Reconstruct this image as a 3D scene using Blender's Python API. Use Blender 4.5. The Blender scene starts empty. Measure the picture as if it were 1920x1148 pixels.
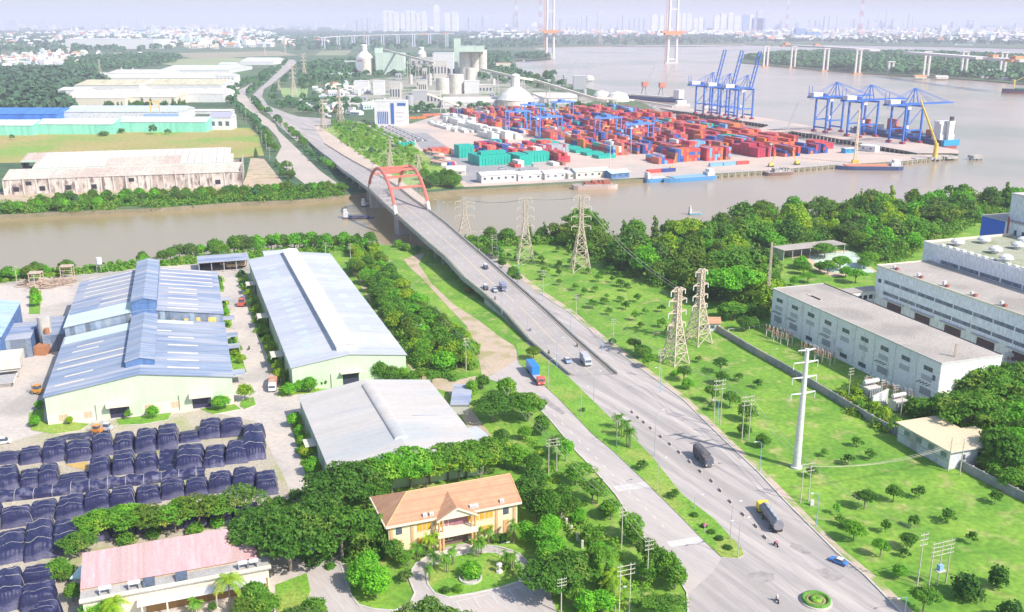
import bpy, math, random
import numpy as np
from mathutils import Vector, noise
SC = bpy.context.scene
RN = random.Random(11)
# ---------------- camera ----------------
F, CX, CY, HC = 1795.0, 960.0, 574.0, 110.0
PT = math.radians(16.5); SN, CS = math.sin(PT), math.cos(PT)
cam = bpy.data.objects.new('camera', bpy.data.cameras.new('camera'))
SC.collection.objects.link(cam)
cam.location = (0, 0, HC); cam.rotation_euler = (math.radians(90-16.5), 0, 0)
cam.data.sensor_width = 36; cam.data.lens = F/1920*36
cam.data.clip_start = 1; cam.data.clip_end = 120000
SC.camera = cam
# ---------------- sky and sun ----------------
SUN_EL, SUN_AZ = math.radians(43), (0.80, -0.60)      # direction towards the sun on the ground plane
W = bpy.data.worlds.new('World'); SC.world = W; W.use_nodes = True
nt = W.node_tree; bg = nt.nodes['Background']
sky = nt.nodes.new('ShaderNodeTexSky'); sky.sky_type = 'NISHITA'; sky.sun_disc = False
sky.sun_elevation = SUN_EL; sky.sun_rotation = math.atan2(SUN_AZ[0], SUN_AZ[1])
sky.air_density = 1.0; sky.dust_density = 1.5; sky.ozone_density = 2.2
nt.links.new(sky.outputs[0], bg.inputs[0]); bg.inputs[1].default_value = 0.135
sl = bpy.data.lights.new('sun', 'SUN'); sl.energy = 4.0; sl.angle = math.radians(0.5); sl.color = (1, .93, .845)
so = bpy.data.objects.new('sun', sl); SC.collection.objects.link(so)
sd = Vector((SUN_AZ[0]*math.cos(SUN_EL), SUN_AZ[1]*math.cos(SUN_EL), math.sin(SUN_EL)))
so.rotation_euler = sd.to_track_quat('Z', 'Y').to_euler()
SC.view_settings.view_transform = 'Standard'; SC.view_settings.look = 'None'
SC.view_settings.exposure = 0.66; SC.view_settings.gamma = 1
SC.render.engine = 'CYCLES'
SC.cycles.max_bounces = 5; SC.cycles.diffuse_bounces = 3; SC.cycles.glossy_bounces = 2
SC.cycles.transmission_bounces = 2; SC.cycles.volume_bounces = 1; SC.cycles.transparent_max_bounces = 4
SC.cycles.use_denoising = True; SC.cycles.caustics_reflective = False; SC.cycles.caustics_refractive = False
# ---------------- measuring: a ground point of the place for a point of the survey photograph ----------------
def P(x, y, z=0.0):
    v = (y-CY)/F; u = (x-CX)/F; t = (HC-z)/(SN+v*CS)
    return Vector((u*t, (CS-v*SN)*t, z))
def ZH(xb, yb, yt, zb=0.0):                       # height of what stands at (xb, yb) and reaches up to yt
    f = P(xb, yb, zb).y; v = (yt-CY)/F
    return HC - f*(SN+v*CS)/(CS-v*SN)
def MPP(y): return HC/(SN+(y-CY)/F*CS)/F         # metres across per photograph pixel on the ground
# ---------------- materials ----------------
MATS = {}
def lin(c): return tuple(x for x in c)+(1,) if len(c) == 3 else c
def mat(name, c1, c2=None, sc=.3, rough=.85, metal=0, spread=(.35, .65), stretch=(1, 1, 1), c3=None, sc3=.03, bump=0, spec=.3, world=False, tint=False, fine=.12, trans=0, stripe=None, rot=0, p3=(.5, .62)):
    if name in MATS: return MATS[name]
    m = bpy.data.materials.new(name); m.use_nodes = True; N = m.node_tree.nodes; L = m.node_tree.links
    b = N['Principled BSDF']; b.inputs['Roughness'].default_value = rough; b.inputs['Metallic'].default_value = metal
    b.inputs['Specular IOR Level'].default_value = spec
    tc = N.new('ShaderNodeTexCoord'); mp = N.new('ShaderNodeMapping'); mp.inputs['Scale'].default_value = stretch
    if rot:
        vr = N.new('ShaderNodeVectorRotate'); vr.rotation_type = 'Z_AXIS'; vr.inputs['Angle'].default_value = rot; L.new(tc.outputs['Object'], vr.inputs[0]); L.new(vr.outputs[0], mp.inputs[0])
    else: L.new(tc.outputs['Object'], mp.inputs[0])
    n1 = N.new('ShaderNodeTexNoise'); n1.inputs['Scale'].default_value = sc; n1.inputs['Detail'].default_value = 6; n1.inputs['Roughness'].default_value = .65
    L.new(mp.outputs[0], n1.inputs[0])
    r = N.new('ShaderNodeValToRGB'); r.color_ramp.elements[0].position = spread[0]; r.color_ramp.elements[1].position = spread[1]
    r.color_ramp.elements[0].color = lin(c1); r.color_ramp.elements[1].color = lin(c2 or c1); L.new(n1.outputs[0], r.inputs[0])
    out = r.outputs[0]
    if c3:
        n2 = N.new('ShaderNodeTexNoise'); n2.inputs['Scale'].default_value = sc3; n2.inputs['Detail'].default_value = 5; L.new(mp.outputs[0], n2.inputs[0])
        r2 = N.new('ShaderNodeValToRGB'); r2.color_ramp.elements[0].position = p3[0]; r2.color_ramp.elements[1].position = p3[1]
        L.new(n2.outputs[0], r2.inputs[0])
        mx = N.new('ShaderNodeMixRGB'); L.new(r2.outputs[0], mx.inputs[0]); L.new(out, mx.inputs[1]); mx.inputs[2].default_value = lin(c3); out = mx.outputs[0]
    if fine:
        n3 = N.new('ShaderNodeTexNoise'); n3.inputs['Scale'].default_value = sc*14; n3.inputs['Detail'].default_value = 3; L.new(mp.outputs[0], n3.inputs[0])
        mr = N.new('ShaderNodeMapRange'); mr.inputs[1].default_value = .3; mr.inputs[2].default_value = .7; mr.inputs[3].default_value = 1-fine*2; mr.inputs[4].default_value = 1+fine
        L.new(n3.outputs[0], mr.inputs[0])
        m2 = N.new('ShaderNodeMixRGB'); m2.blend_type = 'MULTIPLY'; m2.inputs[0].default_value = 1; L.new(out, m2.inputs[1]); L.new(mr.outputs[0], m2.inputs[2]); out = m2.outputs[0]
    if stripe:                                     # sheet joints or panels: axis, period (m), strength
        sx = N.new('ShaderNodeSeparateXYZ'); L.new(tc.outputs['Object'], sx.inputs[0])
        a = N.new('ShaderNodeMath'); a.operation = 'MULTIPLY'; a.inputs[1].default_value = 1/stripe[1]; L.new(sx.outputs[stripe[0]], a.inputs[0])
        fl = N.new('ShaderNodeMath'); fl.operation = 'FLOOR'; L.new(a.outputs[0], fl.inputs[0])
        wn = N.new('ShaderNodeTexWhiteNoise'); wn.noise_dimensions = '1D'; L.new(fl.outputs[0], wn.inputs['W'])
        mr = N.new('ShaderNodeMapRange'); mr.inputs[3].default_value = 1-stripe[2]; mr.inputs[4].default_value = 1+stripe[2]*.6; L.new(wn.outputs[0], mr.inputs[0])
        m3 = N.new('ShaderNodeMixRGB'); m3.blend_type = 'MULTIPLY'; m3.inputs[0].default_value = 1; L.new(out, m3.inputs[1]); L.new(mr.outputs[0], m3.inputs[2]); out = m3.outputs[0]
    if tint:
        oi = N.new('ShaderNodeObjectInfo'); m4 = N.new('ShaderNodeMixRGB'); m4.blend_type = 'MULTIPLY'; m4.inputs[0].default_value = 1
        L.new(out, m4.inputs[1]); L.new(oi.outputs['Color'], m4.inputs[2]); out = m4.outputs[0]
    L.new(out, b.inputs['Base Color'])
    if bump:
        bp = N.new('ShaderNodeBump'); bp.inputs['Strength'].default_value = bump; bp.inputs['Distance'].default_value = .3; L.new(n1.outputs[0], bp.inputs['Height']); L.new(bp.outputs[0], b.inputs['Normal'])
    if trans:
        tr = N.new('ShaderNodeBsdfTranslucent'); L.new(out, tr.inputs[0]); ms = N.new('ShaderNodeMixShader'); ms.inputs[0].default_value = trans
        L.new(b.outputs[0], ms.inputs[1]); L.new(tr.outputs[0], ms.inputs[2]); L.new(ms.outputs[0], N['Material Output'].inputs[0])
    MATS[name] = m; return m
def flat(name, c, rough=.6, metal=0): return mat(name, c, tuple(x*.82 for x in c), sc=.8, rough=rough, metal=metal, fine=.05)
LEAF = mat('leaf', (.095, .25, .03), (.22, .44, .05), c3=(.33, .46, .07), sc3=.22, sc=.35, spread=(.35, .65), rough=.7, spec=.12, tint=True, trans=.35, fine=.2)
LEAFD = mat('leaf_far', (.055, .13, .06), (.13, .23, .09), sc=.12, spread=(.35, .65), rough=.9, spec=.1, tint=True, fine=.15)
BARK = mat('bark', (.16, .13, .10), (.30, .26, .21), sc=2)
WHITE = mat('white_paint', (.72, .72, .72), (.62, .61, .60), sc=.25, rough=.6)
DWHITE = mat('stained_white_wall', (.66, .67, .72), (.50, .49, .50), sc=.3, spread=(.4, .8), stretch=(1, 1, .35), c3=(.42, .40, .38), sc3=.25, rough=.8)
CONC = mat('concrete', (.50, .48, .45), (.38, .36, .34), sc=.2)
LCONC = mat('light_concrete', (.62, .60, .57), (.52, .50, .46), sc=.3)
DARK = flat('dark_opening', (.035, .035, .05))
GLASS = mat('window_glass', (.06, .08, .12), (.12, .15, .2), sc=1, rough=.15, spec=.6)
STEEL = flat('grey_steel', (.45, .46, .48), .5)
PYL = mat('tower_steel', (.68, .57, .45), (.52, .43, .35), sc=.6, rough=.6)
BLUE = flat('crane_blue', (.05, .17, .58), .5)
POLEC = mat('pole_concrete', (.62, .58, .48), (.5, .46, .38), sc=1)
LAMPB = flat('lamp_blue', (.30, .50, .72), .5)
# ---------------- objects ----------------
COL = SC.collection
def tag(o, label=None, cat=None, group=None, kind=None):
    if label: o['label'] = label
    if cat: o['category'] = cat
    if group: o['group'] = group
    if kind: o['kind'] = kind
    return o
def thing(name, label, cat, loc=(0, 0, 0), rz=0, group=None):
    o = bpy.data.objects.new(name, None); COL.objects.link(o); o.location = loc; o.rotation_euler = (0, 0, rz); o.empty_display_size = .5
    return tag(o, label, cat, group)
class MB:
    def __init__(s): s.v = []; s.f = []; s.m = []; s.mats = []
    def mi(s, m):
        if m not in s.mats: s.mats.append(m)
        return s.mats.index(m)
    def face(s, pts, m):
        i = len(s.v); s.v += [tuple(p) for p in pts]; s.f.append(tuple(range(i, i+len(pts)))); s.m.append(s.mi(m)); return s
    def box(s, x0, x1, y0, y1, z0, z1, m, mt=None, rz=0, c=None):
        i = len(s.v); q = [(x0, y0, z0), (x1, y0, z0), (x1, y1, z0), (x0, y1, z0), (x0, y0, z1), (x1, y0, z1), (x1, y1, z1), (x0, y1, z1)]
        if rz or c:
            c = c or (0, 0, 0); a, b = math.cos(rz), math.sin(rz); q = [(c[0]+x*a-y*b, c[1]+x*b+y*a, c[2]+z) for x, y, z in q]
        s.v += q; k = s.mi(m); kt = s.mi(mt) if mt else k
        s.f += [(i, i+3, i+2, i+1), (i+4, i+5, i+6, i+7), (i, i+1, i+5, i+4), (i+1, i+2, i+6, i+5), (i+2, i+3, i+7, i+6), (i+3, i, i+4, i+7)]
        s.m += [k, kt, k, k, k, k]; return s
    def tube(s, p, q, r0, m, r1=None, n=4, caps=True):
        p = Vector(p); q = Vector(q); r1 = r0 if r1 is None else r1; d = q-p
        if d.length < 1e-6: return s
        d.normalize(); a = d.cross(Vector((0, 0, 1)) if abs(d.z) < .9 else Vector((1, 0, 0))).normalized(); b = d.cross(a); i = len(s.v); k = s.mi(m)
        for c, r in ((p, r0), (q, r1)):
            for j in range(n):
                t = 2*math.pi*(j+.5)/n; w = c+(a*math.cos(t)+b*math.sin(t))*r; s.v.append(tuple(w))
        for j in range(n): s.f.append((i+j, i+(j+1) % n, i+n+(j+1) % n, i+n+j)); s.m.append(k)
        if caps: s.f += [tuple(range(i+n-1, i-1, -1)), tuple(range(i+n, i+2*n))]; s.m += [k, k]
        return s
    def path(s, pts, r, m, n=5):
        for a, b in zip(pts[:-1], pts[1:]): s.tube(a, b, r, m, n=n)
        return s
    def lathe(s, prof, m, c=(0, 0, 0), n=20):
        i = len(s.v); k = s.mi(m)
        for r, z in prof:
            for j in range(n): t = 2*math.pi*j/n; s.v.append((c[0]+r*math.cos(t), c[1]+r*math.sin(t), c[2]+z))
        for a in range(len(prof)-1):
            for j in range(n): s.f.append((i+a*n+j, i+a*n+(j+1) % n, i+(a+1)*n+(j+1) % n, i+(a+1)*n+j)); s.m.append(k)
        s.f.append(tuple(range(i+(len(prof)-1)*n, i+len(prof)*n))); s.m.append(k); return s
    def prism(s, poly, z0, z1, m, mt=None):
        n = len(poly); i = len(s.v); k = s.mi(m); kt = s.mi(mt) if mt else k
        if sum(poly[j][0]*poly[(j+1) % n][1]-poly[(j+1) % n][0]*poly[j][1] for j in range(n)) < 0: poly = poly[::-1]
        s.v += [(p[0], p[1], z0) for p in poly]+[(p[0], p[1], z1) for p in poly]
        s.f.append(tuple(range(i+n-1, i-1, -1))); s.m.append(k); s.f.append(tuple(range(i+n, i+2*n))); s.m.append(kt)
        for j in range(n): s.f.append((i+j, i+(j+1) % n, i+n+(j+1) % n, i+n+j)); s.m.append(k)
        return s
    def mesh(s, name, smooth=False):
        me = bpy.data.meshes.new(name); me.from_pydata(s.v, [], s.f)
        for m in s.mats: me.materials.append(m)
        me.polygons.foreach_set('material_index', s.m)
        if smooth: me.polygons.foreach_set('use_smooth', [True]*len(s.f))
        me.update(); return me
    def build(s, name, parent=None, loc=None, rz=0, smooth=False, rebase=None):
        if rebase is not None: s.v = [(x-rebase[0], y-rebase[1], z-rebase[2]) for x, y, z in s.v]; loc = rebase
        o = bpy.data.objects.new(name, s.mesh(name, smooth)); COL.objects.link(o)
        if parent: o.parent = parent
        if loc is not None: o.location = loc
        o.rotation_euler = (0, 0, rz); return o
def dup(root, loc=None, rz=None, label=None, cat=None, group=None, scale=None, color=None):
    r = root.copy(); COL.objects.link(r)
    if loc is not None: r.location = loc
    if rz is not None: r.rotation_euler = (0, 0, rz)
    if scale is not None: r.scale = scale
    if label: r['label'] = label
    if cat: r['category'] = cat
    if group: r['group'] = group
    if color: r.color = color
    for ch in KIDS(root):
        c = ch.copy(); COL.objects.link(c); c.parent = r
        if color: c.color = color
        for g in KIDS(ch):
            d = g.copy(); COL.objects.link(d); d.parent = c
    return r
_K = {}
def KIDS(o):
    if o.name not in _K: _K[o.name] = [c for c in bpy.data.objects if c.parent == o]
    return _K[o.name]
FIRST = {}
def place(key, make, loc, rz, label, cat, group, scale=(1, 1, 1), color=(1, 1, 1, 1)):
    """the first of a kind is the one built, the others are copies of it and of its parts"""
    if key not in FIRST:
        o = make(); FIRST[key] = o; KIDS(o)
        for k in KIDS(o): KIDS(k)
        o.location = loc; o.rotation_euler = (0, 0, rz); o.scale = scale; tag(o, label, cat, group); o.color = color
        for k in KIDS(o): k.color = color
        return o
    return dup(FIRST[key], loc, rz, label, cat, group, scale, color)
ONE = 'first second third fourth fifth sixth seventh eighth ninth tenth eleventh twelfth thirteenth fourteenth fifteenth sixteenth seventeenth eighteenth nineteenth'.split()
TEN = {20: 'twenty', 30: 'thirty', 40: 'forty', 50: 'fifty', 60: 'sixty', 70: 'seventy', 80: 'eighty', 90: 'ninety'}
def ORD(n):
    n += 1
    if n < 20: return ONE[n-1]
    if n >= 100: return 'hundred-and-'+ORD(n-101) if n > 100 else 'hundredth'
    t = n//10*10
    return TEN[t][:-1]+'ieth' if n == t else TEN[t]+'-'+ONE[n-t-1]
def G(pts, z=0): return [tuple(P(x, y, z)) for x, y in pts]
def sheet(name, pts, z, m, kind='structure', label=None, thick=None, side=None, world=False):
    pl = [p if world else P(*p) for p in pts]
    mb = MB()
    if thick: mb.prism([(p[0], p[1]) for p in pl], z-thick, z, side or m, m)
    else: mb.face([(p[0], p[1], z) for p in pl], m)
    o = mb.build(name); o['kind'] = kind
    if label: o['label'] = label
    if not thick and o.data.polygons[0].normal.z < 0: o.data.flip_normals()
    return o
def walk(pts, n=None, step=None, z=0):
    """evenly spaced ground points along a line of survey points"""
    w = [P(x, y, z) for x, y in pts]; ls = [(b-a).length for a, b in zip(w[:-1], w[1:])]; T = sum(ls)
    if n is None: n = max(2, int(T/step)+1)
    out = []
    for i in range(n):
        d = T*i/max(1, n-1); k = 0
        while k < len(ls)-1 and d > ls[k]: d -= ls[k]; k += 1
        a, b = w[k], w[k+1]; out.append((a.lerp(b, min(1, d/ls[k])), math.atan2(b.y-a.y, b.x-a.x)))
    return out
def inpoly(x, y, poly):
    c = False; n = len(poly)
    for i in range(n):
        x1, y1 = poly[i]; x2, y2 = poly[(i+1) % n]
        if (y1 > y) != (y2 > y) and x < (x2-x1)*(y-y1)/(y2-y1)+x1: c = not c
    return c
def scatter(poly, n, seed, mind=0):
    """n ground points inside a polygon of survey points"""
    r = random.Random(seed); w = [tuple(P(*p))[:2] for p in poly]; xs = [p[0] for p in w]; ys = [p[1] for p in w]; out = []; tries = 0
    while len(out) < n and tries < n*60:
        tries += 1; x = r.uniform(min(xs), max(xs)); y = r.uniform(min(ys), max(ys))
        if inpoly(x, y, w) and all((x-a)**2+(y-b)**2 > mind*mind for a, b in out): out.append((x, y))
    return out
# ================= water, land, roads =================
wm = mat('river_water', (.38, .285, .215), (.43, .335, .27), sc=.006, rough=.22, spec=.35, c3=(.27, .235, .15), sc3=.003, fine=0)
N = wm.node_tree.nodes; L = wm.node_tree.links
pb = N['Principled BSDF']; src = pb.inputs['Base Color'].links[0].from_socket; sp = N.new('ShaderNodeSeparateXYZ'); tt = N.new('ShaderNodeTexCoord'); L.new(tt.outputs['Object'], sp.inputs[0])
m1 = N.new('ShaderNodeMapRange'); m1.inputs[1].default_value = 330; m1.inputs[2].default_value = -80; L.new(sp.outputs[0], m1.inputs[0])        # the creek carries browner silt than the main river
m2 = N.new('ShaderNodeMapRange'); m2.inputs[1].default_value = 1100; m2.inputs[2].default_value = 780; L.new(sp.outputs[1], m2.inputs[0])
mm = N.new('ShaderNodeMath'); mm.operation = 'MULTIPLY'; L.new(m1.outputs[0], mm.inputs[0]); L.new(m2.outputs[0], mm.inputs[1])
mc = N.new('ShaderNodeMixRGB'); L.new(mm.outputs[0], mc.inputs[0]); L.new(src, mc.inputs[1]); mc.inputs[2].default_value = (.31, .24, .125, 1); L.new(mc.outputs[0], pb.inputs['Base Color'])
n = N.new('ShaderNodeTexNoise'); n.inputs['Scale'].default_value = .35; n.inputs['Detail'].default_value = 4
t = N.new('ShaderNodeTexCoord'); L.new(t.outputs['Object'], n.inputs[0]); b = N.new('ShaderNodeBump'); b.inputs['Strength'].default_value = .35; b.inputs['Distance'].default_value = .25
L.new(n.outputs[0], b.inputs['Height']); L.new(b.outputs[0], N['Principled BSDF'].inputs['Normal'])
sheet('river_water', [(-26000, -600), (26000, -600), (26000, 34000), (-26000, 34000)], -2.5, wm, world=True)
GRASS = mat('grass_ground', (.12, .28, .028), (.225, .39, .045), sc=.05, spread=(.4, .62), c3=(.42, .40, .15), sc3=.16, p3=(.54, .76), fine=.15)
FARG = mat('far_ground', (.06, .12, .06), (.12, .19, .08), sc=.006, spread=(.4, .65), c3=(.17, .19, .10), sc3=.0022, fine=.2)
DIRT = mat('dirt', (.56, .44, .33), (.46, .37, .27), sc=.15, c3=(.36, .33, .16), sc3=.12)
PAVE = mat('yard_concrete', (.60, .53, .46), (.51, .46, .42), sc=.05, c3=(.40, .37, .34), sc3=.03, fine=.06)
ASPH = mat('road_asphalt', (.52, .465, .43), (.33, .305, .295), sc=.3, spread=(.38, .62), c3=(.36, .33, .31), sc3=.12, fine=.06, rot=-2.05, stretch=(.06, 1, 1))
SERV = mat('service_road', (.51, .46, .43), (.41, .375, .36), sc=.25, spread=(.38, .65), c3=(.50, .44, .40), sc3=.09, fine=.06, rot=-2.15, stretch=(.08, 1, 1))
PORT = mat('port_paving', (.60, .47, .39), (.52, .42, .36), sc=.03, c3=(.44, .40, .37), sc3=.012, fine=.06)
KERB = flat('kerb', (.60, .57, .52)); BANK = mat('river_bank', (.30, .25, .17), (.22, .2, .12), sc=.1)
NB = [(-420, 560), (-100, 532), (0, 518), (130, 510), (250, 498), (420, 480), (520, 470), (600, 463), (700, 458), (770, 462), (880, 456), (1000, 449), (1060, 442), (1150, 455), (1235, 450), (1250, 440), (1320, 425), (1500, 405), (1700, 392), (1920, 378), (2300, 360)]
nb = [tuple(P(x, y))[:2] for x, y in NB]
sheet('ground', nb+[(1600, 500), (1600, -500), (-1600, -500), (-1600, 300)], 0, GRASS, thick=3, side=BANK, world=True)
LB = [(-500, 436), (-100, 410), (0, 403), (130, 397), (300, 390), (450, 379), (560, 375), (640, 367), (700, 361), (800, 361), (870, 355), (1070, 345), (1150, 340), (1250, 333), (1340, 328), (1440, 321), (1560, 311), (1700, 303), (1795, 292), (1780, 288), (1695, 289), (1640, 283), (1560, 274), (1500, 263), (1480, 252), (1400, 248), (1330, 228), (1285, 217), (1235, 208), (1200, 190), (1140, 176), (1090, 162), (1040, 152), (970, 132), (966, 113), (1022, 106), (1028, 97), (1000, 90), (1060, 88), (1200, 86), (1400, 84), (1450, 86), (1560, 84), (1750, 87), (1920, 91), (2500, 103)]
lb = [tuple(P(x, y))[:2] for x, y in LB]
sheet('far_ground', lb+[(9000, 3600), (26000, 9000), (26000, 34000), (-26000, 34000), (-26000, 9000), (-2500, 560)], 0, FARG, thick=3, side=BANK, world=True)
sheet('island_ground', [(1388, 110), (1450, 101), (1560, 98), (1750, 101), (1920, 108), (2500, 130), (2500, 190), (1920, 157), (1850, 151), (1750, 144), (1650, 139), (1550, 132), (1450, 123), (1390, 117)], 0, FARG, thick=3, side=BANK)
sheet('spit_ground', [(960, 107), (990, 103), (1032, 103), (1034, 110), (1000, 113), (966, 114)], .05, FARG)
# --- near side
sheet('yard_pavement', [(-500, 545), (-100, 540), (60, 520), (150, 514), (300, 500), (470, 488), (480, 520), (560, 700), (575, 760), (600, 900), (640, 1000), (660, 1120), (655, 1300), (-700, 1300)], .03, PAVE)
sheet('dirt_strip', [(655, 500), (672, 505), (715, 580), (775, 690), (850, 715), (892, 705), (893, 722), (865, 745), (940, 840), (905, 850), (840, 735), (790, 722), (745, 655), (690, 560)], .03, DIRT)
sheet('tyre_yard', [(-300, 830), (0, 835), (120, 800), (380, 770), (480, 790), (535, 900), (560, 960), (160, 1040), (140, 1200), (-600, 1200)], .06, mat('pile_yard_soil', (.50, .44, .34), (.42, .38, .30), sc=.1, c3=(.36, .37, .18), sc3=.08))
sheet('asphalt_road', [(893, 718), (930, 680), (967, 655), (988, 640), (940, 592), (905, 560), (845, 480), (862, 452), (919, 481), (947, 498), (1002, 544), (1065, 585), (1128, 638), (1190, 683), (1280, 749), (1350, 818), (1423, 887), (1475, 943), (1524, 992), (1569, 1037), (1621, 1079), (1667, 1126), (1860, 1330), (1295, 1330), (1290, 1140), (1288, 1112), (1240, 1035), (1204, 1006), (1155, 929), (1110, 877), (1082, 849), (1030, 786), (992, 748), (950, 722), (919, 712)], .03, ASPH)
sheet('service_road', [(893, 718), (930, 680), (967, 655), (971, 676), (1000, 700), (1047, 748), (1110, 814), (1152, 849), (1211, 905), (1280, 974), (1318, 1013), (1353, 1047), (1335, 1075), (1300, 1105), (1288, 1112), (1240, 1035), (1204, 1006), (1155, 929), (1110, 877), (1082, 849), (1030, 786), (992, 748), (950, 722), (919, 712)], .05, SERV)
sheet('dirt_road', [(757, 486), (797, 473), (785, 495), (810, 533), (852, 572), (900, 603), (940, 634), (966, 650), (970, 675), (930, 700), (905, 712), (893, 650), (875, 612), (835, 570), (790, 521), (766, 500)], .06, DIRT)
sheet('junction_pavement', [(1040, 1040), (1010, 1075), (1030, 1110), (1045, 1150), (1060, 1230), (600, 1330), (560, 1200), (578, 1060), (640, 1060), (655, 1112), (672, 1135), (700, 1143), (740, 1146), (768, 1134), (778, 1113), (765, 1081), (780, 1058), (805, 1041), (826, 1033), (838, 1026), (872, 1019), (913, 1023), (971, 1037), (1004, 1068)][1:], .07, SERV)
sheet('roadside_path', [(862, 447), (900, 462), (947, 490), (1010, 540), (1075, 583), (1135, 632), (1200, 680), (1290, 747), (1362, 817), (1435, 885), (1490, 940), (1540, 992), (1588, 1037), (1640, 1079), (1690, 1126), (1760, 1190), (1730, 1190), (1667, 1126), (1621, 1079), (1569, 1037), (1524, 992), (1475, 943), (1423, 887), (1350, 818), (1280, 749), (1190, 683), (1128, 638), (1065, 585), (1002, 544), (947, 498), (919, 481), (862, 452)], .04, mat('pink_soil', (.60, .45, .38), (.46, .41, .28), sc=.25, c3=(.25, .34, .08), sc3=.12))
GR2 = mat('lawn', (.14, .32, .03), (.21, .40, .045), sc=.12, fine=.18, c3=(.29, .38, .07), sc3=.07)
sheet('median_lawn', [(967, 645), (985, 643), (1067, 708), (1143, 783), (1176, 810), (1225, 860), (1262, 907), (1280, 929), (1339, 974), (1391, 1030), (1394, 1042), (1385, 1048), (1353, 1046), (1318, 1013), (1280, 974), (1211, 905), (1152, 849), (1110, 814), (1047, 748), (1000, 705), (973, 682)], .18, GR2, thick=.3, side=KERB)
def kerb(name, pts, w=.35, h=.2, z=0, loop=False):
    q = [P(x, y) for x, y in pts]
    if loop: q.append(q[0])
    mb = MB()
    for a, b in zip(q[:-1], q[1:]):
        d = (b-a).normalized(); nrm = Vector((-d.y, d.x, 0))*w/2
        mb.prism([tuple(a-nrm)[:2], tuple(b-nrm)[:2], tuple(b+nrm)[:2], tuple(a+nrm)[:2]], z, z+h+.001*len(mb.f), KERB)
    o = mb.build(name); o['kind'] = 'structure'; return o
kerb('kerb', [(1002, 544), (1065, 585), (1128, 638), (1190, 683), (1280, 749), (1350, 818), (1423, 887), (1475, 943), (1524, 992), (1569, 1037), (1621, 1079), (1667, 1126), (1720, 1180)])
kerb('kerb', [(992, 748), (1030, 786), (1082, 849), (1110, 877), (1155, 929), (1204, 1006), (1240, 1035), (1288, 1112), (1290, 1150)])
kerb('kerb', [(640, 1060), (655, 1112), (672, 1135), (700, 1143), (740, 1146), (768, 1134), (778, 1113), (765, 1081), (780, 1058), (805, 1041), (826, 1033)])
kerb('kerb', [(913, 1023), (940, 1027), (971, 1037), (1004, 1068)])
isl = [(803, 1098), (816, 1114), (841, 1121), (891, 1113), (940, 1102), (974, 1091), (981, 1073), (966, 1053), (929, 1037), (878, 1038), (846, 1046), (811, 1062), (800, 1081)]
sheet('garden_lawn', isl, .16, GR2, thick=.2, side=KERB); kerb('kerb', isl, loop=True)
VERGE = [[(55, 776), (80, 762), (83, 792), (140, 793), (168, 796), (150, 808), (100, 815), (60, 808), (53, 795)], [(218, 787), (322, 775), (315, 788), (270, 796), (225, 798)], [(375, 768), (440, 759), (452, 768), (400, 778)], [(452, 752), (475, 745), (480, 760), (460, 768), (450, 763)],
 [(400, 520), (416, 518), (420, 548), (402, 548)], [(408, 570), (424, 565), (436, 612), (414, 618)], [(424, 636), (442, 634), (463, 700), (440, 706)], [(446, 516), (463, 512), (476, 545), (452, 545)], [(460, 545), (482, 545), (512, 630), (484, 634)], [(484, 628), (505, 622), (550, 700), (520, 712)], [(540, 780), (562, 776), (600, 900), (575, 900)], [(517, 1098), (575, 1076), (583, 1110), (560, 1160), (520, 1160)], [(55, 545), (78, 545), (75, 590), (55, 590)], [(535, 690), (600, 695), (612, 735), (520, 745)]]
for k, v in enumerate(VERGE): sheet('grass_verge', v, .2, GR2, thick=.2, side=KERB)
WL = flat('road_paint', (.75, .74, .70)); YL = flat('road_paint_cream', (.70, .58, .40))
def stripe(pa, pb, w, m=WL, z=.075, mb=None):
    a, b = P(*pa), P(*pb); a.z = b.z = z; d = (b-a).normalized(); n = Vector((-d.y, d.x, 0))*w/2; mb.face([a-n, b-n, b+n, a+n], m)
mb = MB()
for y0, (xa, ya), (xb, yb) in ((0, (1150, 917), (1212, 908)), (0, (1250, 1021), (1318, 1010))):
    for k in range(7):
        stripe((xa+(k*1.2), ya-4+k*1.5), (xb+k*1.2, yb-4+k*1.5), .22, mb=mb)
for k in range(16): t = k/16; stripe((1006+t*250, 745+t*255), (1006+(t+.02)*250, 745+(t+.02)*255), .2, mb=mb)
for k in range(7): stripe((868+k*33, 1148-k*7.5), (855+k*33, 1128-k*7.5), .15, mb=mb, z=.1)
stripe((850, 1130), (1050, 1084), .15, mb=mb, z=.1)
a = [(1158, 704), (1290, 846), (1440, 1005), (1560, 1130)]
for (x0, y0), (x1, y1) in zip(a[:-1], a[1:]):
    pass
o = mb.build('road_markings'); o['kind'] = 'structure'
PT1 = mat('tarmac_patch', (.30, .275, .265), (.40, .365, .345), sc=.5, spread=(.4, .6))
for pl in ([(1484, 1018), (1500, 1022), (1520, 1034), (1523, 1038), (1508, 1040), (1494, 1033), (1480, 1026)], [(1530, 1068), (1548, 1066), (1572, 1074), (1582, 1082), (1570, 1090), (1552, 1088), (1540, 1080)], [(1402, 1076), (1425, 1070), (1450, 1076), (1452, 1088), (1430, 1094), (1404, 1088)], [(1350, 815), (1362, 824), (1395, 860), (1386, 862), (1352, 826)], [(1012, 742), (1022, 744), (1060, 775), (1052, 778), (1018, 754)]): sheet('tarmac_patch', pl, .045 if pl[0][0] > 1100 else .062, PT1)
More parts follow.
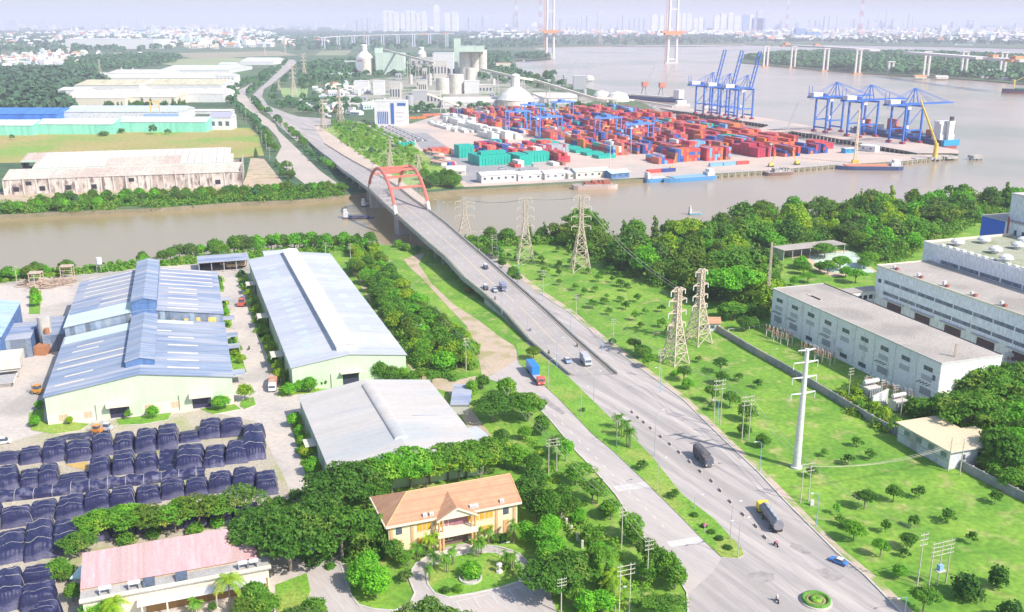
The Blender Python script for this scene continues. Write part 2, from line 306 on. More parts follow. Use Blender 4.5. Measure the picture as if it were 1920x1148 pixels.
# garden bed and tarmac stains are left to the materials
# --- far side
sheet('dry_field', [(-200, 256), (0, 252), (200, 246), (320, 244), (400, 240), (470, 240), (485, 255), (495, 292), (430, 298), (300, 300), (0, 306), (-200, 312)], .05, mat('dry_field_grass', (.42, .34, .13), (.34, .33, .10), sc=.02, c3=(.24, .36, .07), sc3=.012, fine=.12))
sheet('factory_yard', [(-200, 395), (0, 388), (200, 378), (455, 366), (520, 360), (532, 345), (495, 298), (470, 296), (462, 330), (455, 345), (200, 355), (0, 360), (-200, 370)], .04, DIRT)
sheet('scrub_field', [(590, 250), (625, 236), (700, 240), (770, 270), (840, 320), (870, 350), (800, 356), (748, 345), (700, 320), (640, 280), (610, 262)], .06, mat('scrub', (.15, .30, .04), (.29, .42, .08), sc=.05, c3=(.34, .38, .12), sc3=.03, fine=.2))
R1 = [(442, 178), (460, 178), (474, 195), (488, 213), (516, 233), (522, 246), (557, 279), (599, 320), (637, 347), (571, 345), (545, 325), (516, 298), (528, 275), (520, 258), (502, 238), (477, 228), (463, 213), (446, 188)]
sheet('side_road', R1, .09, mat('dusty_road', (.53, .45, .39), (.45, .40, .35), sc=.03, fine=.06))
sheet('avenue', [(467, 185), (481, 171), (505, 150), (529, 125), (540, 112), (552, 112), (556, 118), (533, 139), (510, 158), (495, 167), (491, 181), (502, 198), (543, 214), (560, 219), (620, 223), (622, 234), (589, 236), (600, 252), (615, 277), (560, 268), (522, 236), (505, 214), (480, 200)], .07, ASPH)
sheet('avenue_back', [(446, 190), (442, 178), (450, 168), (470, 158), (500, 140), (515, 125), (530, 112), (540, 112), (524, 130), (505, 145), (480, 160), (462, 170), (460, 178)], .08, ASPH)
sheet('avenue_shoulder', [(589, 238), (598, 236), (650, 272), (720, 318), (770, 352), (805, 380), (790, 385), (748, 352), (698, 323), (640, 292), (612, 274)], .1, mat('shoulder_soil', (.60, .48, .39), (.50, .42, .34), sc=.05))
sheet('port_pavement', [(665, 232), (700, 234), (770, 232), (850, 208), (980, 206), (1100, 203), (1235, 208), (1285, 217), (1330, 228), (1400, 248), (1480, 252), (1500, 263), (1560, 274), (1640, 283), (1700, 290), (1790, 291), (1700, 302), (1560, 310), (1440, 320), (1340, 326), (1250, 331), (1150, 336), (1070, 341), (870, 351), (840, 330), (780, 285), (740, 262)], .05, PORT)
sheet('port_asphalt', [(765, 250), (800, 250), (860, 290), (1010, 315), (1020, 328), (880, 345), (850, 330), (800, 290)], .08, mat('port_asphalt', (.36, .35, .35), (.30, .29, .30), sc=.03))
for nm, pl, c in (('pale_field', [(300, 112), (430, 108), (480, 112), (440, 122), (330, 124), (290, 118)], (.34, .38, .20)), ('pale_field', [(0, 196), (60, 190), (150, 200), (0, 210)], (.18, .28, .1)), ('salt_field', [(320, 100), (520, 96), (560, 104), (360, 110)], (.36, .33, .22)), ('green_field', [(525, 165), (578, 165), (575, 183), (530, 182)], (.30, .42, .16)), ('river_sand', [(1130, 86.5), (1330, 85), (1395, 84), (1395, 85.2), (1200, 87.4)], (.6, .56, .5)), ('creek_field', [(600, 96), (660, 94), (650, 104), (590, 104)], (.30, .32, .18))):
    sheet(nm, pl, .12, mat(nm+str(c[0]), c, tuple(x*.8 for x in c), sc=.01))
sheet('works_yard', [(600, 200), (640, 165), (700, 148), (930, 128), (1000, 165), (1120, 186), (1085, 203), (980, 204), (840, 205), (700, 203)], .04, mat('works_ground', (.40, .37, .31), (.30, .30, .24), sc=.02, c3=(.13, .2, .09), sc3=.02))
# --- wharf on piles
WH = [(1238, 205), (1273, 203), (1336, 210), (1446, 225), (1500, 235), (1559, 247), (1700, 266), (1797, 284), (1797, 291), (1780, 290), (1720, 290), (1695, 285), (1540, 257), (1484, 248), (1470, 250), (1405, 249), (1440, 238), (1440, 236), (1284, 212)]
sheet('wharf_deck', WH, 1.2, PORT, thick=1.5, side=mat('wharf_side', (.10, .09, .10), (.2, .18, .16), sc=.2))
mb = MB()
for pts in ([(1284, 212), (1440, 236)], [(1484, 248), (1695, 285)], [(1720, 291), (1797, 292)], [(1340, 329), (1440, 322), (1560, 312), (1700, 304), (1795, 293)]):
    for p, _ in walk(pts, step=6.0): mb.tube((p.x, p.y, -3), (p.x, p.y, .8), .55, CONC, n=6)
o = mb.build('wharf_piles'); o['kind'] = 'structure'
# haze
hb = MB(); hb.box(-26600, 26600, -900, 34600, -5, 330, None); hb.mats = []; hb.m = [0]*6
hz = bpy.data.materials.new('haze_air'); hz.use_nodes = True; N = hz.node_tree.nodes
N.remove(N['Principled BSDF']); pv = N.new('ShaderNodeVolumePrincipled'); pv.inputs['Color'].default_value = (.80, .80, 1, 1); pv.inputs['Density'].default_value = .0001
pv.inputs['Anisotropy'].default_value = .0
hz.node_tree.links.new(pv.outputs[0], N['Material Output'].inputs['Volume'])
me = bpy.data.meshes.new('haze'); me.from_pydata(hb.v, [], hb.f); me.materials.append(hz)
ho = bpy.data.objects.new('haze', me); COL.objects.link(ho); ho['kind'] = 'stuff'; ho['label'] = 'pale blue haze over the river and the far city'; ho.display_type = 'WIRE'
# ================= vegetation =================
def quads(pos, nrm, size, rng, asp=.7):
    """numpy leaf faces at pos facing nrm"""
    n = len(pos); a = np.cross(nrm, rng.normal(size=(n, 3))); a /= np.linalg.norm(a, axis=1)[:, None]+1e-9; b = np.cross(nrm, a)
    s = (size*rng.uniform(.6, 1.3, n))[:, None]; a = a*s; b = b*s*asp
    v = np.stack([pos-a-b*.4, pos+b*-1, pos+a-b*.2, pos+b*1.1], 1).reshape(-1, 3)
    return v
def crown(lobes, n, size, seed, gap=.0, shell=.72, jit=.8, droop=0):
    rng = np.random.default_rng(seed); tot = sum(l[3]*l[4]+l[3]**2 for l in lobes); V = []
    for (cx, cy, cz, rr, rz) in lobes:
        k = int(n*(rr*rz+rr*rr)/tot)+4; d = rng.normal(size=(k, 3)); d /= np.linalg.norm(d, axis=1)[:, None]; d = d[(d[:, 2] > -.75)]
        r = rng.uniform(shell, 1.06, len(d))[:, None]
        # small clumps on the surface of each lobe
        ph = rng.uniform(0, 6, 3); bump = 1+.13*np.sin(d[:, :1]*6+ph[0])*np.sin(d[:, 1:2]*6+ph[1])+.12*np.sin(d[:, 2:]*7+ph[2])
        p = d*r*bump*np.array([rr, rr, rz])+np.array([cx, cy, cz])
        if gap: q = np.sin(p[:, 0]*1.9+ph[0])*np.sin(p[:, 1]*2.1+ph[1])*np.sin(p[:, 2]*2.3+ph[2]); m = q > -gap; p = p[m]; d = d[m]
        nn = d+rng.normal(size=d.shape)*jit+np.array([0, 0, .5]); nn /= np.linalg.norm(nn, axis=1)[:, None]
        V.append(quads(p, nn, size, rng))
    return np.concatenate(V)
def np_mesh(name, V, m):
    n = len(V)//4; me = bpy.data.meshes.new(name); me.vertices.add(len(V)); me.vertices.foreach_set('co', V.astype(np.float32).ravel())
    me.loops.add(n*4); me.loops.foreach_set('vertex_index', np.arange(n*4, dtype=np.int32)); me.polygons.add(n)
    me.polygons.foreach_set('loop_start', np.arange(0, n*4, 4, dtype=np.int32)); me.update(calc_edges=True); me.validate(); me.materials.append(m); return me
def lobes_round(r, seed, h, spread, n=9, flat=.75, z0=.35):
    rr = random.Random(seed); o = []
    for i in range(n):
        a = i*2.4+rr.uniform(-.4, .4); d = spread*math.sqrt((i+.3)/n)*.75
        o.append((math.cos(a)*d*rr.uniform(.8, 1.2), math.sin(a)*d*rr.uniform(.8, 1.2), h*(z0+(1-z0)*(.66-.58*(d/spread)**2)+rr.uniform(-.09, .09)), r*rr.uniform(.6, 1.25), r*flat*rr.uniform(.7, 1.15)))
    return o
def frond(V, base, az, L, up, width, seed, segs=9):
    rr = random.Random(seed); d = Vector((math.cos(az), math.sin(az), 0)); pts = []
    for i in range(segs+1):
        t = i/segs; pts.append(base+d*L*(t*math.cos(up)+.0)+Vector((0, 0, L*(math.sin(up)*t-.75*t*t*(.6+.6*math.cos(up))))))
    sd = Vector((-d.y, d.x, 0))
    for i in range(segs):
        a, b = pts[i], pts[i+1]; w = width*math.sin(math.pi*(i+.8)/(segs+.9))**.6
        for s in (-1, 1):
            for k in range(2):
                c = a.lerp(b, .5*k); e = a.lerp(b, .5*k+.32); o = sd*s*w*rr.uniform(.8, 1.1)+(b-a)*.6+Vector((0, 0, -w*.45))
                V += [tuple(c), tuple(e), tuple(e+o), tuple(c+o*.98)]
RNAME = {'coconut': 'coconut_palm', 'areca': 'palm_tree', 'nipa': 'nipa_palm', 'shrub': 'shrub', 'sap': 'sapling', 'casu': 'casuarina_tree', 'spread': 'shade_tree', 'thin': 'open_crowned_tree', 'ball': 'clipped_bush', 'round': 'round_crowned_tree', 'wild': 'woodland_tree'}
def veg(kind, part=True):
    """make() for place(): a root with crown and trunk, reference height 10 m"""
    def make():
        root = bpy.data.objects.new(RNAME.get(kind.rstrip('0123456789'), 'broadleaf_tree'), None); COL.objects.link(root)
        k = kind.rstrip('0123456789'); sd = sum(map(ord, kind)); mb = MB(); m = LEAF
        if k in ('coconut', 'areca', 'nipa'):
            V = []; rr = random.Random(sd)
            if k == 'coconut':
                top = Vector((.3, 0, 7.6)); mb.tube((0, 0, -.3), (.1, 0, 3), .26, BARK, r1=.19, n=6); mb.tube((.1, 0, 3), top, .19, BARK, r1=.15, n=6)
                for i in range(22): frond(V, top, i*2.4, 4.6, rr.uniform(-.1, 1.2), .75, i)
            elif k == 'areca':
                for j in range(4):
                    bx = Vector((rr.uniform(-1, 1), rr.uniform(-1, 1), 0)); top = bx*1.6+Vector((0, 0, rr.uniform(5, 7))); mb.tube(bx, top, .18, BARK, r1=.13, n=5)
                    for i in range(10): frond(V, top, i*2.4+j, 3.4, rr.uniform(.1, 1.3), .6, i+j*31)
            else:
                for i in range(16): frond(V, Vector((rr.uniform(-.8, .8), rr.uniform(-.8, .8), 0)), i*2.4, 8, rr.uniform(1.0, 1.45), .7, i)
            me = np_mesh('crown', np.array(V), m)
        else:
            if k == 'round': lb = lobes_round(2.2, sd, 9.2, 3.1, 9); n, s, g = 3400, .33, .35
            elif k == 'wild': lb = lobes_round(1.9, sd, 9.3, 3.3, 14, 1.0, .1); n, s, g = 3800, .34, .4
            elif k == 'spread': lb = lobes_round(1.9, sd, 9.5, 6.2, 24, .5, .4); n, s, g = 9000, .27, .25
            elif k == 'thin': lb = lobes_round(1.7, sd, 9.0, 5.2, 12, .42, .5); n, s, g = 3800, .24, .1
            elif k == 'dense': lb = lobes_round(2.1, sd, 8.8, 3.0, 11, 1.0, .12); n, s, g = 4200, .32, .45
            elif k == 'casu': lb = [(math.sin(i*2.4)*.35, math.cos(i*2.4)*.35, 1.6+i*1.0, 2.1-.21*i, .9) for i in range(9)]; n, s, g = 1700, .36, .15
            elif k == 'shrub': lb = lobes_round(3.0, sd, 7.5, 2.6, 7, 1.1, .1); n, s, g = 900, .62, .6
            elif k == 'sap': lb = lobes_round(1.5, sd, 9.3, 3.0, 8, .7, .05); n, s, g = 700, .48, .12
            elif k == 'ball': lb = [(0, 0, 4.6, 4.7, 4.9)]; n, s, g = 1800, .5, .9
            me = np_mesh('crown', crown(lb, n, s, sd, g), m)
            if k == 'ball': mb.tube((0, 0, -.3), (0, 0, 3), .5, BARK, n=6)
            else:
                mb.tube((0, 0, -.3), (.05, 0, 3.2 if k != 'spread' else 3.6), .30 if k != 'sap' else .16, BARK, r1=.2 if k != 'sap' else .1, n=6)
                for l in lb[:7]: mb.tube((.05, 0, 2.9), (l[0]*.8, l[1]*.8, l[2]*.92), .17 if k != 'sap' else .07, BARK, r1=.05, n=5)
        c = bpy.data.objects.new('crown', me); COL.objects.link(c); c.parent = root; mb.build('trunk', root); return root
    return make
TN = {'b': (1.1, 1.2, .95), 'd': (.62, .72, .8), 'y': (1.9, 1.45, .8), 'm': (.9, .96, .95), 'v': (1.15, 1.5, .9), 'o': (1.05, .85, .85), 'g': (.9, .8, 1.3), 'k': (.36, .46, .75), 'r': (1.7, .75, .9)}
TNAME = {'b': 'bright', 'd': 'dark', 'y': 'yellowish', 'm': 'green', 'v': 'vivid', 'o': 'olive', 'g': 'greyish', 'k': 'blackish', 'r': 'reddish'}
KNAME = {'round': 'round tree', 'wild': 'tall tree', 'spread': 'spreading tree', 'thin': 'branching tree', 'dense': 'leafy tree', 'casu': 'casuarina', 'shrub': 'bush', 'sap': 'young tree', 'ball': 'clipped bush', 'coconut': 'coconut palm', 'areca': 'clump palm', 'nipa': 'feathery palm'}
def tree(kind, x, y, h, w=None, tint='m', where='', group=None, world=False, z=0, rz=None):
    p = Vector((x, y, z)) if world else P(x, y, z); w = h if w is None else w; k = kind.rstrip('0123456789')
    c = TN[tint]; j = RN.uniform(.88, 1.12)
    lab = f'{TNAME[tint]} {KNAME[k]} {where}'.strip()
    TREEQ.append((h*w/(p-Vector((0, 0, HC))).length**2, kind, k, p, RN.uniform(0, 6.3) if rz is None else rz, lab, 'palm' if k in ('coconut', 'areca', 'nipa') else 'bush' if k in ('shrub', 'ball') else 'tree', group, (w/10, w/10, h/10), (c[0]*j, c[1]*j, c[2]*RN.uniform(.9, 1.1), 1)))
TREEQ = []
def plant_all(limit=290):
    """the 290 of each kind that show largest stand as things of their own, the rest is one mass"""
    cnt = {}; V = []
    for q in sorted(TREEQ, key=lambda q: -q[0]):
        nm = RNAME.get(q[2], 'broadleaf_tree'); cnt[nm] = cnt.get(nm, 0)+1
        if cnt[nm] <= limit: place(q[1], veg(q[1]), q[3], q[4], q[5], q[6], q[7], q[8], q[9])
        else:
            rng = np.random.default_rng(len(V)); h = q[8][2]*10; w = q[8][0]*10; k = 90; d = rng.normal(size=(k, 3)); d /= np.linalg.norm(d, axis=1)[:, None]; d[:, 2] = np.abs(d[:, 2]*1.1)-.25
            pp = d*np.array([w*.46, w*.46, h*.5])*rng.uniform(.75, 1.1, (k, 1))+np.array([q[3].x, q[3].y, h*.45]); nn = d+rng.normal(size=d.shape)*.5; nn /= np.linalg.norm(nn, axis=1)[:, None]; V.append(quads(pp, nn, w*.13, rng, .8))
    if V: o = bpy.data.objects.new('distant_trees', np_mesh('distant_trees', np.concatenate(V), LEAFD)); COL.objects.link(o); o.color = (.7, .95, .8, 1); tag(o, 'mass of smaller trees along the far avenue and far fields', None, None, 'stuff')
def trees(lst, place_, group, order='from the left', hj=.0):
    """lst: (kind, x, y, height, width, tint) in survey points; each gets its own label by its place in the list"""
    for i, (k, x, y, h, w, t) in enumerate(lst):
        tree(k, x, y, h, w, t, f'{place_}, {ORD(i)} {order}', group)
def row(pts, n, kinds, h, tints, place_, group, order='from the river', jit=1.0, hv=.2, wf=1.0, seed=0, z=0):
    r = random.Random(seed+n)
    for i, (p, a) in enumerate(walk(pts, n=n)):
        k = r.choice(kinds); hh = h*r.uniform(1-hv, 1+hv)
        tree(k, p.x+r.uniform(-jit, jit), p.y+r.uniform(-jit, jit), hh, hh*wf*r.uniform(.85, 1.2), r.choice(tints), f'{place_}, {ORD(i)} {order}', group, True, z)
def grove(poly, n, kinds, h, tints, place_, group, order, mind=4, hv=.25, wf=1.1, seed=0, key=lambda p: p[0]):
    r = random.Random(seed+n)
    for i, (x, y) in enumerate(sorted(scatter(poly, n, seed, mind), key=key)):
        k = r.choice(kinds); hh = h*r.uniform(1-hv, 1+hv)
        tree(k, x, y, hh, hh*wf*r.uniform(.8, 1.2), r.choice(tints), f'{place_}, {ORD(i)} {order}', group, True)
RD = ['round1', 'round2', 'round3']; SP = ['spread1', 'spread2']; TH = ['thin1', 'thin2']; DN = ['dense1', 'dense2', 'dense3']; WI = ['wild1', 'wild2', 'wild3', 'wild4']
# -- villa and bottom of the picture
L_ = 'from the left'
trees([('spread1', 497, 1045, 12, 13, 'd'), ('spread2', 545, 1070, 14, 15, 'd'), ('spread1', 600, 1030, 13, 14, 'd'), ('spread2', 642, 1052, 14, 14, 'd'), ('spread1', 640, 960, 13, 14, 'd'), ('dense1', 720, 1030, 8, 7, 'm'), ('spread2', 688, 962, 10, 10, 'd')], 'in the big shade clump left of the villa', 'shade trees beside the villa')
trees([('spread2', 690, 935, 10, 11, 'm'), ('spread1', 735, 925, 11, 11, 'v'), ('spread2', 770, 915, 11, 12, 'v'), ('spread1', 805, 905, 10, 11, 'b'), ('spread2', 840, 900, 10, 11, 'm'), ('spread1', 875, 895, 10, 11, 'm'), ('spread2', 910, 888, 10, 11, 'm'), ('thin1', 860, 905, 9, 11, 'y'), ('thin2', 900, 900, 9, 10, 'y'), ('thin1', 800, 918, 9, 10, 'y')], 'in the flat-topped row behind the orange villa roof', 'trees behind the villa')
trees([('dense1', 680, 1105, 8, 8.5, 'v'), ('dense2', 705, 1120, 8, 8.5, 'v'), ('dense3', 690, 1080, 7, 7, 'v'), ('dense1', 738, 1050, 6, 6, 'm'), ('sap1', 757, 1065, 5, 5, 'm'), ('areca', 765, 1062, 5.2, 5.0, 'b'), ('areca', 782, 1050, 5.2, 5.0, 'b'), ('sap2', 762, 1092, 4, 5, 'g'), ('areca', 810, 1040, 6.5, 6.2, 'y'), ('shrub1', 795, 1042, 2.5, 3.5, 'g')], 'on the lawn left of the drive', 'plants on the lawn left of the drive')
trees([('areca', 806, 1090, 5.1, 4.6, 'm'), ('areca', 815, 1068, 5.6, 4.6, 'm'), ('areca', 838, 1075, 6.1, 4.6, 'b'), ('areca', 850, 1060, 5.6, 4.6, 'b'), ('ball', 883, 1083, 3.8, 4.2, 'v'), ('areca', 893, 1045, 5.6, 4.6, 'b'), ('areca', 903, 1040, 5.1, 4.6, 'b'), ('areca', 950, 1065, 5.1, 4.6, 'm'), ('areca', 962, 1068, 5.1, 4.6, 'm'), ('areca', 972, 1082, 4.1, 4.1, 'b'), ('shrub1', 951, 1067, 1.6, 2.2, 'b'), ('ball', 835, 1112, 1.6, 1.7, 'd'), ('ball', 859, 1110, 1.8, 1.9, 'b')], 'in the round garden before the villa', 'plants in the round garden')
trees([('areca', 895, 1018, 5.2, 5.0, 'b'), ('areca', 918, 1020, 5.2, 5.0, 'm'), ('shrub1', 930, 1017, 2.5, 3, 'g'), ('shrub2', 945, 1018, 2.5, 3, 'k'), ('areca', 962, 1018, 6.5, 6.2, 'b'), ('dense2', 985, 1015, 6, 6, 'v'), ('dense3', 1015, 1030, 7, 7, 'v'), ('dense1', 1028, 1062, 7, 7, 'v'), ('dense2', 1035, 1050, 7.5, 7.5, 'v'), ('dense3', 1030, 1010, 7, 7, 'v'), ('dense1', 1060, 1075, 7, 6, 'm'), ('dense2', 1005, 975, 10, 9, 'd'), ('dense3', 1025, 985, 11, 9, 'd'), ('dense1', 980, 950, 9, 8, 'd'), ('dense2', 1050, 965, 9, 8, 'd'), ('dense1', 1000, 930, 9, 9, 'd')], 'in the thicket right of the villa', 'trees right of the villa')
trees([('spread1', 1032, 1122, 9, 10, 'd'), ('spread2', 1062, 1112, 9, 10, 'd'), ('dense1', 1075, 1130, 6, 6, 'm'), ('dense2', 1100, 1150, 6, 7, 'v'), ('dense3', 1130, 1150, 6, 7, 'v'), ('casu1', 1105, 1075, 10, 6, 'm'), ('casu2', 1120, 1095, 9, 6, 'b'), ('casu1', 1140, 1110, 9, 6, 'b'), ('coconut', 1135, 1085, 8, 8, 'm'), ('spread1', 800, 1222, 10, 11, 'g'), ('spread2', 850, 1245, 10, 11, 'g'), ('coconut', 1150, 1120, 7, 7, 'y')], 'near the parking bays right of the drive', 'trees by the parking bays')
row([(1075, 960), (1100, 1010), (1120, 1050)], 4, DN, 5, 'mv', 'inside the villa side fence', 'trees inside the villa fence', 'from the far end')
# -- strip between fence and service road
trees([('dense1', 905, 730, 6, 6, 'm'), ('dense2', 885, 745, 7, 6, 'b'), ('dense1', 950, 745, 8, 8, 'b'), ('spread1', 925, 790, 9, 11, 'd'), ('dense3', 965, 770, 7, 7, 'm'), ('spread2', 990, 790, 9, 9, 'b'), ('dense2', 1015, 815, 7, 7, 'm'), ('dense1', 940, 835, 6, 6, 'd'), ('dense3', 985, 825, 5, 5, 'b'), ('dense1', 945, 875, 7, 7, 'm'), ('dense2', 970, 880, 8, 8, 'b'), ('dense3', 1000, 890, 7, 6, 'd')], 'on the service road verge near the small sheds', 'trees on the service road verge')
trees([('round1', 1060, 865, 7, 7, 'v'), ('round2', 1045, 850, 6, 6, 'm'), ('round3', 1080, 910, 6, 7, 'b'), ('thin1', 1085, 905, 6, 8, 'b'), ('round1', 1120, 945, 6, 6, 'b'), ('thin2', 1110, 945, 7, 8, 'm'), ('round2', 1145, 975, 6, 6, 'b'), ('dense1', 1140, 970, 5, 6, 'm'), ('round3', 1180, 1010, 7, 7, 'b'), ('dense2', 1190, 1020, 6, 6, 'm'), ('dense3', 1250, 1090, 8, 8, 'm'), ('dense1', 1230, 1080, 8, 7, 'm'), ('round1', 1210, 1060, 7, 7, 'g'), ('dense2', 1215, 1090, 6, 6, 'm'), ('dense3', 1265, 1105, 7, 7, 'm'), ('thin2', 1225, 1155, 5, 8, 'm'), ('thin1', 1250, 1160, 5, 8, 'm')], 'on the grass verge beside the service road', 'trees on the grass verge', 'from the far end')
# -- median
trees([('areca', 1170, 820, 7, 7, 'm'), ('areca', 1178, 840, 8, 7.5, 'm'), ('areca', 1160, 805, 6, 6, 'm'), ('sap1', 1205, 882, 3.5, 5, 'd'), ('sap2', 1263, 935, 3.2, 4.5, 'd'), ('shrub1', 1302, 969, 1.3, 2.2, 'd'), ('shrub2', 1320, 990, 1.2, 2, 'k'), ('shrub1', 1333, 1000, 1.2, 2.2, 'd'), ('shrub2', 1348, 1013, 1.2, 2.4, 'k'), ('shrub1', 1364, 1030, 1.2, 2.3, 'k'), ('round2', 1000, 675, 5.5, 7, 'o'), ('shrub1', 880, 548, 3, 4.5, 'r'), ('shrub2', 1093, 772, 1.5, 2, 'd')], 'on the median lawn', 'plants on the median', 'from the bridge')
# -- between the long warehouse and the dirt road
grove([(660, 470), (690, 470), (730, 520), (800, 600), (870, 650), (900, 690), (850, 700), (790, 690), (740, 620), (700, 560), (665, 520)], 120, DN+RD+WI+WI, 7.5, 'mmvbdyo', 'in the green belt beside the long blue warehouse', 'trees of the green belt', 'from the left', 2.6, wf=1.05, seed=5)
grove([(745, 590), (770, 600), (790, 690), (765, 680)], 5, RD, 6, 'go', 'against the long blue warehouse wall', 'trees by the long warehouse', 'from the left', 4, seed=8)
trees([('dense1', 665, 700, 6, 6, 'm'), ('dense2', 690, 712, 7, 7, 'm'), ('dense3', 712, 716, 9, 7, 'm'), ('dense1', 735, 718, 7, 7, 'm'), ('dense2', 755, 716, 6, 6, 'b'), ('dense3', 775, 722, 6, 7, 'm'), ('round1', 790, 720, 6, 7, 'o'), ('round2', 810, 722, 6, 6, 'm'), ('dense1', 650, 708, 5, 5, 'b')], 'between the two pale warehouses', 'trees between the warehouses')
# -- factory lane
trees([('dense1', 408, 532, 4, 4, 'v'), ('round2', 413, 545, 4, 4, 'b'), ('dense2', 417, 580, 4.5, 4.5, 'b'), ('dense3', 423, 592, 4, 4, 'v'), ('dense1', 432, 650, 3, 3.5, 'm'), ('dense2', 440, 668, 4.5, 5.5, 'y'), ('dense3', 452, 682, 4, 4.5, 'y'), ('round1', 447, 665, 4, 4.5, 'y'), ('round3', 460, 752, 6, 6.5, 'y'), ('dense1', 415, 768, 5.5, 7, 'v')], 'on the verge along the blue-roofed factory', 'trees along the blue-roofed factory', 'from the far end')
trees([('dense2', 453, 520, 4, 3.5, 'm'), ('dense3', 456, 537, 3, 4, 'v'), ('round1', 466, 560, 4.5, 5, 'y'), ('dense1', 472, 575, 4.5, 5, 'b'), ('dense2', 480, 590, 4.5, 5, 'y'), ('dense3', 486, 605, 4, 4.5, 'b'), ('sap1', 492, 625, 4, 3.5, 'b'), ('sap2', 496, 646, 4, 4, 'b'), ('dense1', 508, 662, 4.5, 5.5, 'y'), ('dense2', 512, 682, 4, 4.5, 'v'), ('dense3', 524, 718, 6, 6, 'y'), ('round1', 522, 700, 5, 5, 'y'), ('dense1', 548, 715, 5.5, 5, 'm'), ('dense2', 560, 735, 5, 6.5, 'v'), ('dense3', 580, 735, 6, 7, 'v'), ('dense1', 578, 715, 7, 5, 'm'), ('dense2', 540, 742, 5, 6, 'v'), ('sap1', 608, 728, 5, 4, 'm')], 'on the verge along the long warehouse wall', 'trees along the long warehouse lane', 'from the far end')
trees([('dense1', 550, 800, 5, 5, 'v'), ('dense2', 562, 820, 4.5, 4, 'v'), ('dense3', 565, 838, 4, 4, 'b'), ('dense1', 578, 858, 4.5, 6, 'y'), ('dense2', 585, 890, 6, 5.5, 'v'), ('dense3', 628, 915, 7, 7, 'm')], 'along the left wall of the grey-roofed warehouse', 'trees along the grey warehouse', 'from the far end')
trees([('dense1', 74, 768, 3.5, 3.5, 'v'), ('dense2', 66, 800, 4, 4.5, 'v'), ('dense3', 131, 796, 3, 3, 'y'), ('sap1', 241, 787, 4, 3.5, 'b'), ('dense1', 287, 785, 5, 5, 'v'), ('dense2', 70, 575, 7, 6, 'v'), ('dense3', 66, 560, 6, 5, 'b')], 'near the pale green gable wall', 'bushes by the green gable wall')
# -- tarpaulin yard trees
trees([('spread1', 190, 1010, 7, 9, 'b'), ('thin2', 235, 1010, 8, 11, 'b'), ('thin1', 280, 1005, 8, 11, 'o'), ('thin2', 330, 1000, 8, 11, 'b'), ('thin1', 375, 990, 9, 12, 'o'), ('thin2', 420, 985, 8, 11, 'b'), ('thin1', 460, 975, 9, 12, 'g'), ('spread2', 250, 1000, 7, 9, 'v'), ('thin1', 345, 985, 7, 9, 'y'), ('shrub1', 235, 1020, 3.5, 5, 'm'), ('shrub2', 290, 1008, 3, 4.5, 'd'), ('shrub1', 365, 1000, 3, 4.5, 'm'), ('shrub2', 410, 988, 3, 4, 'v')], 'in the branching row behind the pink roof', 'trees behind the pink roof')
trees([('dense1', 110, 1085, 5.5, 6, 'b'), ('dense2', 128, 1090, 5, 5, 'm'), ('spread1', 150, 1045, 6, 7, 'm'), ('dense3', 138, 1128, 5, 4.5, 'm'), ('dense1', 178, 1160, 6, 6, 'v'), ('dense2', 200, 1165, 6, 6, 'v'), ('coconut', 222, 1175, 7, 7.5, 'y'), ('coconut', 432, 1150, 9.5, 9, 'y'), ('areca', 368, 1155, 5, 5, 'b'), ('dense3', 480, 1150, 8, 8, 'm'), ('dense1', 500, 1160, 7, 7, 'm'), ('round2', 460, 1165, 6, 6, 'o'), ('dense2', 590, 1165, 6, 8, 'm'), ('spread2', 560, 1200, 7, 8, 'g'), ('sap1', 400, 1150, 3, 3, 'd')], 'around the pink-roofed building', 'trees around the pink-roofed building')
# -- near bank
row([(-40, 535), (60, 520), (125, 512)], 15, DN+['nipa']+WI, 7, 'vmmogb', 'on the river bank left of the timber yard', 'river bank trees by the timber yard', L_, 3, seed=1)
row([(140, 512), (200, 502), (250, 498)], 6, ['shrub1', 'dense1'], 3.5, 'vb', 'on the low bank behind the water tank', 'low river bank bushes', L_, 2, seed=2)
row([(262, 497), (330, 488), (400, 480), (480, 473)], 17, WI+DN+['nipa'], 8, 'mmgvo', 'on the bank behind the blue factory', 'river bank trees behind the blue factory', L_, 3, seed=3)
row([(400, 478), (440, 474), (520, 468), (600, 466), (700, 466)], 26, WI+DN+['nipa'], 9, 'mmgvd', 'on the bank behind the long warehouse', 'river bank trees behind the long warehouse', L_, 3, seed=4)
row([(745, 462), (785, 474)], 4, ['shrub1', 'dense2'], 5, 'vb', 'on the bank beside the bridge pier', 'bushes beside the bridge pier', L_, 3, seed=6)
row([(870, 455), (920, 452), (945, 450)], 8, ['shrub1', 'dense1', 'shrub2'], 4, 'mv', 'on the bank right of the bridge', 'bushes on the bank right of the bridge', L_, 2, seed=7)
row([(925, 455), (980, 452), (1050, 450)], 15, ['nipa', 'casu1', 'nipa', 'dense1'], 8.5, 'mog', 'in the feathery thicket by the river pylons', 'thicket by the river pylons', L_, 3, seed=9)
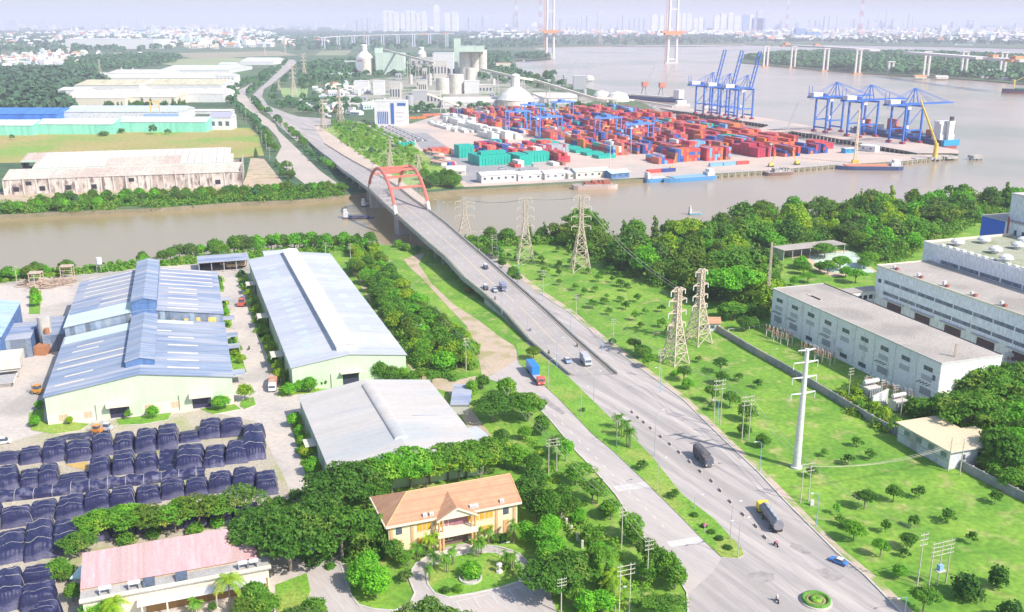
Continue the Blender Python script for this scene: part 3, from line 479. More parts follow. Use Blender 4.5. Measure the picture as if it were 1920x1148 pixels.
# -- the wood on the right
WD = [(1040, 455), (1100, 445), (1180, 465), (1245, 455), (1330, 432), (1500, 410), (1700, 395), (1850, 385), (1930, 382), (1900, 400), (1830, 418), (1728, 470), (1650, 500), (1580, 452), (1500, 458), (1470, 478), (1385, 480), (1380, 500), (1450, 540), (1445, 590), (1400, 595), (1300, 560), (1240, 540), (1150, 500), (1100, 480)]
grove(WD, 215, WI+WI+['spread1', 'casu2', 'thin1', 'nipa'], 13, 'mmdvoovgby', 'in the wood by the river', 'trees of the riverside wood', 'from the left', 5.4, .42, 1.0, seed=21)
trees([('wild1', 1190, 460, 17, 17, 'm'), ('dense2', 1100, 450, 15, 14, 'd'), ('dense3', 1075, 458, 14, 13, 'd'), ('wild3', 1290, 500, 16, 17, 'm'), ('casu1', 1610, 420, 19, 14, 'o'), ('wild2', 1360, 470, 15, 15, 'm'), ('wild4', 1800, 395, 17, 15, 'm'), ('wild1', 1740, 400, 16, 16, 'v'), ('dense1', 1440, 425, 14, 14, 'v'), ('dense1', 1680, 412, 15, 15, 'm'), ('dense2', 1330, 540, 14, 14, 'o'), ('dense3', 1290, 555, 12, 12, 'd')], 'among the tallest of the riverside wood', 'tallest trees of the riverside wood')
grove([(1440, 500), (1560, 480), (1640, 500), (1600, 540), (1450, 545)], 14, SP+DN, 7, 'vvb', 'between the white factory and the court', 'trees behind the long white factory', 'from the left', 5, seed=22)
grove([(1345, 585), (1420, 560), (1440, 610), (1420, 625), (1350, 615)], 10, SP+DN, 6, 'mdb', 'beside the small guard house', 'trees beside the guard house', 'from the left', 4, seed=23)
grove([(1100, 470), (1150, 480), (1230, 520), (1300, 560), (1240, 550), (1130, 500)], 12, ['shrub1', 'shrub2', 'dense1'], 4.5, 'ogm', 'at the lower edge of the riverside wood', 'bushes at the wood edge', 'from the left', 4, seed=24)
grove([(1800, 770), (1850, 735), (1990, 740), (2050, 900), (1980, 910), (1880, 900), (1850, 870), (1790, 800)], 26, DN+SP, 11, 'vmmd', 'right of the small cream-roofed house', 'trees behind the cream-roofed house', 'from the left', 4.5, seed=25)
grove([(1570, 745), (1600, 730), (1685, 800), (1680, 825), (1600, 775)], 14, ['shrub1', 'areca', 'shrub2'], 4, 'yom', 'along the inside of the boundary wall', 'bushes inside the boundary wall', 'from the left', 2, seed=26)
grove([(1700, 770), (1760, 765), (1800, 790), (1720, 790)], 8, ['dense1', 'shrub1'], 6, 'md', 'behind the cream roof', 'trees behind the cream roof', 'from the left', 2.5, seed=27)
grove([(1845, 880), (1870, 880), (1960, 920), (1960, 950), (1880, 915)], 7, ['dense1', 'sap1', 'shrub2'], 6, 'ybm', 'inside the wall beyond the cream-roofed house', 'plants beyond the cream-roofed house', 'from the left', 3, seed=28)
grove([(900, 480), (930, 478), (1010, 560), (990, 560)], 8, ['dense1', 'sap1', 'dense3'], 6, 'dmm', 'beside the frontage road below the river pylons', 'trees below the river pylons', 'from the left', 4, seed=29)
grove([(920, 470), (1080, 470), (1180, 520), (1290, 590), (1240, 640), (1160, 600), (1060, 560), (960, 500)], 46, ['sap1', 'sap2', 'sap3'], 4.2, 'mdmb', 'on the green field below the pylons', 'saplings on the green field', 'from the left', 6, wf=1.3, seed=30)
trees([('dense1', 1205, 672, 6, 7, 'm'), ('round1', 1190, 662, 6, 7, 'm'), ('round2', 1215, 690, 6, 6, 'b'), ('dense2', 1148, 646, 2.5, 3, 'v'), ('round1', 1282, 715, 6, 7, 'm'), ('dense2', 1290, 730, 4.5, 5, 'v'), ('thin1', 1350, 700, 6, 6, 'd'), ('round3', 1352, 722, 5, 6, 'd'), ('round1', 1335, 755, 6, 6, 'm'), ('round2', 1368, 765, 6, 7, 'm'), ('dense1', 1400, 790, 7, 7, 'm'), ('dense2', 1430, 840, 5, 5, 'm'), ('sap1', 1420, 728, 4, 5, 'd'), ('sap2', 1385, 715, 4, 5, 'd'), ('sap3', 1335, 770, 3.5, 5, 'm'), ('dense1', 1395, 820, 5, 5, 'd'), ('sap1', 1310, 680, 3, 4, 'o'), ('shrub1', 1265, 703, 2, 3, 'v')], 'by the right kerb above the white mast', 'trees along the right kerb', 'from the far end')
trees([('sap2', 1605, 838, 4, 5, 'd'), ('sap1', 1632, 862, 3.8, 5, 'd'), ('sap3', 1590, 872, 4, 6, 'd'), ('sap2', 1545, 856, 3, 4, 'm'), ('round1', 1620, 955, 5.5, 6.5, 'd'), ('round2', 1674, 942, 5, 5.5, 'd'), ('sap2', 1722, 935, 4.5, 5, 'd'), ('round3', 1600, 1015, 5.5, 6, 'b'), ('sap3', 1568, 965, 4, 3.5, 'v'), ('sap1', 1714, 990, 4, 4.5, 'd'), ('sap2', 1776, 980, 4.5, 6, 'd'), ('sap3', 1660, 1000, 4.5, 4.5, 'm'), ('round1', 1650, 1045, 5, 4.5, 'v'), ('round2', 1700, 1030, 4.5, 5, 'd'), ('sap1', 1820, 1020, 4, 4, 'd'), ('dense1', 1685, 1085, 4, 4, 'v'), ('shrub1', 1808, 1122, 6.5, 7, 'k'), ('shrub2', 1868, 1103, 6, 5, 'k'), ('round1', 1730, 1150, 6.5, 7, 'm'), ('shrub1', 1895, 1170, 6, 6, 'k'), ('sap3', 1865, 945, 4.5, 6, 'd'), ('round3', 1522, 895, 3.5, 4, 'g'), ('sap2', 1695, 1045, 3, 3.5, 'k'), ('dense2', 1590, 990, 2.5, 4, 'b'), ('sap1', 1575, 985, 3.5, 4, 'b')], 'on the lower right meadow', 'trees on the lower right meadow', 'from the top')
grove([(1600, 470), (1650, 440), (1720, 425), (1800, 405), (1840, 400), (1735, 448), (1728, 470), (1650, 492)], 26, WI+DN, 10, 'vmvbd', 'between the wood and the white hall', 'trees against the white hall', 'from the left', 5, seed=71)
# -- far bank of the creek
row([(-20, 402), (80, 396), (200, 390)], 16, DN+['shrub1'], 8, 'mvbm', 'on the creek bank left of the ruined hall', 'creek bank trees left', L_, 4, seed=31)
row([(60, 388), (200, 382), (330, 377), (460, 370), (560, 366), (635, 360)], 62, WI+DN+['nipa', 'nipa'], 8.5, 'mmgvod', 'on the creek bank before the ruined hall', 'creek bank trees before the ruined hall', L_, 5, seed=32)
row([(160, 376), (330, 368), (455, 362)], 24, DN+['nipa'], 7, 'mgvo', 'close to the ruined hall wall', 'bushes at the ruined hall', L_, 4, seed=33)
grove([(505, 300), (525, 298), (560, 345), (540, 352)], 9, ['casu1', 'dense1', 'casu2'], 8, 'gmm', 'beside the dusty side road', 'trees beside the dusty side road', 'from the left', 4, seed=34)
grove([(785, 340), (820, 330), (868, 348), (865, 354), (800, 358)], 16, DN, 9, 'mmd', 'on the port side of the bridge', 'trees on the port side of the bridge', 'from the left', 4, seed=35)
row([(578, 290), (600, 305), (628, 322)], 9, DN, 7.5, 'vb', 'in the green clump beside the bridge ramp', 'trees beside the bridge ramp', 'from the far end', 2.5, seed=36)
row([(520, 228), (545, 255), (575, 280)], 14, ['areca', 'dense1', 'areca', 'dense2'], 9, 'md', 'on the median before the bridge', 'median trees before the bridge', 'from the far end', 2, seed=37)
row([(474, 190), (485, 203), (498, 215)], 8, DN, 10, 'md', 'on the median of the far junction', 'median trees of the far junction', 'from the far end', 3, seed=38)
row([(478, 232), (490, 250), (500, 268), (512, 285)], 15, DN, 10, 'dmm', 'along the field corner by the side road', 'trees by the side road', 'from the far end', 3, seed=39)
row([(462, 178), (490, 158), (520, 134), (535, 118)], 26, DN, 12, 'dmm', 'on the avenue median', 'avenue median trees', 'from the near end', 4, seed=40)
row([(440, 200), (432, 178), (450, 165), (490, 148), (510, 130)], 26, DN, 12, 'dmm', 'left of the avenue', 'trees left of the avenue', 'from the near end', 5, seed=41)
row([(450, 205), (465, 222), (472, 232)], 9, DN, 9, 'md', 'left of the far junction', 'trees left of the far junction', 'from the far end', 4, seed=42)
row([(508, 185), (520, 165), (545, 140), (565, 122)], 14, DN, 10, 'dm', 'right of the avenue', 'trees right of the avenue', 'from the near end', 6, seed=43)
grove([(500, 190), (560, 186), (620, 190), (690, 196), (690, 205), (640, 215), (560, 215), (520, 205)], 44, DN, 9, 'mdvb', 'behind the parked trucks at the junction', 'trees behind the parked trucks', 'from the left', 7, seed=44)
grove([(565, 160), (655, 150), (700, 158), (640, 178), (570, 182)], 20, DN, 10, 'dm', 'before the cement works', 'trees before the cement works', 'from the left', 9, seed=45)
grove([(625, 222), (700, 232), (770, 262), (790, 300), (700, 300), (640, 262)], 46, ['shrub1', 'shrub2', 'dense1'], 4.5, 'vbm', 'on the scrub left of the container port', 'bushes left of the container port', 'from the left', 6, seed=46)
grove([(690, 205), (800, 200), (840, 205), (790, 215), (700, 215)], 18, DN, 8, 'md', 'around the white office block', 'trees around the white office block', 'from the left', 6, seed=47)
grove([(830, 197), (900, 200), (930, 203), (850, 206)], 9, DN, 9, 'md', 'behind the container yard fence', 'trees behind the container yard', 'from the left', 6, seed=48)
grove([(1000, 203), (1080, 200), (1150, 200), (1140, 203), (1010, 206)], 14, DN, 8, 'dm', 'behind the red container rows', 'trees behind the red container rows', 'from the left', 8, seed=49)
grove([(985, 145), (1040, 142), (1060, 165), (1000, 172)], 16, DN+['casu1'], 16, 'dg', 'beside the cement jetty', 'trees beside the cement jetty', 'from the left', 9, seed=50)
row([(200, 208), (260, 207), (330, 205), (350, 212)], 26, ['casu1', 'casu2', 'dense1'], 13, 'dkg', 'behind the pale blue factory roof', 'casuarinas behind the pale blue roof', L_, 5, seed=51)
trees([('dense1', 287, 252, 11, 9, 'm'), ('dense2', 337, 247, 14, 12, 'm'), ('dense3', 315, 252, 6, 7, 'g'), ('shrub1', 195, 255, 6, 12, 'm'), ('shrub2', 228, 250, 6, 9, 'g'), ('dense1', 23, 262, 6, 5, 'd'), ('casu1', 480, 295, 8, 9, 'g')], 'standing on the dry field', 'trees on the dry field')
# -- woods too far off to count
def wood(name, poly, n, h, seed, label, tint=(1, 1, 1, 1), r=1.0, flatk=.8):
    rng = np.random.default_rng(seed); pts = scatter(poly, n, seed); V = []
    k = 14
    for (x, y) in pts:
        hh = h*rng.uniform(.7, 1.25); rr = hh*.55*r
        d = rng.normal(size=(k, 3)); d /= np.linalg.norm(d, axis=1)[:, None]; d[:, 2] = np.abs(d[:, 2])*.9
        p = d*np.array([rr, rr, hh*.55])*rng.uniform(.8, 1.1, (k, 1))+np.array([x, y, hh*.45]); nn = d+rng.normal(size=d.shape)*.35; nn /= np.linalg.norm(nn, axis=1)[:, None]
        V.append(quads(p, nn, rr*.62, rng, .8))
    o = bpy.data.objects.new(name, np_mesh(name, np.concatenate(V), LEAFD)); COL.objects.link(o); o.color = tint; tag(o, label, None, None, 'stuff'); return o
wood('mangrove_wood', [(1392, 111), (1450, 103), (1560, 99), (1750, 102), (1920, 109), (2100, 118), (2100, 168), (1920, 155), (1850, 149), (1750, 142), (1650, 137), (1550, 130), (1450, 121)], 5200, 13, 1, 'mangrove wood on the island across the main river', (1.0, 1.15, 1.1, 1))
wood('casuarina_wood', [(-80, 150), (0, 140), (150, 137), (200, 160), (130, 172), (100, 190), (140, 205), (120, 212), (-80, 212)], 2600, 15, 2, 'dark wood left of the cream factory roofs', (.7, .75, .95, 1))
wood('bank_wood', [(960, 108), (990, 103), (1030, 103), (1030, 109), (1000, 112)], 160, 11, 3, 'wood on the river spit', (.7, .9, .9, 1))
wood('woodland', [(880, 100), (955, 100), (960, 130), (1000, 150), (960, 160), (900, 150)], 420, 10, 4, 'wood beside the cement silos', (.8, .95, .95, 1))
wood('woodland', [(565, 120), (700, 110), (860, 105), (900, 120), (880, 140), (660, 150), (560, 165)], 700, 11, 5, 'wood around the cement works', (.75, .9, .9, 1))
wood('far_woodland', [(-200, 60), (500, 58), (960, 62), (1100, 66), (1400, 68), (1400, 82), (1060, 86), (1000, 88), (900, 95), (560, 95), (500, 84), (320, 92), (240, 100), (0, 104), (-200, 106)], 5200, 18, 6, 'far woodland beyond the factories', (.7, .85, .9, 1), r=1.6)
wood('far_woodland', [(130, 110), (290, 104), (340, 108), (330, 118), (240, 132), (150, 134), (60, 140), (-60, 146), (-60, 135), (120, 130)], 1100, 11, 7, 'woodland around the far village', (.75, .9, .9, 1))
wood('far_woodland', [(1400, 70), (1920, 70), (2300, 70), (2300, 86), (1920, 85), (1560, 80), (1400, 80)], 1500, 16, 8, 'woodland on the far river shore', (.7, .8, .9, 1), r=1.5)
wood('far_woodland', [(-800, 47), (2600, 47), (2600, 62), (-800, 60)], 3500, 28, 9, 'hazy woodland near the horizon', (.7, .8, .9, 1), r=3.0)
def under(name, poly, n, h, seed, label, tint=(.8, .9, .85, 1), r=1.3, leaf=.42, k=110):
    rng = np.random.default_rng(seed); V = []
    for (x, y) in scatter(poly, n, seed):
        hh = h*rng.uniform(.4, 1.25); rr = (r+hh*.35)*rng.uniform(.7, 1.3); d = rng.normal(size=(k, 3)); d /= np.linalg.norm(d, axis=1)[:, None]; d[:, 2] = np.abs(d[:, 2])
        bump = 1+.22*np.sin(d[:, :1]*5+x)*np.sin(d[:, 1:2]*5+y); p = d*bump*np.array([rr, rr, hh])*rng.uniform(.8, 1.1, (k, 1))+np.array([x, y, 0]); nn = d+rng.normal(size=d.shape)*.6; nn /= np.linalg.norm(nn, axis=1)[:, None]
        V.append(quads(p, nn, leaf, rng))
    o = bpy.data.objects.new(name, np_mesh(name, np.concatenate(V), LEAF)); COL.objects.link(o); o.color = tint; tag(o, label, None, None, 'stuff')
under('undergrowth', [(665, 480), (700, 480), (735, 520), (800, 600), (865, 650), (895, 695), (850, 715), (785, 700), (735, 625), (700, 565)], 420, 3.2, 41, 'thick undergrowth of the green belt')
under('undergrowth', WD, 900, 6.5, 42, 'thick undergrowth of the riverside wood', (.85, .9, .9, 1), r=2.2, leaf=.6)
under('bank_scrub', [(-60, 532), (0, 517), (130, 509), (250, 497), (420, 479), (520, 469), (700, 457), (705, 470), (520, 478), (420, 488), (250, 505), (130, 516), (0, 530), (-60, 545)], 330, 2.2, 43, 'green scrub along the near river bank', (1.0, 1.1, .9, 1), leaf=.5)
under('bank_scrub', [(-60, 405), (60, 399), (130, 396), (300, 389), (450, 378), (560, 374), (640, 366), (636, 352), (560, 356), (450, 362), (300, 370), (130, 380), (0, 388), (-60, 392)], 560, 3.8, 44, 'mangrove scrub along the far creek bank', (.85, .95, .85, 1), r=1.6, leaf=.6)
under('bank_scrub', [(870, 455), (1000, 449), (1050, 444), (1050, 456), (960, 462), (880, 470)], 130, 3, 45, 'scrub on the bank right of the bridge', (.9, 1.0, .85, 1), leaf=.5)
under('undergrowth', [(1760, 790), (1850, 740), (1990, 745), (2050, 900), (1960, 930), (1880, 905), (1852, 872)], 260, 4, 46, 'thick undergrowth right of the cream-roofed house', (.9, 1.1, .9, 1), r=2)
under('undergrowth', [(925, 820), (1000, 820), (1080, 930), (1200, 1080), (1260, 1150), (1150, 1150), (1080, 1020), (1000, 900)], 70, 1.3, 47, 'low weeds on the service road verge', (1.2, 1.2, .8, 1), r=.9, leaf=.3, k=60)
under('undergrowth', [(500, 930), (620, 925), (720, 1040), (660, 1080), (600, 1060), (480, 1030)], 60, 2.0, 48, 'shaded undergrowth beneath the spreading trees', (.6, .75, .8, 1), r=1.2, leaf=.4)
under('creek_weeds', [(1570, 745), (1600, 728), (1690, 800), (1680, 822), (1600, 776)], 70, 2.0, 49, 'weeds inside the boundary wall', (1.1, 1.0, .7, 1), leaf=.35)
under('undergrowth', [(620, 226), (700, 236), (775, 275), (800, 315), (760, 330), (700, 305), (640, 265)], 330, 2.6, 50, 'thicket scrub left of the container port', (1.1, 1.15, .9, 1), r=2.2, leaf=.7, k=60)
for i in (4, 5, 6, 7, 8, 9, 10, 13): under('verge_shrubs', VERGE[i], 16 if i > 7 else 9, 1.7, 60+i, 'low bright shrubs planted on the lane verge', (1.5, 1.45, .8, 1), r=.8, leaf=.3, k=90)
plant_all()
# ================= near buildings =================
def frame(A, B, C, z, zb=0):
    a, b, c = P(A[0], A[1], z), P(B[0], B[1], z), P(C[0], C[1], z); X = (b-a); Wd = X.length; X /= Wd; Y = Vector((-X.y, X.x, 0))
    a.z = zb; return a, math.atan2(X.y, X.x), Wd, (c-a).dot(Y)
def gable_mesh(mb, Wd, L, h, rise, wm, rm, ov=.4, th=.18, axis='y', x0=0, y0=0, apex=.5):
    """walls to the eaves with gables and a two-slope roof; ridge runs along y"""
    ax = Wd*apex
    mb.face([(x0, y0, 0), (x0+Wd, y0, 0), (x0+Wd, y0, h), (x0+ax, y0, h+rise), (x0, y0, h)], wm)
    mb.face([(x0+Wd, y0+L, 0), (x0, y0+L, 0), (x0, y0+L, h), (x0+ax, y0+L, h+rise), (x0+Wd, y0+L, h)], wm)
    mb.face([(x0, y0+L, 0), (x0, y0, 0), (x0, y0, h), (x0, y0+L, h)], wm); mb.face([(x0+Wd, y0, 0), (x0+Wd, y0+L, 0), (x0+Wd, y0+L, h), (x0+Wd, y0, h)], wm)
def roof_mesh(mb, Wd, L, h, rise, rm, ov=.4, th=.18, x0=0, y0=0, apex=.5):
    ax = Wd*apex; s1 = rise/ax; s2 = rise/(Wd-ax)
    for t in (0, 1):
        z = th*(1-t)
        A = (x0-ov, h-ov*s1+z+.02); B = (x0+ax, h+rise+z+.02); Cc = (x0+Wd+ov, h-ov*s2+z+.02)
        for (p, q) in ((A, B), (B, Cc)):
            pts = [(p[0], y0-ov, p[1]), (q[0], y0-ov, q[1]), (q[0], y0+L+ov, q[1]), (p[0], y0+L+ov, p[1])]
            mb.face(pts if not t else pts[::-1], rm)
    for y in (y0-ov, y0+L+ov):
        pts = [(x0-ov, y, h-ov*s1+.02), (x0+ax, y, h+rise+.02), (x0+Wd+ov, y, h-ov*s2+.02), (x0+Wd+ov, y, h-ov*s2+.02+th), (x0+ax, y, h+rise+th+.02), (x0-ov, y, h-ov*s1+th+.02)]
        mb.face(pts if y < y0 else pts[::-1], rm)
def part(root, name, fn, *a, **k):
    mb = MB(); fn(mb, *a, **k); return mb.build(name, root)
def pbox(root, name, x0, x1, y0, y1, z0, z1, m, mt=None):
    return MB().box(x0, x1, y0, y1, z0, z1, m, mt).build(name, root)
def slab_on_roof(mb, xa, xb, ya, yb, Wd, h, rise, m, up=.22, apex=.5):
    ax = Wd*apex; f = lambda x: h+rise*(x/ax if x < ax else (Wd-x)/(Wd-ax))
    mb.face([(xa, ya, f(xa)+up), (xb, ya, f(xb)+up), (xb, yb, f(xb)+up), (xa, yb, f(xa)+up)], m)
BROOF = mat('blue_sheet_roof', (.21, .28, .41), (.33, .38, .47), sc=.12, stretch=(.5, 3, 1), c3=(.38, .41, .48), sc3=.07, rough=.8, spec=.1, stripe=(1, 1.1, .16), fine=.05)
BROOF2 = mat('faded_blue_roof', (.34, .37, .45), (.43, .45, .50), sc=.1, stretch=(.5, 3, 1), c3=(.24, .30, .44), sc3=.07, rough=.8, spec=.1, stripe=(1, 1.1, .18), fine=.05)
LROOF = mat('pale_blue_roof', (.44, .47, .54), (.50, .52, .56), sc=.06, stretch=(.5, 2, 1), c3=(.54, .56, .60), sc3=.03, rough=.6, stripe=(1, 1.2, .06), fine=.04)
GROOF = mat('pale_grey_roof', (.50, .47, .44), (.56, .53, .50), sc=.08, stretch=(.6, 2, 1), c3=(.45, .46, .46), sc3=.04, rough=.65, stripe=(1, 1.2, .04), fine=.04)
MINT = mat('mint_roof', (.55, .74, .66), (.62, .76, .70), sc=.2, rough=.5); GWALL = mat('pale_green_wall', (.50, .62, .44), (.56, .65, .50), sc=.15, rough=.7, stripe=(0, .9, .04), fine=.04)
CREAM = mat('cream_wall', (.74, .68, .56), (.66, .60, .5), sc=.3); SKYL = flat('skylight_sheet', (.80, .73, .58)); PATCH = mat('patched_sheet_wall', (.16, .22, .34), (.32, .36, .40), sc=.4, stripe=(0, 1.6, .45), fine=.1)
DBLUE = mat('deep_blue_sheet', (.08, .17, .38), (.14, .24, .44), sc=.4, stripe=(0, .8, .2)); YELL = flat('yellow_sheet', (.72, .55, .16)); SHUT = flat('wood_shutter', (.62, .47, .33)); TARPD = flat('dark_doorway', (.05, .05, .10))
# --- blue-roofed factory, front hall
o, rz, Wd, L = frame((91, 798), (441, 757), (113, 676), 0); L = 56; Wd = 51; h, ri = 8.6, 3.9
f1 = thing('factory_hall', 'front blue-roofed factory hall with pale green gable wall', 'factory', o, rz, 'blue-roofed factory halls')
part(f1, 'wall', gable_mesh, Wd, L, h, ri, GWALL, BROOF); rf = part(f1, 'roof', roof_mesh, Wd, L, h, ri, BROOF)
pbox(f1, 'plinth_band', -.02, Wd+.02, -.06, .3, 0, 3.1, mat('cream_plinth', (.74, .68, .60), (.68, .6, .52), sc=.3))
for (x, w) in ((16.5, 5.2), (39.2, 5.2)):
    d = pbox(f1, 'door', x, x+w, -.12, .2, 0, 4.6, TARPD); pbox(f1, 'sliding_door', x-3.6, x-.1, -.5, -.14, 0, 4.9, GWALL); pbox(f1, 'sliding_door', x+w+.1, x+w+3.6, -.5, -.14, 0, 4.9, GWALL)
    mb = MB(); mb.box(x-.8, x+w+.8, -2.4, -.12, 4.9, 5.1, CREAM).box(x-.8, x+w+.8, -2.6, -2.4, 4.0, 5.1, CREAM); mb.build('canopy', f1)
for x in (3, 9.5, 26, 33.3, 47.2): MB().box(x, x+2.3, -.14, .2, 1.0, 2.9, SHUT).box(x+1.1, x+1.2, -.17, -.14, 1.0, 2.9, CREAM).build('window', f1)
for (xa, xb, y) in ((2, 10, 6.5), (4, 12, 13), (1, 22, 22), (1, 22, 28), (4, 12, 36), (5, 13, 41), (33, 42, 6), (33, 42, 13), (33, 42, 20), (33, 42, 28), (33, 41, 36), (27, 34, 43)):
    part(f1, 'skylight', slab_on_roof, xa, xb, y, y+1.05, Wd, h, ri, SKYL)
part(f1, 'mint_roof_strip', slab_on_roof, .2, 21.5, 47.5, L-.2, Wd, h, ri, MINT, up=.24); part(f1, 'mint_roof_strip', slab_on_roof, 29.5, 41, 52, L-.2, Wd, h, ri, MINT, up=.24)
def monitor(root, x0, x1, y0, y1, zb, zt, rise, m, mf):
    mb = MB(); gable_mesh(mb, x1-x0, y1-y0, zt, rise, mf, m, x0=x0, y0=y0); mb.v = [(x, y, z+0*z if z > .01 else zb) for x, y, z in mb.v]; mb.build('ridge_monitor', root)
    part(root, 'monitor_roof', roof_mesh, x1-x0, y1-y0, zt, rise, m, .25, .12, x0, y0)
monitor(f1, 21.5, 29.5, 8, L+2, h+ri-2, h+ri+1.4, 1.0, BROOF, DBLUE)
mb = MB(); mb.box(-3.2, -.1, 14, 22, 3.2, 3.4, BROOF); mb.box(-3.1, -2.9, 14.2, 14.4, 0, 3.2, STEEL); mb.box(-3.1, -2.9, 21.6, 21.8, 0, 3.2, STEEL); mb.build('lean_to', f1)
for y in (15, 42, 55): MB().box(Wd+.1, Wd+4.5, y, y+5, 3.6, 3.75, BROOF2).box(Wd+4.2, Wd+4.35, y+.2, y+.35, 0, 3.6, STEEL).box(Wd+4.2, Wd+4.35, y+4.6, y+4.75, 0, 3.6, STEEL).build('side_canopy', f1)
# --- rear hall
X = Vector((math.cos(rz), math.sin(rz), 0)); Y = Vector((-X.y, X.x, 0))
o2 = o+Y*(L+1.0); L2 = 62; h2, r2 = 11.8, 4.0
f2 = thing('factory_hall', 'rear blue-roofed factory hall with patched sheet wall and mint strip', 'factory', o2, rz, 'blue-roofed factory halls')
part(f2, 'wall', gable_mesh, Wd, L2, h2, r2, PATCH, BROOF2); part(f2, 'roof', roof_mesh, Wd, L2, h2, r2, BROOF2)
monitor(f2, 21.5, 29.5, 1.5, L2+.5, h2+r2-2, h2+r2+2.6, 1.0, BROOF, DBLUE)
pbox(f2, 'sheet_panel', 21.6, 29.4, -.3, -.05, 9, h2+r2+2, DBLUE)
for (xa, xb, y) in [(3, 22, 60-i*6.2) for i in range(5)]+[(10, 21, 26), (10, 21, 19.5), (10, 21, 13)]+[(30, 49, 60-i*6.0) for i in range(5)]+[(33, 43, 30), (33, 43, 24), (33, 43, 16), (33, 43, 9), (33, 43, 3)]:
    part(f2, 'skylight', slab_on_roof, xa, xb, y, y+1.05, Wd, h2, r2, SKYL)
part(f2, 'mint_roof_strip', slab_on_roof, -.3, 21.3, -.3, 14, Wd, h2, r2, MINT, up=.24)
part(f2, 'blue_roof_patch', slab_on_roof, .2, 9.5, 11, 27, Wd, h2, r2, BROOF, up=.23); part(f2, 'blue_roof_patch', slab_on_roof, 43, Wd+.1, 17, 26, Wd, h2, r2, BROOF, up=.23)
for (x, w, z) in ((33.5, 1.5, 9.2), (38, 1.4, 9.2), (42, 1.4, 9.2), (46, 2.6, 8.8), (35, 2.4, 7.6), (44, 1.4, 7.4)): pbox(f2, 'yellow_panel', x, x+w, -.12, .2, z, z+2.1, YELL)
mb = MB(); mb.box(-9, -.1, 12, 34, 6.2, 6.4, BROOF); mb.box(-9, -8.8, 12.1, 33.9, 0, 6.2, PATCH); mb.box(-9, -.1, 12, 12.2, 0, 6.2, PATCH); mb.build('lean_to', f2)
for y in (18, 45): MB().box(Wd+.1, Wd+4.5, y, y+5, 4, 4.15, BROOF2).box(Wd+4.2, Wd+4.35, y+.2, y+.35, 0, 4, STEEL).build('side_canopy', f2)
# --- far left blue hall
o, rz0, W0, L0 = frame((-120, 665), (0, 632), (47, 522), 10); L0 = 44; o = P(0, 632, 10)-X*40; o.z = 0; h, ri = 10, 3.5
f0 = thing('factory_hall', 'blue-roofed hall cut off at the left edge beside the dusty lane', 'factory', o, rz, 'blue-roofed factory halls')
part(f0, 'wall', gable_mesh, 40, L0, h, ri, DBLUE, BROOF); part(f0, 'roof', roof_mesh, 40, L0, h, ri, mat('sky_blue_roof', (.36, .52, .74), (.48, .58, .72), sc=.08, stretch=(.5, 2, 1), rough=.45, stripe=(1, 2.2, .12)))
MB().box(40.1, 48, 6, 26, 6.8, 7, BROOF2).box(47.8, 48, 6.1, 25.9, 0, 6.8, DBLUE).box(40.1, 48, 6, 6.2, 0, 6.8, PATCH).build('lean_to', f0)
# --- long hall with the white monitor
o = P(547, 690, 8.2); Lw = 142; a = P(467, 488, 8.2); d = (a-o).normalized(); rzw = math.atan2(-d.x, d.y); Lw = (a-o).length; o.z = 0; h, ri, Wd = 8.2, 2.3, 52; 
b = P(763, 669, 8.2); Wd = (b-P(547, 690, 8.2)).length
w2 = thing('warehouse', 'long pale blue warehouse with one broad white ridge monitor', 'warehouse', o, rzw)
part(w2, 'wall', gable_mesh, Wd, Lw, h, ri, GWALL, LROOF); part(w2, 'roof', roof_mesh, Wd, Lw, h, ri, LROOF)
WMON = mat('white_monitor_roof', (.78, .76, .70), (.70, .68, .62), sc=.2, stretch=(1, .3, 1)); monitor(w2, Wd/2-3.1, Wd/2+3.1, 5, Lw-.5, h+ri-1, h+ri+1.3, .5, WMON, WMON)
for i in range(17): part(w2, 'skylight', slab_on_roof, 5.5, 9.3, 7+i*7.2, 10.6+i*7.2, Wd, h, ri, mat('dull_skylight', (.48, .55, .66), (.54, .6, .68), sc=.5), .22)
for i in range(9): part(w2, 'skylight', slab_on_roof, Wd-9, Wd-5.5, 12+i*14, 18+i*14, Wd, h, ri, MATS['dull_skylight'], .22)
for y in (22, 68, 117): MB().box(-4.2, -.1, y, y+6, 4.6, 4.8, CREAM).box(-4.2, -4.0, y, y+6, 4.0, 4.8, CREAM).box(-.3, -.05, y+.5, y+5.5, 0, 4.4, TARPD).build('side_canopy', w2)
for i in range(18): pbox(w2, 'wall_rib', -.12, -.02, 3+i*(Lw-6)/17-.1, 3+i*(Lw-6)/17+.1, 0, h-.2, mat('rib', (.46, .54, .46)))
pbox(w2, 'door', 15.5, 20.5, -.12, .2, 0, 4.6, TARPD); pbox(w2, 'sliding_door', 11.8, 15.3, -.4, -.15, 0, 4.8, GWALL); MB().box(14.6, 21.4, -2.2, -.1, 4.9, 5.1, CREAM).build('canopy', w2)
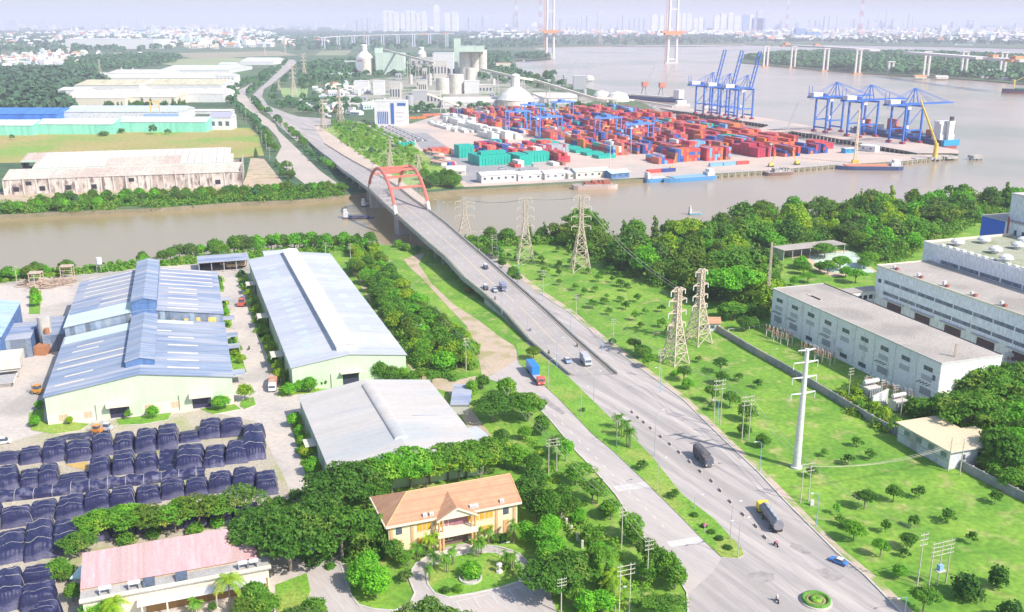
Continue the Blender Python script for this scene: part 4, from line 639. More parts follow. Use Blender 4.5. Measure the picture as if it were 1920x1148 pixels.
# --- grey hall
o = P(624, 891, 6.2); a = P(562, 745, 6.2); b = P(905, 842, 6.2); d = (a-o).normalized(); Lg = (a-o).length; Wg = (b-o).length; o.z = 0; h, ri = 6.2, 2.6
w3 = thing('warehouse', 'wide pale grey warehouse with low ridge vent behind the villa', 'warehouse', o, math.atan2(-d.x, d.y))
part(w3, 'wall', gable_mesh, Wg, Lg, h, ri, GWALL, GROOF); part(w3, 'roof', roof_mesh, Wg, Lg, h, ri, GROOF)
mb = MB()
for k in range(8):
    a0, a1 = math.pi*k/8, math.pi*(k+1)/8; c = Wg/2; zz = h+ri+.1
    mb.face([(c-1.8*math.cos(a0), 9, zz+.75*math.sin(a0)), (c-1.8*math.cos(a1), 9, zz+.75*math.sin(a1)), (c-1.8*math.cos(a1), Lg-4, zz+.75*math.sin(a1)), (c-1.8*math.cos(a0), Lg-4, zz+.75*math.sin(a0))][::-1], GROOF)
    mb.face([(c, 9, zz-.8), (c-1.8*math.cos(a0), 9, zz+.75*math.sin(a0)), (c-1.8*math.cos(a1), 9, zz+.75*math.sin(a1))][::-1], LROOF)
mb.box(c-1.8, c+1.8, 9.02, Lg-4, zz-.8, zz+.02, LROOF); mb.build('ridge_monitor', w3)
for (x, y) in ((6, 34), (26, 24)): part(w3, 'roof_gutter', slab_on_roof, x, x+7, y, y+.4, Wg, h, ri, BROOF2, .22)
for i in range(10): pbox(w3, 'wall_rib', -.1, -.02, 2+i*(Lg-4)/9-.1, 2+i*(Lg-4)/9+.1, 0, h-.2, MATS['rib'])
MB().box(-3, -.1, 24, 29, 3.4, 3.6, CREAM).build('side_canopy', w3)
# side sheds
def shed(name, label, A, B, C, z, rise, wm, rm, cat='shed', open_front=False, group=None, L=None, zb=0, parts=()):
    o, rz, Wd, Ld = frame(A, B, C, z, zb); Ld = L or abs(Ld); t = thing(name, label, cat, o, rz, group)
    if open_front:
        mb = MB(); mb.box(0, Wd, Ld-.2, Ld, 0, z-zb, wm); mb.box(0, .2, .1, Ld-.25, 0, z-zb, wm); mb.build('wall', t); n = max(2, int(Wd/5))
        for i in range(n+1): MB().box(i*(Wd-.3)/n, i*(Wd-.3)/n+.3, 0, .08+.2, 0, z-zb-.02, STEEL).build('post', t)
        MB().box(-.4, Wd+.4, -.6, Ld+.4, z-zb, z-zb+.2, rm).build('roof', t)
    elif rise is None: MB().box(0, Wd, 0, Ld, 0, z-zb, wm).build('wall', t); MB().box(-.3, Wd+.3, -.3, Ld+.3, z-zb, z-zb+.25, rm).build('roof', t)
    else:
        # ridge along x
        mb = MB(); mb.box(0, Wd, 0, Ld, 0, z-zb, wm); H = z-zb
        for x in (0, Wd):
            q = [(x, 0, H), (x, Ld, H), (x, Ld/2, H+rise)]; mb.face(q if x else q[::-1], wm)
        mb.build('wall', t); mb = MB(); ov = .4; s = rise/(Ld/2)
        for dz in (.02, .2):
            a = [(-ov, -ov, H-ov*s+dz), (Wd+ov, -ov, H-ov*s+dz), (Wd+ov, Ld/2, H+rise+dz), (-ov, Ld/2, H+rise+dz)]; c = [(-ov, Ld/2, H+rise+dz), (Wd+ov, Ld/2, H+rise+dz), (Wd+ov, Ld+ov, H-ov*s+dz), (-ov, Ld+ov, H-ov*s+dz)]
            mb.face(a if dz > .1 else a[::-1], rm); mb.face(c if dz > .1 else c[::-1], rm)
        for x in (-ov, Wd+ov):
            q = [(x, -ov, H-ov*s+.02), (x, -ov, H-ov*s+.2), (x, Ld/2, H+rise+.2), (x, Ld+ov, H-ov*s+.2), (x, Ld+ov, H-ov*s+.02), (x, Ld/2, H+rise+.02)]; mb.face(q if x < 0 else q[::-1], rm)
        mb.face([(-ov, -ov, H-ov*s+.02), (Wd+ov, -ov, H-ov*s+.02), (Wd+ov, -ov, H-ov*s+.2), (-ov, -ov, H-ov*s+.2)], rm); mb.build('roof', t)
    for (nm, x, y0, w, z0, z1, m) in parts: MB().box(x, x+w, y0-.12, y0+.1, z0, z1, m).build(nm, t)
    return t, Wd, Ld
shed('open_shed', 'dark open-fronted shed between the factory and the long warehouse', (372, 494), (466, 487), (372, 480), 5, None, mat('dark_shed', (.10, .09, .14)), BROOF2, open_front=True, L=14)
shed('boat_shed', 'small grey roof half hidden by trees behind the long warehouse', (497, 482), (548, 478), (490, 465), 5, 1, GWALL, LROOF, L=12)
shed('lean_shed', 'narrow blue-grey shed along the right wall of the grey warehouse', (846, 760), (880, 760), (846, 740), 3, None, LCONC, BROOF2, L=16); 
shed('lean_shed', 'pale sheet-roofed shed below the narrow blue-grey shed', (895, 850), (940, 840), (880, 815), 3, None, LCONC, LROOF, L=15)
shed('small_shed', 'low blue sheet shelter left of the pink roof', (135, 1085), (152, 1085), (135, 1072), 2.5, None, LCONC, MINT, L=4)
# --- villa
o, rz, Wd, Ld = frame((728, 985), (970, 940), (708, 930), 7.4); Ld = 13; h = 7.4; VW = mat('villa_wall', (.84, .72, .46), (.80, .68, .44), sc=.5); VO = flat('villa_quoin', (.72, .42, .22)); TILE = mat('orange_tile', (.56, .31, .18), (.47, .26, .16), sc=.6, stripe=(1, .35, .14), rough=.75); GOLD = flat('golden_shutter', (.72, .40, .05)); TRIM = flat('villa_trim', (.80, .74, .58))
v = thing('villa', 'two-storey cream villa with orange tiled roof and columned entrance', 'villa', o, rz); MB().box(0, Wd, 0, Ld, 0, h, VW).build('wall', v)
mb = MB(); a, r0, e = .7, 3.6, 5.8
c4 = [(-a, -a, h), (Wd+a, -a, h), (Wd+a, Ld+a, h), (-a, Ld+a, h)]; r1, r2_ = (e, Ld/2, h+r0), (Wd+a, Ld/2, h+r0)
mb.face([c4[0], c4[1], r2_, r1], TILE); mb.face([c4[2], c4[3], r1, r2_], TILE); mb.face([c4[3], c4[0], r1], TILE); mb.face([c4[1], c4[2], r2_], VW); mb.face(c4[::-1], TRIM); rf = mb.build('roof', v)
mb = MB(); mb.tube(r1, r2_, .16, VO, n=6); mb.tube(c4[0], r1, .14, VO, n=5); mb.tube(c4[3], r1, .14, VO, n=5); mb.tube(c4[1], r2_, .16, VO, n=5); mb.tube(c4[2], r2_, .16, VO, n=5); mb.build('ridge_tile', rf)
MB().box(-a-.05, Wd+a+.05, -a-.25, -a, h-.35, h+.1, TRIM).box(-a-.25, -a, -a, Ld+a, h-.35, h+.1, TRIM).build('gutter', v)
cx = Wd*.5; pw = 4.6; mb = MB(); mb.box(cx-pw, cx+pw, -2.6, -.02, 3.3, 4.4, TRIM); mb.build('balcony', v)
mb = MB(); pf = -1.9; mb.face([(cx-pw+.3, pf, h-.2), (cx+pw-.3, pf, h-.2), (cx, pf, h+2.0)], TRIM)
mb.face([(cx-pw, pf-.3, h-.2), (cx, pf-.3, h+2.2), (cx, Ld*.42, h+2.9), (cx-pw, -.3, h-.1)][::-1], TILE); mb.face([(cx+pw, pf-.3, h-.2), (cx+pw, -.3, h-.1), (cx, Ld*.42, h+2.9), (cx, pf-.3, h+2.2)][::-1], TILE); mb.tube((cx-pw, pf-.3, h-.3), (cx, pf-.3, h+2.15), .22, TRIM); mb.tube((cx+pw, pf-.3, h-.3), (cx, pf-.3, h+2.15), .22, TRIM); mb.build('pediment', v)
pbox(v, 'porch_window', cx-3, cx+3, -.14, .1, 4.5, 6.8, mat('pink_grille', (.42, .2, .22), (.25, .12, .16), sc=3)); pbox(v, 'entrance', cx-3, cx+3, -.14, .1, 0, 3.2, mat('entrance_dark', (.20, .13, .12)))
for x in (-4.1, -3.3, 3.3, 4.1): MB().tube((cx+x, -2.2, 0), (cx+x, -2.2, 3.3), .28, VO, n=8).build('column', v); MB().tube((cx+x, -1.9, 4.4), (cx+x, -1.9, h-.2), .22, VO, n=8).build('column', v)
MB().box(cx-4, cx+4, -5.2, -2.8, 0, .15, SERV).box(cx-3.6, cx+3.6, -4.4, -2.75, .15, .35, CREAM).build('steps', v)
for fx in (.02, .175, .345, .655, .83, .975): MB().box(Wd*fx-.3, Wd*fx+.3, -.18, .1, 0, h-.36, VO).build('pilaster', v)
for fx, w, m in ((.055, 1.3, 0), (.215, 3, 1), (.39, 2.6, 1), (.60, 2.6, 1), (.70, 3, 1), (.885, 1.3, 0)):
    x = Wd*fx
    if m:
        for z in (1.2, 4.6): wd = MB().box(x, x+w, -.12, .1, z, z+1.7, GOLD).build('window', v); MB().box(x-.12, x+w+.12, -.16, -.12, z-.15, z, TRIM).box(x+w/3, x+w/3+.08, -.15, -.12, z, z+1.7, TRIM).box(x+2*w/3, x+2*w/3+.08, -.15, -.12, z, z+1.7, TRIM).build('frame', wd)
    else: pbox(v, 'door', x, x+w, -.12, .1, .2, 3.4, VO); pbox(v, 'window', x, x+w, -.12, .1, 4.8, 6.4, GLASS)
for fx in (.26, .31, .62, .655, .86): MB().box(Wd*fx, Wd*fx+.9, -.2, .5, h+.3, h+1.1, WHITE).box(Wd*fx+.2, Wd*fx+.7, -.23, -.2, h+.4, h+.95, STEEL).build('air_conditioner', v)
# --- pink-roofed building
o, rz, Wd, Ld = frame((152, 1127), (505, 1062), (157, 1042), 5.2); Ld = 14; h = 5.2; PINK = mat('pink_sheet_roof', (.68, .36, .36), (.72, .46, .46), sc=.3, stretch=(3, .4, 1), stripe=(0, .55, .10), rough=.5, c3=(.55, .38, .36), sc3=.1)
pk = thing('pink_roofed_building', 'long low building with faded pink sheet roof and white awning', 'building', o, rz)
MB().box(.2, Wd-.2, 0, Ld, 0, h-.3, CREAM).build('wall', pk); pbox(pk, 'flat_roof', -.3, Wd+.3, -.6, 3.6, h-.3, h, CONC); pbox(pk, 'parapet', -.3, Wd+.3, -.62, -.35, h-.02, h+.55, TRIM)
mb = MB(); mb.face([(-.3, 3.3, h+.5), (Wd*.94, 3.3, h+.5), (Wd*.94, Ld+.4, h+2.2), (-.3, Ld+.4, h+2.2)], PINK); mb.box(-.3, Wd*.94, Ld, Ld+.3, h-.3, h+2.1, CREAM); mb.face([(-.3, 3.3, h+.5), (-.3, Ld+.4, h+2.2), (-.3, Ld+.4, h-.3), (-.3, 3.3, h-.3)], CREAM); mb.box(-.3, Wd*.94, 3.6, 3.9, h, h+.5, SHUT); mb.build('pink_roof', pk)
pbox(pk, 'awning', Wd*.28, Wd*.97, -3.4, -.65, h-1.6, h-1.4, WHITE)
for i in range(6): MB().box(Wd*(.3+.13*i), Wd*(.3+.13*i)+.3, -3.2, -2.9, 0, h-1.6, CREAM).build('post', pk)
for i in range(6): pbox(pk, 'shutter_door', Wd*(.32+.11*i), Wd*(.32+.11*i)+4, -.1, .1, 0, 2.7, mat('brown_shutter', (.34, .2, .08)))
for x in (3.2, 8.4, Wd*.83, Wd*.88): MB().box(x, x+.2, .5, 1.6, h, h+.9, STEEL).box(x+1.8, x+2, .5, 1.6, h, h+.9, STEEL).tube((x, 1, h+1.3), (x+2.2, 1, h+1.3), .45, WHITE, n=8).build('water_heater', pk)
for x in (11, 17): mb = MB(); mb.face([(x, .4, h+.2), (x+2.2, .4, h+.2), (x+2.2, 2.2, h+1.2), (x, 2.2, h+1.2)], GLASS); mb.box(x, x+.1, 2.1, 2.2, h, h+1.15, STEEL); mb.build('solar_panel', pk)
# --- white factory on the right, long block
def side_frame(A, B, z): a = P(*A, z); b = P(*B, z); d = (b-a); return a, math.atan2(d.y, d.x), d.length
h = 14.3; o, rz, La = side_frame((1450, 541), (1766, 681), h); c = P(1875, 664, h); Wa = (c-P(1766, 681, h)).length; o.z = 0; FROOF = mat('felt_roof', (.40, .36, .32), (.47, .43, .39), sc=.12, c3=(.34, .31, .28), sc3=.06)
WA = mat('weathered_white_wall', (.86, .85, .89), (.76, .75, .79), sc=.25, spread=(.5, .85), stretch=(1, 1, .3), c3=(.50, .48, .48), sc3=.35, p3=(.58, .75), rough=.8)
wa = thing('factory_block', 'long white factory block with stained wall and grey flat roof', 'factory', o, rz, 'white factory blocks')
MB().box(0, La, 0, Wa, 0, h-.4, WA, FROOF).build('wall', wa); MB().box(-.25, La+.25, -.25, Wa+.25, h-.4, h-.1, WHITE, FROOF).build('roof', wa)
MB().box(-.27, La+.27, -.27, 0, h-.12, h+.12, LCONC).box(-.27, La+.27, Wa, Wa+.27, h-.12, h+.12, DARK).box(-.27, -.02, 0, Wa, h-.12, h+.12, LCONC).box(La+.02, La+.27, 0, Wa, h-.12, h+.12, LCONC).build('parapet', wa)
MB().box(La+.01, La+.06, .02, Wa-.02, 0, h-.5, mat('sunlit_white_wall', (.86, .85, .83), (.80, .79, .77), sc=.15)).build('end_wall', wa); bay = La/9
for i in range(10): MB().box(max(0, i*bay-.12), min(La, i*bay+.12), -.14, 0, 0, h-.5, WHITE).build('downpipe', wa)
for i in range(9):
    x = i*bay+bay*.3; w = MB().box(x, x+3.6, -.1, .1, 10.2, 11.5, GLASS).build('window', wa); MB().box(x-.1, x+3.7, -.14, -.1, 10.1, 10.22, CONC).box(x+1.8, x+1.9, -.13, -.1, 10.2, 11.5, CONC).build('frame', w)
    if i in (2, 4, 5): pbox(wa, 'window', x, x+3.6, -.1, .1, 1.4, 2.8, GLASS)
    if i in (0, 1, 3, 6, 8):
        mb = MB()
        for j in range(4): mb.tube((x-.6+j*1.3, 0, 6.2), (x-.9+j*1.3, -1.3, 6.0), .14, DARK)
        mb.build('bushing_row', wa)
        pbox(wa, 'louvre', x-.6, x+4, -.08, .1, 2.4, 4.6, mat('grey_louvre', (.42, .42, .46), (.3, .3, .34), sc=4))
    pbox(wa, 'louvre', x-.6, x+3.8, -.08, .1, 7.0, 8.6, mat('stain_panel', (.56, .56, .6), (.44, .44, .48), sc=2))
pbox(wa, 'window', La-2.9, La-1.7, -.12, .1, 8, 9.6, GLASS); pbox(wa, 'air_conditioner', bay*4.2, bay*4.2+1.4, -.9, -.12, 3.2, 4.2, WHITE)
mb = MB()
for k in range(9): mb.box(10+RN.uniform(0, 9), 10.8+RN.uniform(0, 9), 7, 7.6, h-.1, h+.15, LCONC)
mb.build('roof_fitting', wa)
# stepped block behind it, with its high hall
Xd = Vector((math.cos(rz), math.sin(rz), 0)); Yd = Vector((-Xd.y, Xd.x, 0)); WBm = mat('clean_white_wall', (.86, .86, .90), (.80, .80, .85), sc=.1, stretch=(1, 1, .3), rough=.7)
hB = 20.0; aB = P(1645, 497, hB); oB = aB.copy(); oB.z = 0; LB_ = 150; bB = P(1729, 488, hB); WB_ = 27
wb = thing('factory_block', 'white factory block with two ribbon windows and plant on its roof', 'factory', oB, rz, 'white factory blocks')
MB().box(0, LB_, 0, WB_, 0, hB-.5, WBm, FROOF).build('wall', wb); MB().box(-.2, LB_+.2, -.2, .05, hB-.5, hB+.15, TRIM).box(-.2, .05, .05, WB_, hB-.5, hB+.15, CREAM).build('parapet', wb); MB().box(.06, LB_+.2, .06, WB_, hB-.5, hB-.3, FROOF).build('roof', wb)
for z in (14.0, 9.6):
    for i in range(12): x = 5+i*9; w = MB().box(x, x+8.4, -.1, .1, z, z+1.3, mat('ribbon_glass', (.16, .18, .24), (.30, .31, .36), sc=.5, stripe=(0, 1.4, .3))).build('window', wb)
pbox(wb, 'window', 1.5, 3.2, -.1, .1, 13.6, 15, GLASS)
for i in range(6): pbox(wb, 'loading_door', 8+i*15, 8+i*15+7.6, -.12, .1, .2, 7.4, mat('reddish_door', (.16, .09, .11), (.1, .07, .09), sc=.8))
for i in range(6): MB().box(6+i*15, 17.5+i*15, -1.4, -.1, 8.2, 8.35, LCONC).build('canopy', wb)
for i in range(7): x = 6+i*13; MB().box(x, x+.9, 2.2, 3.2, hB-.3, hB+1.0+.3*(i % 3), WHITE).box(x+1.2, x+2.4, 2.4, 3.4, hB-.3, hB+.6, flat('rusty_fan', (.42, .16, .12))).build('roof_fan', wb)
hC = 26.5; oC = oB+Yd*WB_+Xd*0; aC = P(1733, 453, hC); oC = aC.copy(); oC.z = 0; MOSS = mat('mossy_roof', (.34, .36, .25), (.42, .42, .32), sc=.15, c3=(.26, .30, .16), sc3=.08)
WC = 62
wc = thing('factory_block', 'tallest white factory hall with mossy roof and white dome vents', 'factory', oC, rz, 'white factory blocks')
MB().box(0, LB_, 0, WC, 0, hC-.6, WBm, MOSS).build('wall', wc); MB().box(-.2, LB_, -.2, .05, hC-.6, hC+.3, WBm).box(-.2, .05, .05, WC, hC-.6, hC+.3, CREAM).build('parapet', wc)
for i in range(10): pbox(wc, 'window', 10+i*10, 19.2+i*10, -.1, .1, hC-6.6, hC-5.2, MATS['ribbon_glass'])
for k in range(22):
    MB().box(5+k*3.6, 6.6+k*3.6, 3.2, 4.8, hC-.6, hC-.1, WHITE).build('roof_light', wc)
    if k < 20: MB().box(12+k*4, 13.6+k*4, 44, 45.6, hC-.6, hC-.1, WHITE).build('roof_light', wc)
for (x, y) in ((8, 9), (8, 22), (20, 27), (23, 13), (32, 33), (40, 20), (44, 35), (55, 26), (57, 42), (35, 6), (14, 36)):
    mb = MB(); mb.lathe([(1.3, 0), (1.3, 1.2), (2.6, 1.3), (2.3, 2.2), (1.2, 2.8), (.1, 3.0)], WHITE, (x, y, hC-.6), 14); mb.build('dome_vent', wc)
BCUBE = flat('cobalt_wall', (.06, .18, .75)); hD = 31
oD = P(1842, 432, hD-6); aD = P(1842, 403, hD); oD = aD.copy(); oD.z = 0
shd = thing('roof_house', 'cobalt blue and white box house beyond the mossy roof', 'factory annexe', oD, rz); MB().box(0, 13, 0, 18, 0, hD-.4, BCUBE).build('wall', shd); MB().box(13, 60, -.3, 18, 0, hD-.4, WBm).build('front_wall', shd); MB().box(-.3, 60, -.5, 18.3, hD-.4, hD, LCONC, FROOF).build('roof', shd); pbox(shd, 'window', 22, 25, -.42, .1, hD-5, hD-3, GLASS); pbox(shd, 'door', 18, 19.3, -.42, .1, hD-6.4, hD-3, GLASS); pbox(shd, 'pipe', 14.5, 15, -.8, -.35, hD-9, hD+2, flat('red_pipe', (.5, .08, .08)))
oE = P(1898, 420, 24); oE.z = 0; oE = oE+Yd*22
tw = thing('tower_block', 'plain white tower block rising at the right edge', 'factory annexe', P(1898, 362, 42)*1.0, rz); tw.location.z = 0; MB().box(0, 40, 0, 30, 0, 41.6, WBm).build('wall', tw); MB().box(-.3, 40.3, -.3, 30.3, 41.6, 42, LCONC).build('roof', tw)
shed('link_bridge', 'white covered link between the two white factory blocks', (1592, 550), (1652, 543), (1590, 540), 10, None, WHITE, FROOF, cat='link bridge', L=5, parts=[('window', 2+i*2.6, 0, 1.6, 6.8, 8.4, DARK) for i in range(5)])
# court and shelters in the wood
shed('open_shelter', 'long open shelter with a brown roof at the wood edge', (1470, 470), (1585, 458), (1470, 460), 5, None, CONC, FROOF, open_front=True, L=9)
shed('open_shelter', 'short white open shelter left of the brown-roofed one', (1378, 476), (1427, 470), (1378, 470), 4, None, WHITE, WHITE, open_front=True, L=4)
sheet('court', [(1470, 476), (1590, 470), (1645, 510), (1560, 520)], .1, mat('court_soil', (.62, .48, .36))); sheet('court_surface', [(1508, 478), (1600, 472), (1640, 512), (1560, 512), (1540, 498)], .14, mat('court_green', (.50, .62, .52), (.56, .66, .56), sc=.1))
shed('guard_house', 'tiny white guard house with an orange hipped roof', (1328, 606), (1351, 606), (1328, 600), 3.2, 1.5, WHITE, TILE, L=4.6, parts=[('window', 1, 0, 1.4, 1.2, 2.3, GLASS)])
# cream-roofed house
h = 5.4; o, rz2, Lc = side_frame((1686, 792), (1782, 845), h); o.z = 0; CR = mat('cream_flat_roof', (.72, .60, .40), (.66, .55, .38), sc=.3)
ch = thing('small_building', 'small stained white house with a cream flat roof inside the wall', 'building', o, rz2); MB().box(0, Lc, 0, 13, 0, h-.3, DWHITE).build('wall', ch); MB().box(Lc*.45, Lc+.01, 13, 17, 0, h-.3, DWHITE).build('rear_wing', ch)
MB().box(-.6, Lc+.9, -.7, 13.02, h-.3, h, LCONC, CR).box(Lc*.45, Lc+.9, 13.02, 17.6, h-.3, h-.004, LCONC, CR).build('roof', ch)
for i in range(4): pbox(ch, 'window', 2.4+i*Lc/4.2, 4.4+i*Lc/4.2, -.1, .1, 2.8, 4.2, mat('green_glass', (.2, .27, .25)))
for y in (4, 9): pbox(ch, 'window', Lc-.1, Lc+.12, y, y+1, 2.2, 3.6, GLASS)
MB().box(-.1, Lc+.1, -.16, -.02, 2.2, 2.4, CONC).build('ledge', ch)
# boundary wall
mb = MB(); pts = [(1338, 617), (1400, 655), (1480, 700), (1560, 748), (1640, 796), (1690, 822), (1770, 862), (1850, 905), (1950, 955)]; q = [P(*p) for p in pts]; base = q[0]
WLm = mat('old_wall', (.40, .38, .42), (.28, .27, .30), sc=.3, c3=(.50, .42, .38), sc3=.08)
wt = thing('boundary_wall', 'long mossy grey boundary wall between the meadow and the factory', 'wall', base)
for a, b in zip(q[:-1], q[1:]):
    d = (b-a).normalized(); n = Vector((-d.y, d.x, 0))*.15; mb = MB(); mb.prism([tuple(a-n-base)[:2], tuple(b-n-base)[:2], tuple(b+n-base)[:2], tuple(a+n-base)[:2]], 0, 2.3, WLm); mb.build('wall_panel', wt)
mb = MB()
for p, _ in walk(pts, step=3.2): c = p-base; mb.box(c.x-.25, c.x+.25, c.y-.25, c.y+.25, 0, 2.5, WLm)
mb.build('coping_posts', wt)
# villa fence
q = [P(*p) for p in [(1045, 960), (1065, 990), (1085, 1018), (1092, 1028)]]; ft = thing('fence', 'cream pillared fence right of the villa trees', 'fence', q[0])
mb = MB()
for a, b in zip(q[:-1], q[1:]): mb.tube(a-q[0]+Vector((0, 0, 1.2)), b-q[0]+Vector((0, 0, 1.2)), .06, WHITE); mb.tube(a-q[0]+Vector((0, 0, .5)), b-q[0]+Vector((0, 0, .5)), .06, WHITE)
mb.build('rail', ft)
for p, _ in walk([(1045, 960), (1065, 990), (1085, 1018), (1092, 1028)], step=3): c = p-q[0]; MB().box(c.x-.25, c.x+.25, c.y-.25, c.y+.25, 0, 1.9, CREAM).build('post', ft)
# white handrail by the substation
q = [P(1366, 622), P(1424, 615)]; ft = thing('handrail', 'low white rail across the factory lawn', 'rail', q[0]); MB().tube((0, 0, 1), q[1]-q[0]+Vector((0, 0, 1)), .08, WHITE).build('rail', ft)
for i in range(7): c = (q[1]-q[0])*i/6; MB().box(c.x-.1, c.x+.1, c.y-.1, c.y+.1, 0, 1, WHITE).build('post', ft)
# ================= tarpaulin-covered piles =================
TARP = mat('navy_tarpaulin', (.016, .019, .068), (.034, .037, .11), sc=.7, spread=(.3, .7), rough=.5, spec=.3, c3=(.12, .12, .20), sc3=.6, bump=.6, fine=.15); ROPE = flat('pale_rope', (.55, .53, .5))
def tarp_mesh(seed):
    n = 15; rg = random.Random(seed); me = MB(); ht = {}; off = rg.uniform(0, 50)
    def sh(u, v):
        a = min(1, (1-abs(u))*3.4); b = min(1, (1-abs(v))*3.6); e = min(a, b); top = (1-(1-a)**2.6)*(1-(1-b)**2.2)*(1-.10*u*u-.08*v*v)
        nz = noise.noise(Vector((u*2.2+off, v*2.2, seed)))*.16+noise.noise(Vector((u*7+off, v*7, seed)))*.07*e
        fold = .035*math.sin(u*(19+seed*2)+seed)*(1-b)*b*4+.035*math.sin(v*(23-seed)+seed)*(1-a)*a*4
        return top*(1+nz*.55)+fold
    for j in range(n*2+1):
        for i in range(n*2+1):
            u, v = i/n-1, j/n-1; k = .93+.05*noise.noise(Vector((u*2, v*2, seed+9)))
            me.v.append((u*k*.5+.02*math.sin(v*9+seed), v*k*.5, sh(u, v)))
    w = 2*n+1; m = me.mi(TARP)
    for j in range(2*n):
        for i in range(2*n): a = j*w+i; me.f.append((a, a+1, a+1+w, a+w)); me.m.append(m)
    rp = MB()
    for v in (-.55, .1, .62) if seed % 2 else (-.35, .4):
        pts = [((u*.47), v*.5+.03*math.sin(u*5+seed), sh(u, v)+.012) for u in [x/10-1 for x in range(21)]]; rp.path(pts, .007, ROPE, n=3)
    return me, rp
def make_tarp(seed):
    def f():
        root = bpy.data.objects.new('covered_pile', None); COL.objects.link(root); a, b = tarp_mesh(seed); a.build('tarpaulin', root, smooth=True); b.build('rope', root); return root
    return f
ORI = [(1075, 95, 1190, 215, 'A'), (1190, 105, 1305, 205, 'A'), (1305, 115, 1425, 335, 'A'), (965, 130, 1075, 235, 'A'), (850, 130, 955, 270, 'A'), (733, 152, 843, 290, 'A'), (617, 162, 718, 290, 'A'), (497, 185, 605, 310, 'A'), (360, 205, 490, 340, 'A'), (235, 210, 355, 340, 'A'), (115, 245, 220, 350, 'A'), (-10, 262, 105, 345, 'A'),
 (1100, 215, 1210, 370, 'B'), (1218, 205, 1335, 350, 'B'), (950, 225, 1090, 380, 'B'), (733, 282, 845, 400, 'B'), (610, 270, 722, 408, 'B'), (485, 305, 590, 430, 'B'), (315, 355, 470, 455, 'B'), (213, 335, 310, 470, 'B'), (110, 345, 210, 482, 'B'), (-10, 340, 95, 497, 'B'),
 (1378, 380, 1490, 520, 'C'), (1253, 365, 1378, 495, 'C'), (1127, 392, 1245, 505, 'C'), (1000, 415, 1115, 525, 'C'), (865, 425, 988, 540, 'C'), (735, 450, 858, 570, 'C'), (600, 480, 722, 600, 'C'), (460, 500, 592, 620, 'C'), (315, 505, 455, 645, 'C'), (170, 525, 303, 650, 'C'), (12, 580, 165, 690, 'C'), (-130, 560, 10, 700, 'C'),
 (455, 612, 590, 770, 'D'), (290, 640, 432, 838, 'D'), (140, 635, 290, 868, 'D'), (-10, 678, 140, 885, 'D'), (600, 610, 720, 740, 'D'), (735, 590, 850, 720, 'D'), (865, 575, 985, 700, 'D'), (1000, 560, 1120, 690, 'D'), (1135, 560, 1250, 680, 'D'), (1265, 560, 1390, 680, 'D'),
 (-20, 890, 122, 1145, 'E'), (118, 960, 290, 1135, 'E'), (128, 885, 292, 1000, 'E'), (190, 1110, 315, 1230, 'E')]
RNM = {'A': 'back row of covered piles', 'B': 'second row of covered piles', 'C': 'third row of covered piles', 'D': 'fourth row by the branching trees', 'E': 'nearest group of covered piles'}
GR = math.radians(20.3); cnt = {}
for k, (x0, y0, x1, y1, rw) in enumerate(ORI):
    X0, X1, Y0, Y1 = x0/2.8703, x1/2.8703, 748+y0/2.8703, 748+y1/2.8703; hh = 3.6 if rw != 'E' else 4.2
    xc = (X0+X1)/2; f = P(xc, Y1, 0); b = P(xc, Y0, hh*.9); b.z = 0; ln = max(5, (b-f).length+1.2); wd = (X1-X0)*MPP(Y1)*1.13; c = (f+b)/2; i = cnt.get(rw, 0); cnt[rw] = i+1
    d = b-f; s = 1+k % 6; n = sum(1 for q in ORI if q[4] == rw and q[0] < x0)
    flatp = hh*(.35 if k in (3, 18) else .6 if k in (11, 12, 20) else RN.uniform(.78, 1.15))
    place(f'tarp{s}', make_tarp(s), (c.x, c.y, .06), math.atan2(-d.x, d.y)+RN.uniform(-.07, .07), f'{"flattened" if flatp < 2 else "navy"} tarpaulin pile, {ORD(n)} from the left in the {RNM[rw]}', 'covered pile', RNM[rw], (wd, ln, flatp))
# the long covered ridge between the rows
mb = MB(); q = walk([(-5, 937), (100, 925), (200, 912), (300, 899), (385, 889)], n=70); prev = None; rg = random.Random(4); rp = MB()
for i, (p, a) in enumerate(q):
    n = Vector((-math.sin(a), math.cos(a), 0)); hh = 2.0+.3*math.sin(i*.9)+rg.uniform(-.12, .12); ring = [p+n*(2.1*math.cos(t))+Vector((0, 0, hh*max(0, math.sin(t))**.7)) for t in [math.pi*j/8 for j in range(9)]]
    if i % 6 == 0: rp.path([r+Vector((0, 0, .06)) for r in ring], .05, ROPE, n=3)
    if prev:
        for j in range(8): mb.face([prev[j+1], ring[j+1], ring[j], prev[j]][::-1], TARP)
    prev = ring
base = q[0][0]; t = thing('covered_ridge', 'long low tarpaulin-covered ridge running between the pile rows', 'covered pile', base); mb.v = [tuple(Vector(v)-base) for v in mb.v]; rp.v = [tuple(Vector(v)-base) for v in rp.v]; mb.build('tarpaulin', t, smooth=True); rp.build('rope', t)
# flat sheets lying on the soil
for nm, pl in (('a crumpled navy sheet between the covered piles', [(300, 845), (333, 842), (336, 880), (298, 885)]), ('a navy sheet along the front of the back row', [(85, 826), (130, 815), (205, 808), (205, 822), (120, 826)])):
    o = sheet('flat_tarpaulin', pl, .25, TARP, kind='thing'); tag(o, nm[2:], 'tarpaulin')
o = sheet('yellow_soil_patch', [(122, 872), (165, 866), (163, 882), (140, 878)], .12, flat('yellow_soil', (.62, .42, .14)))
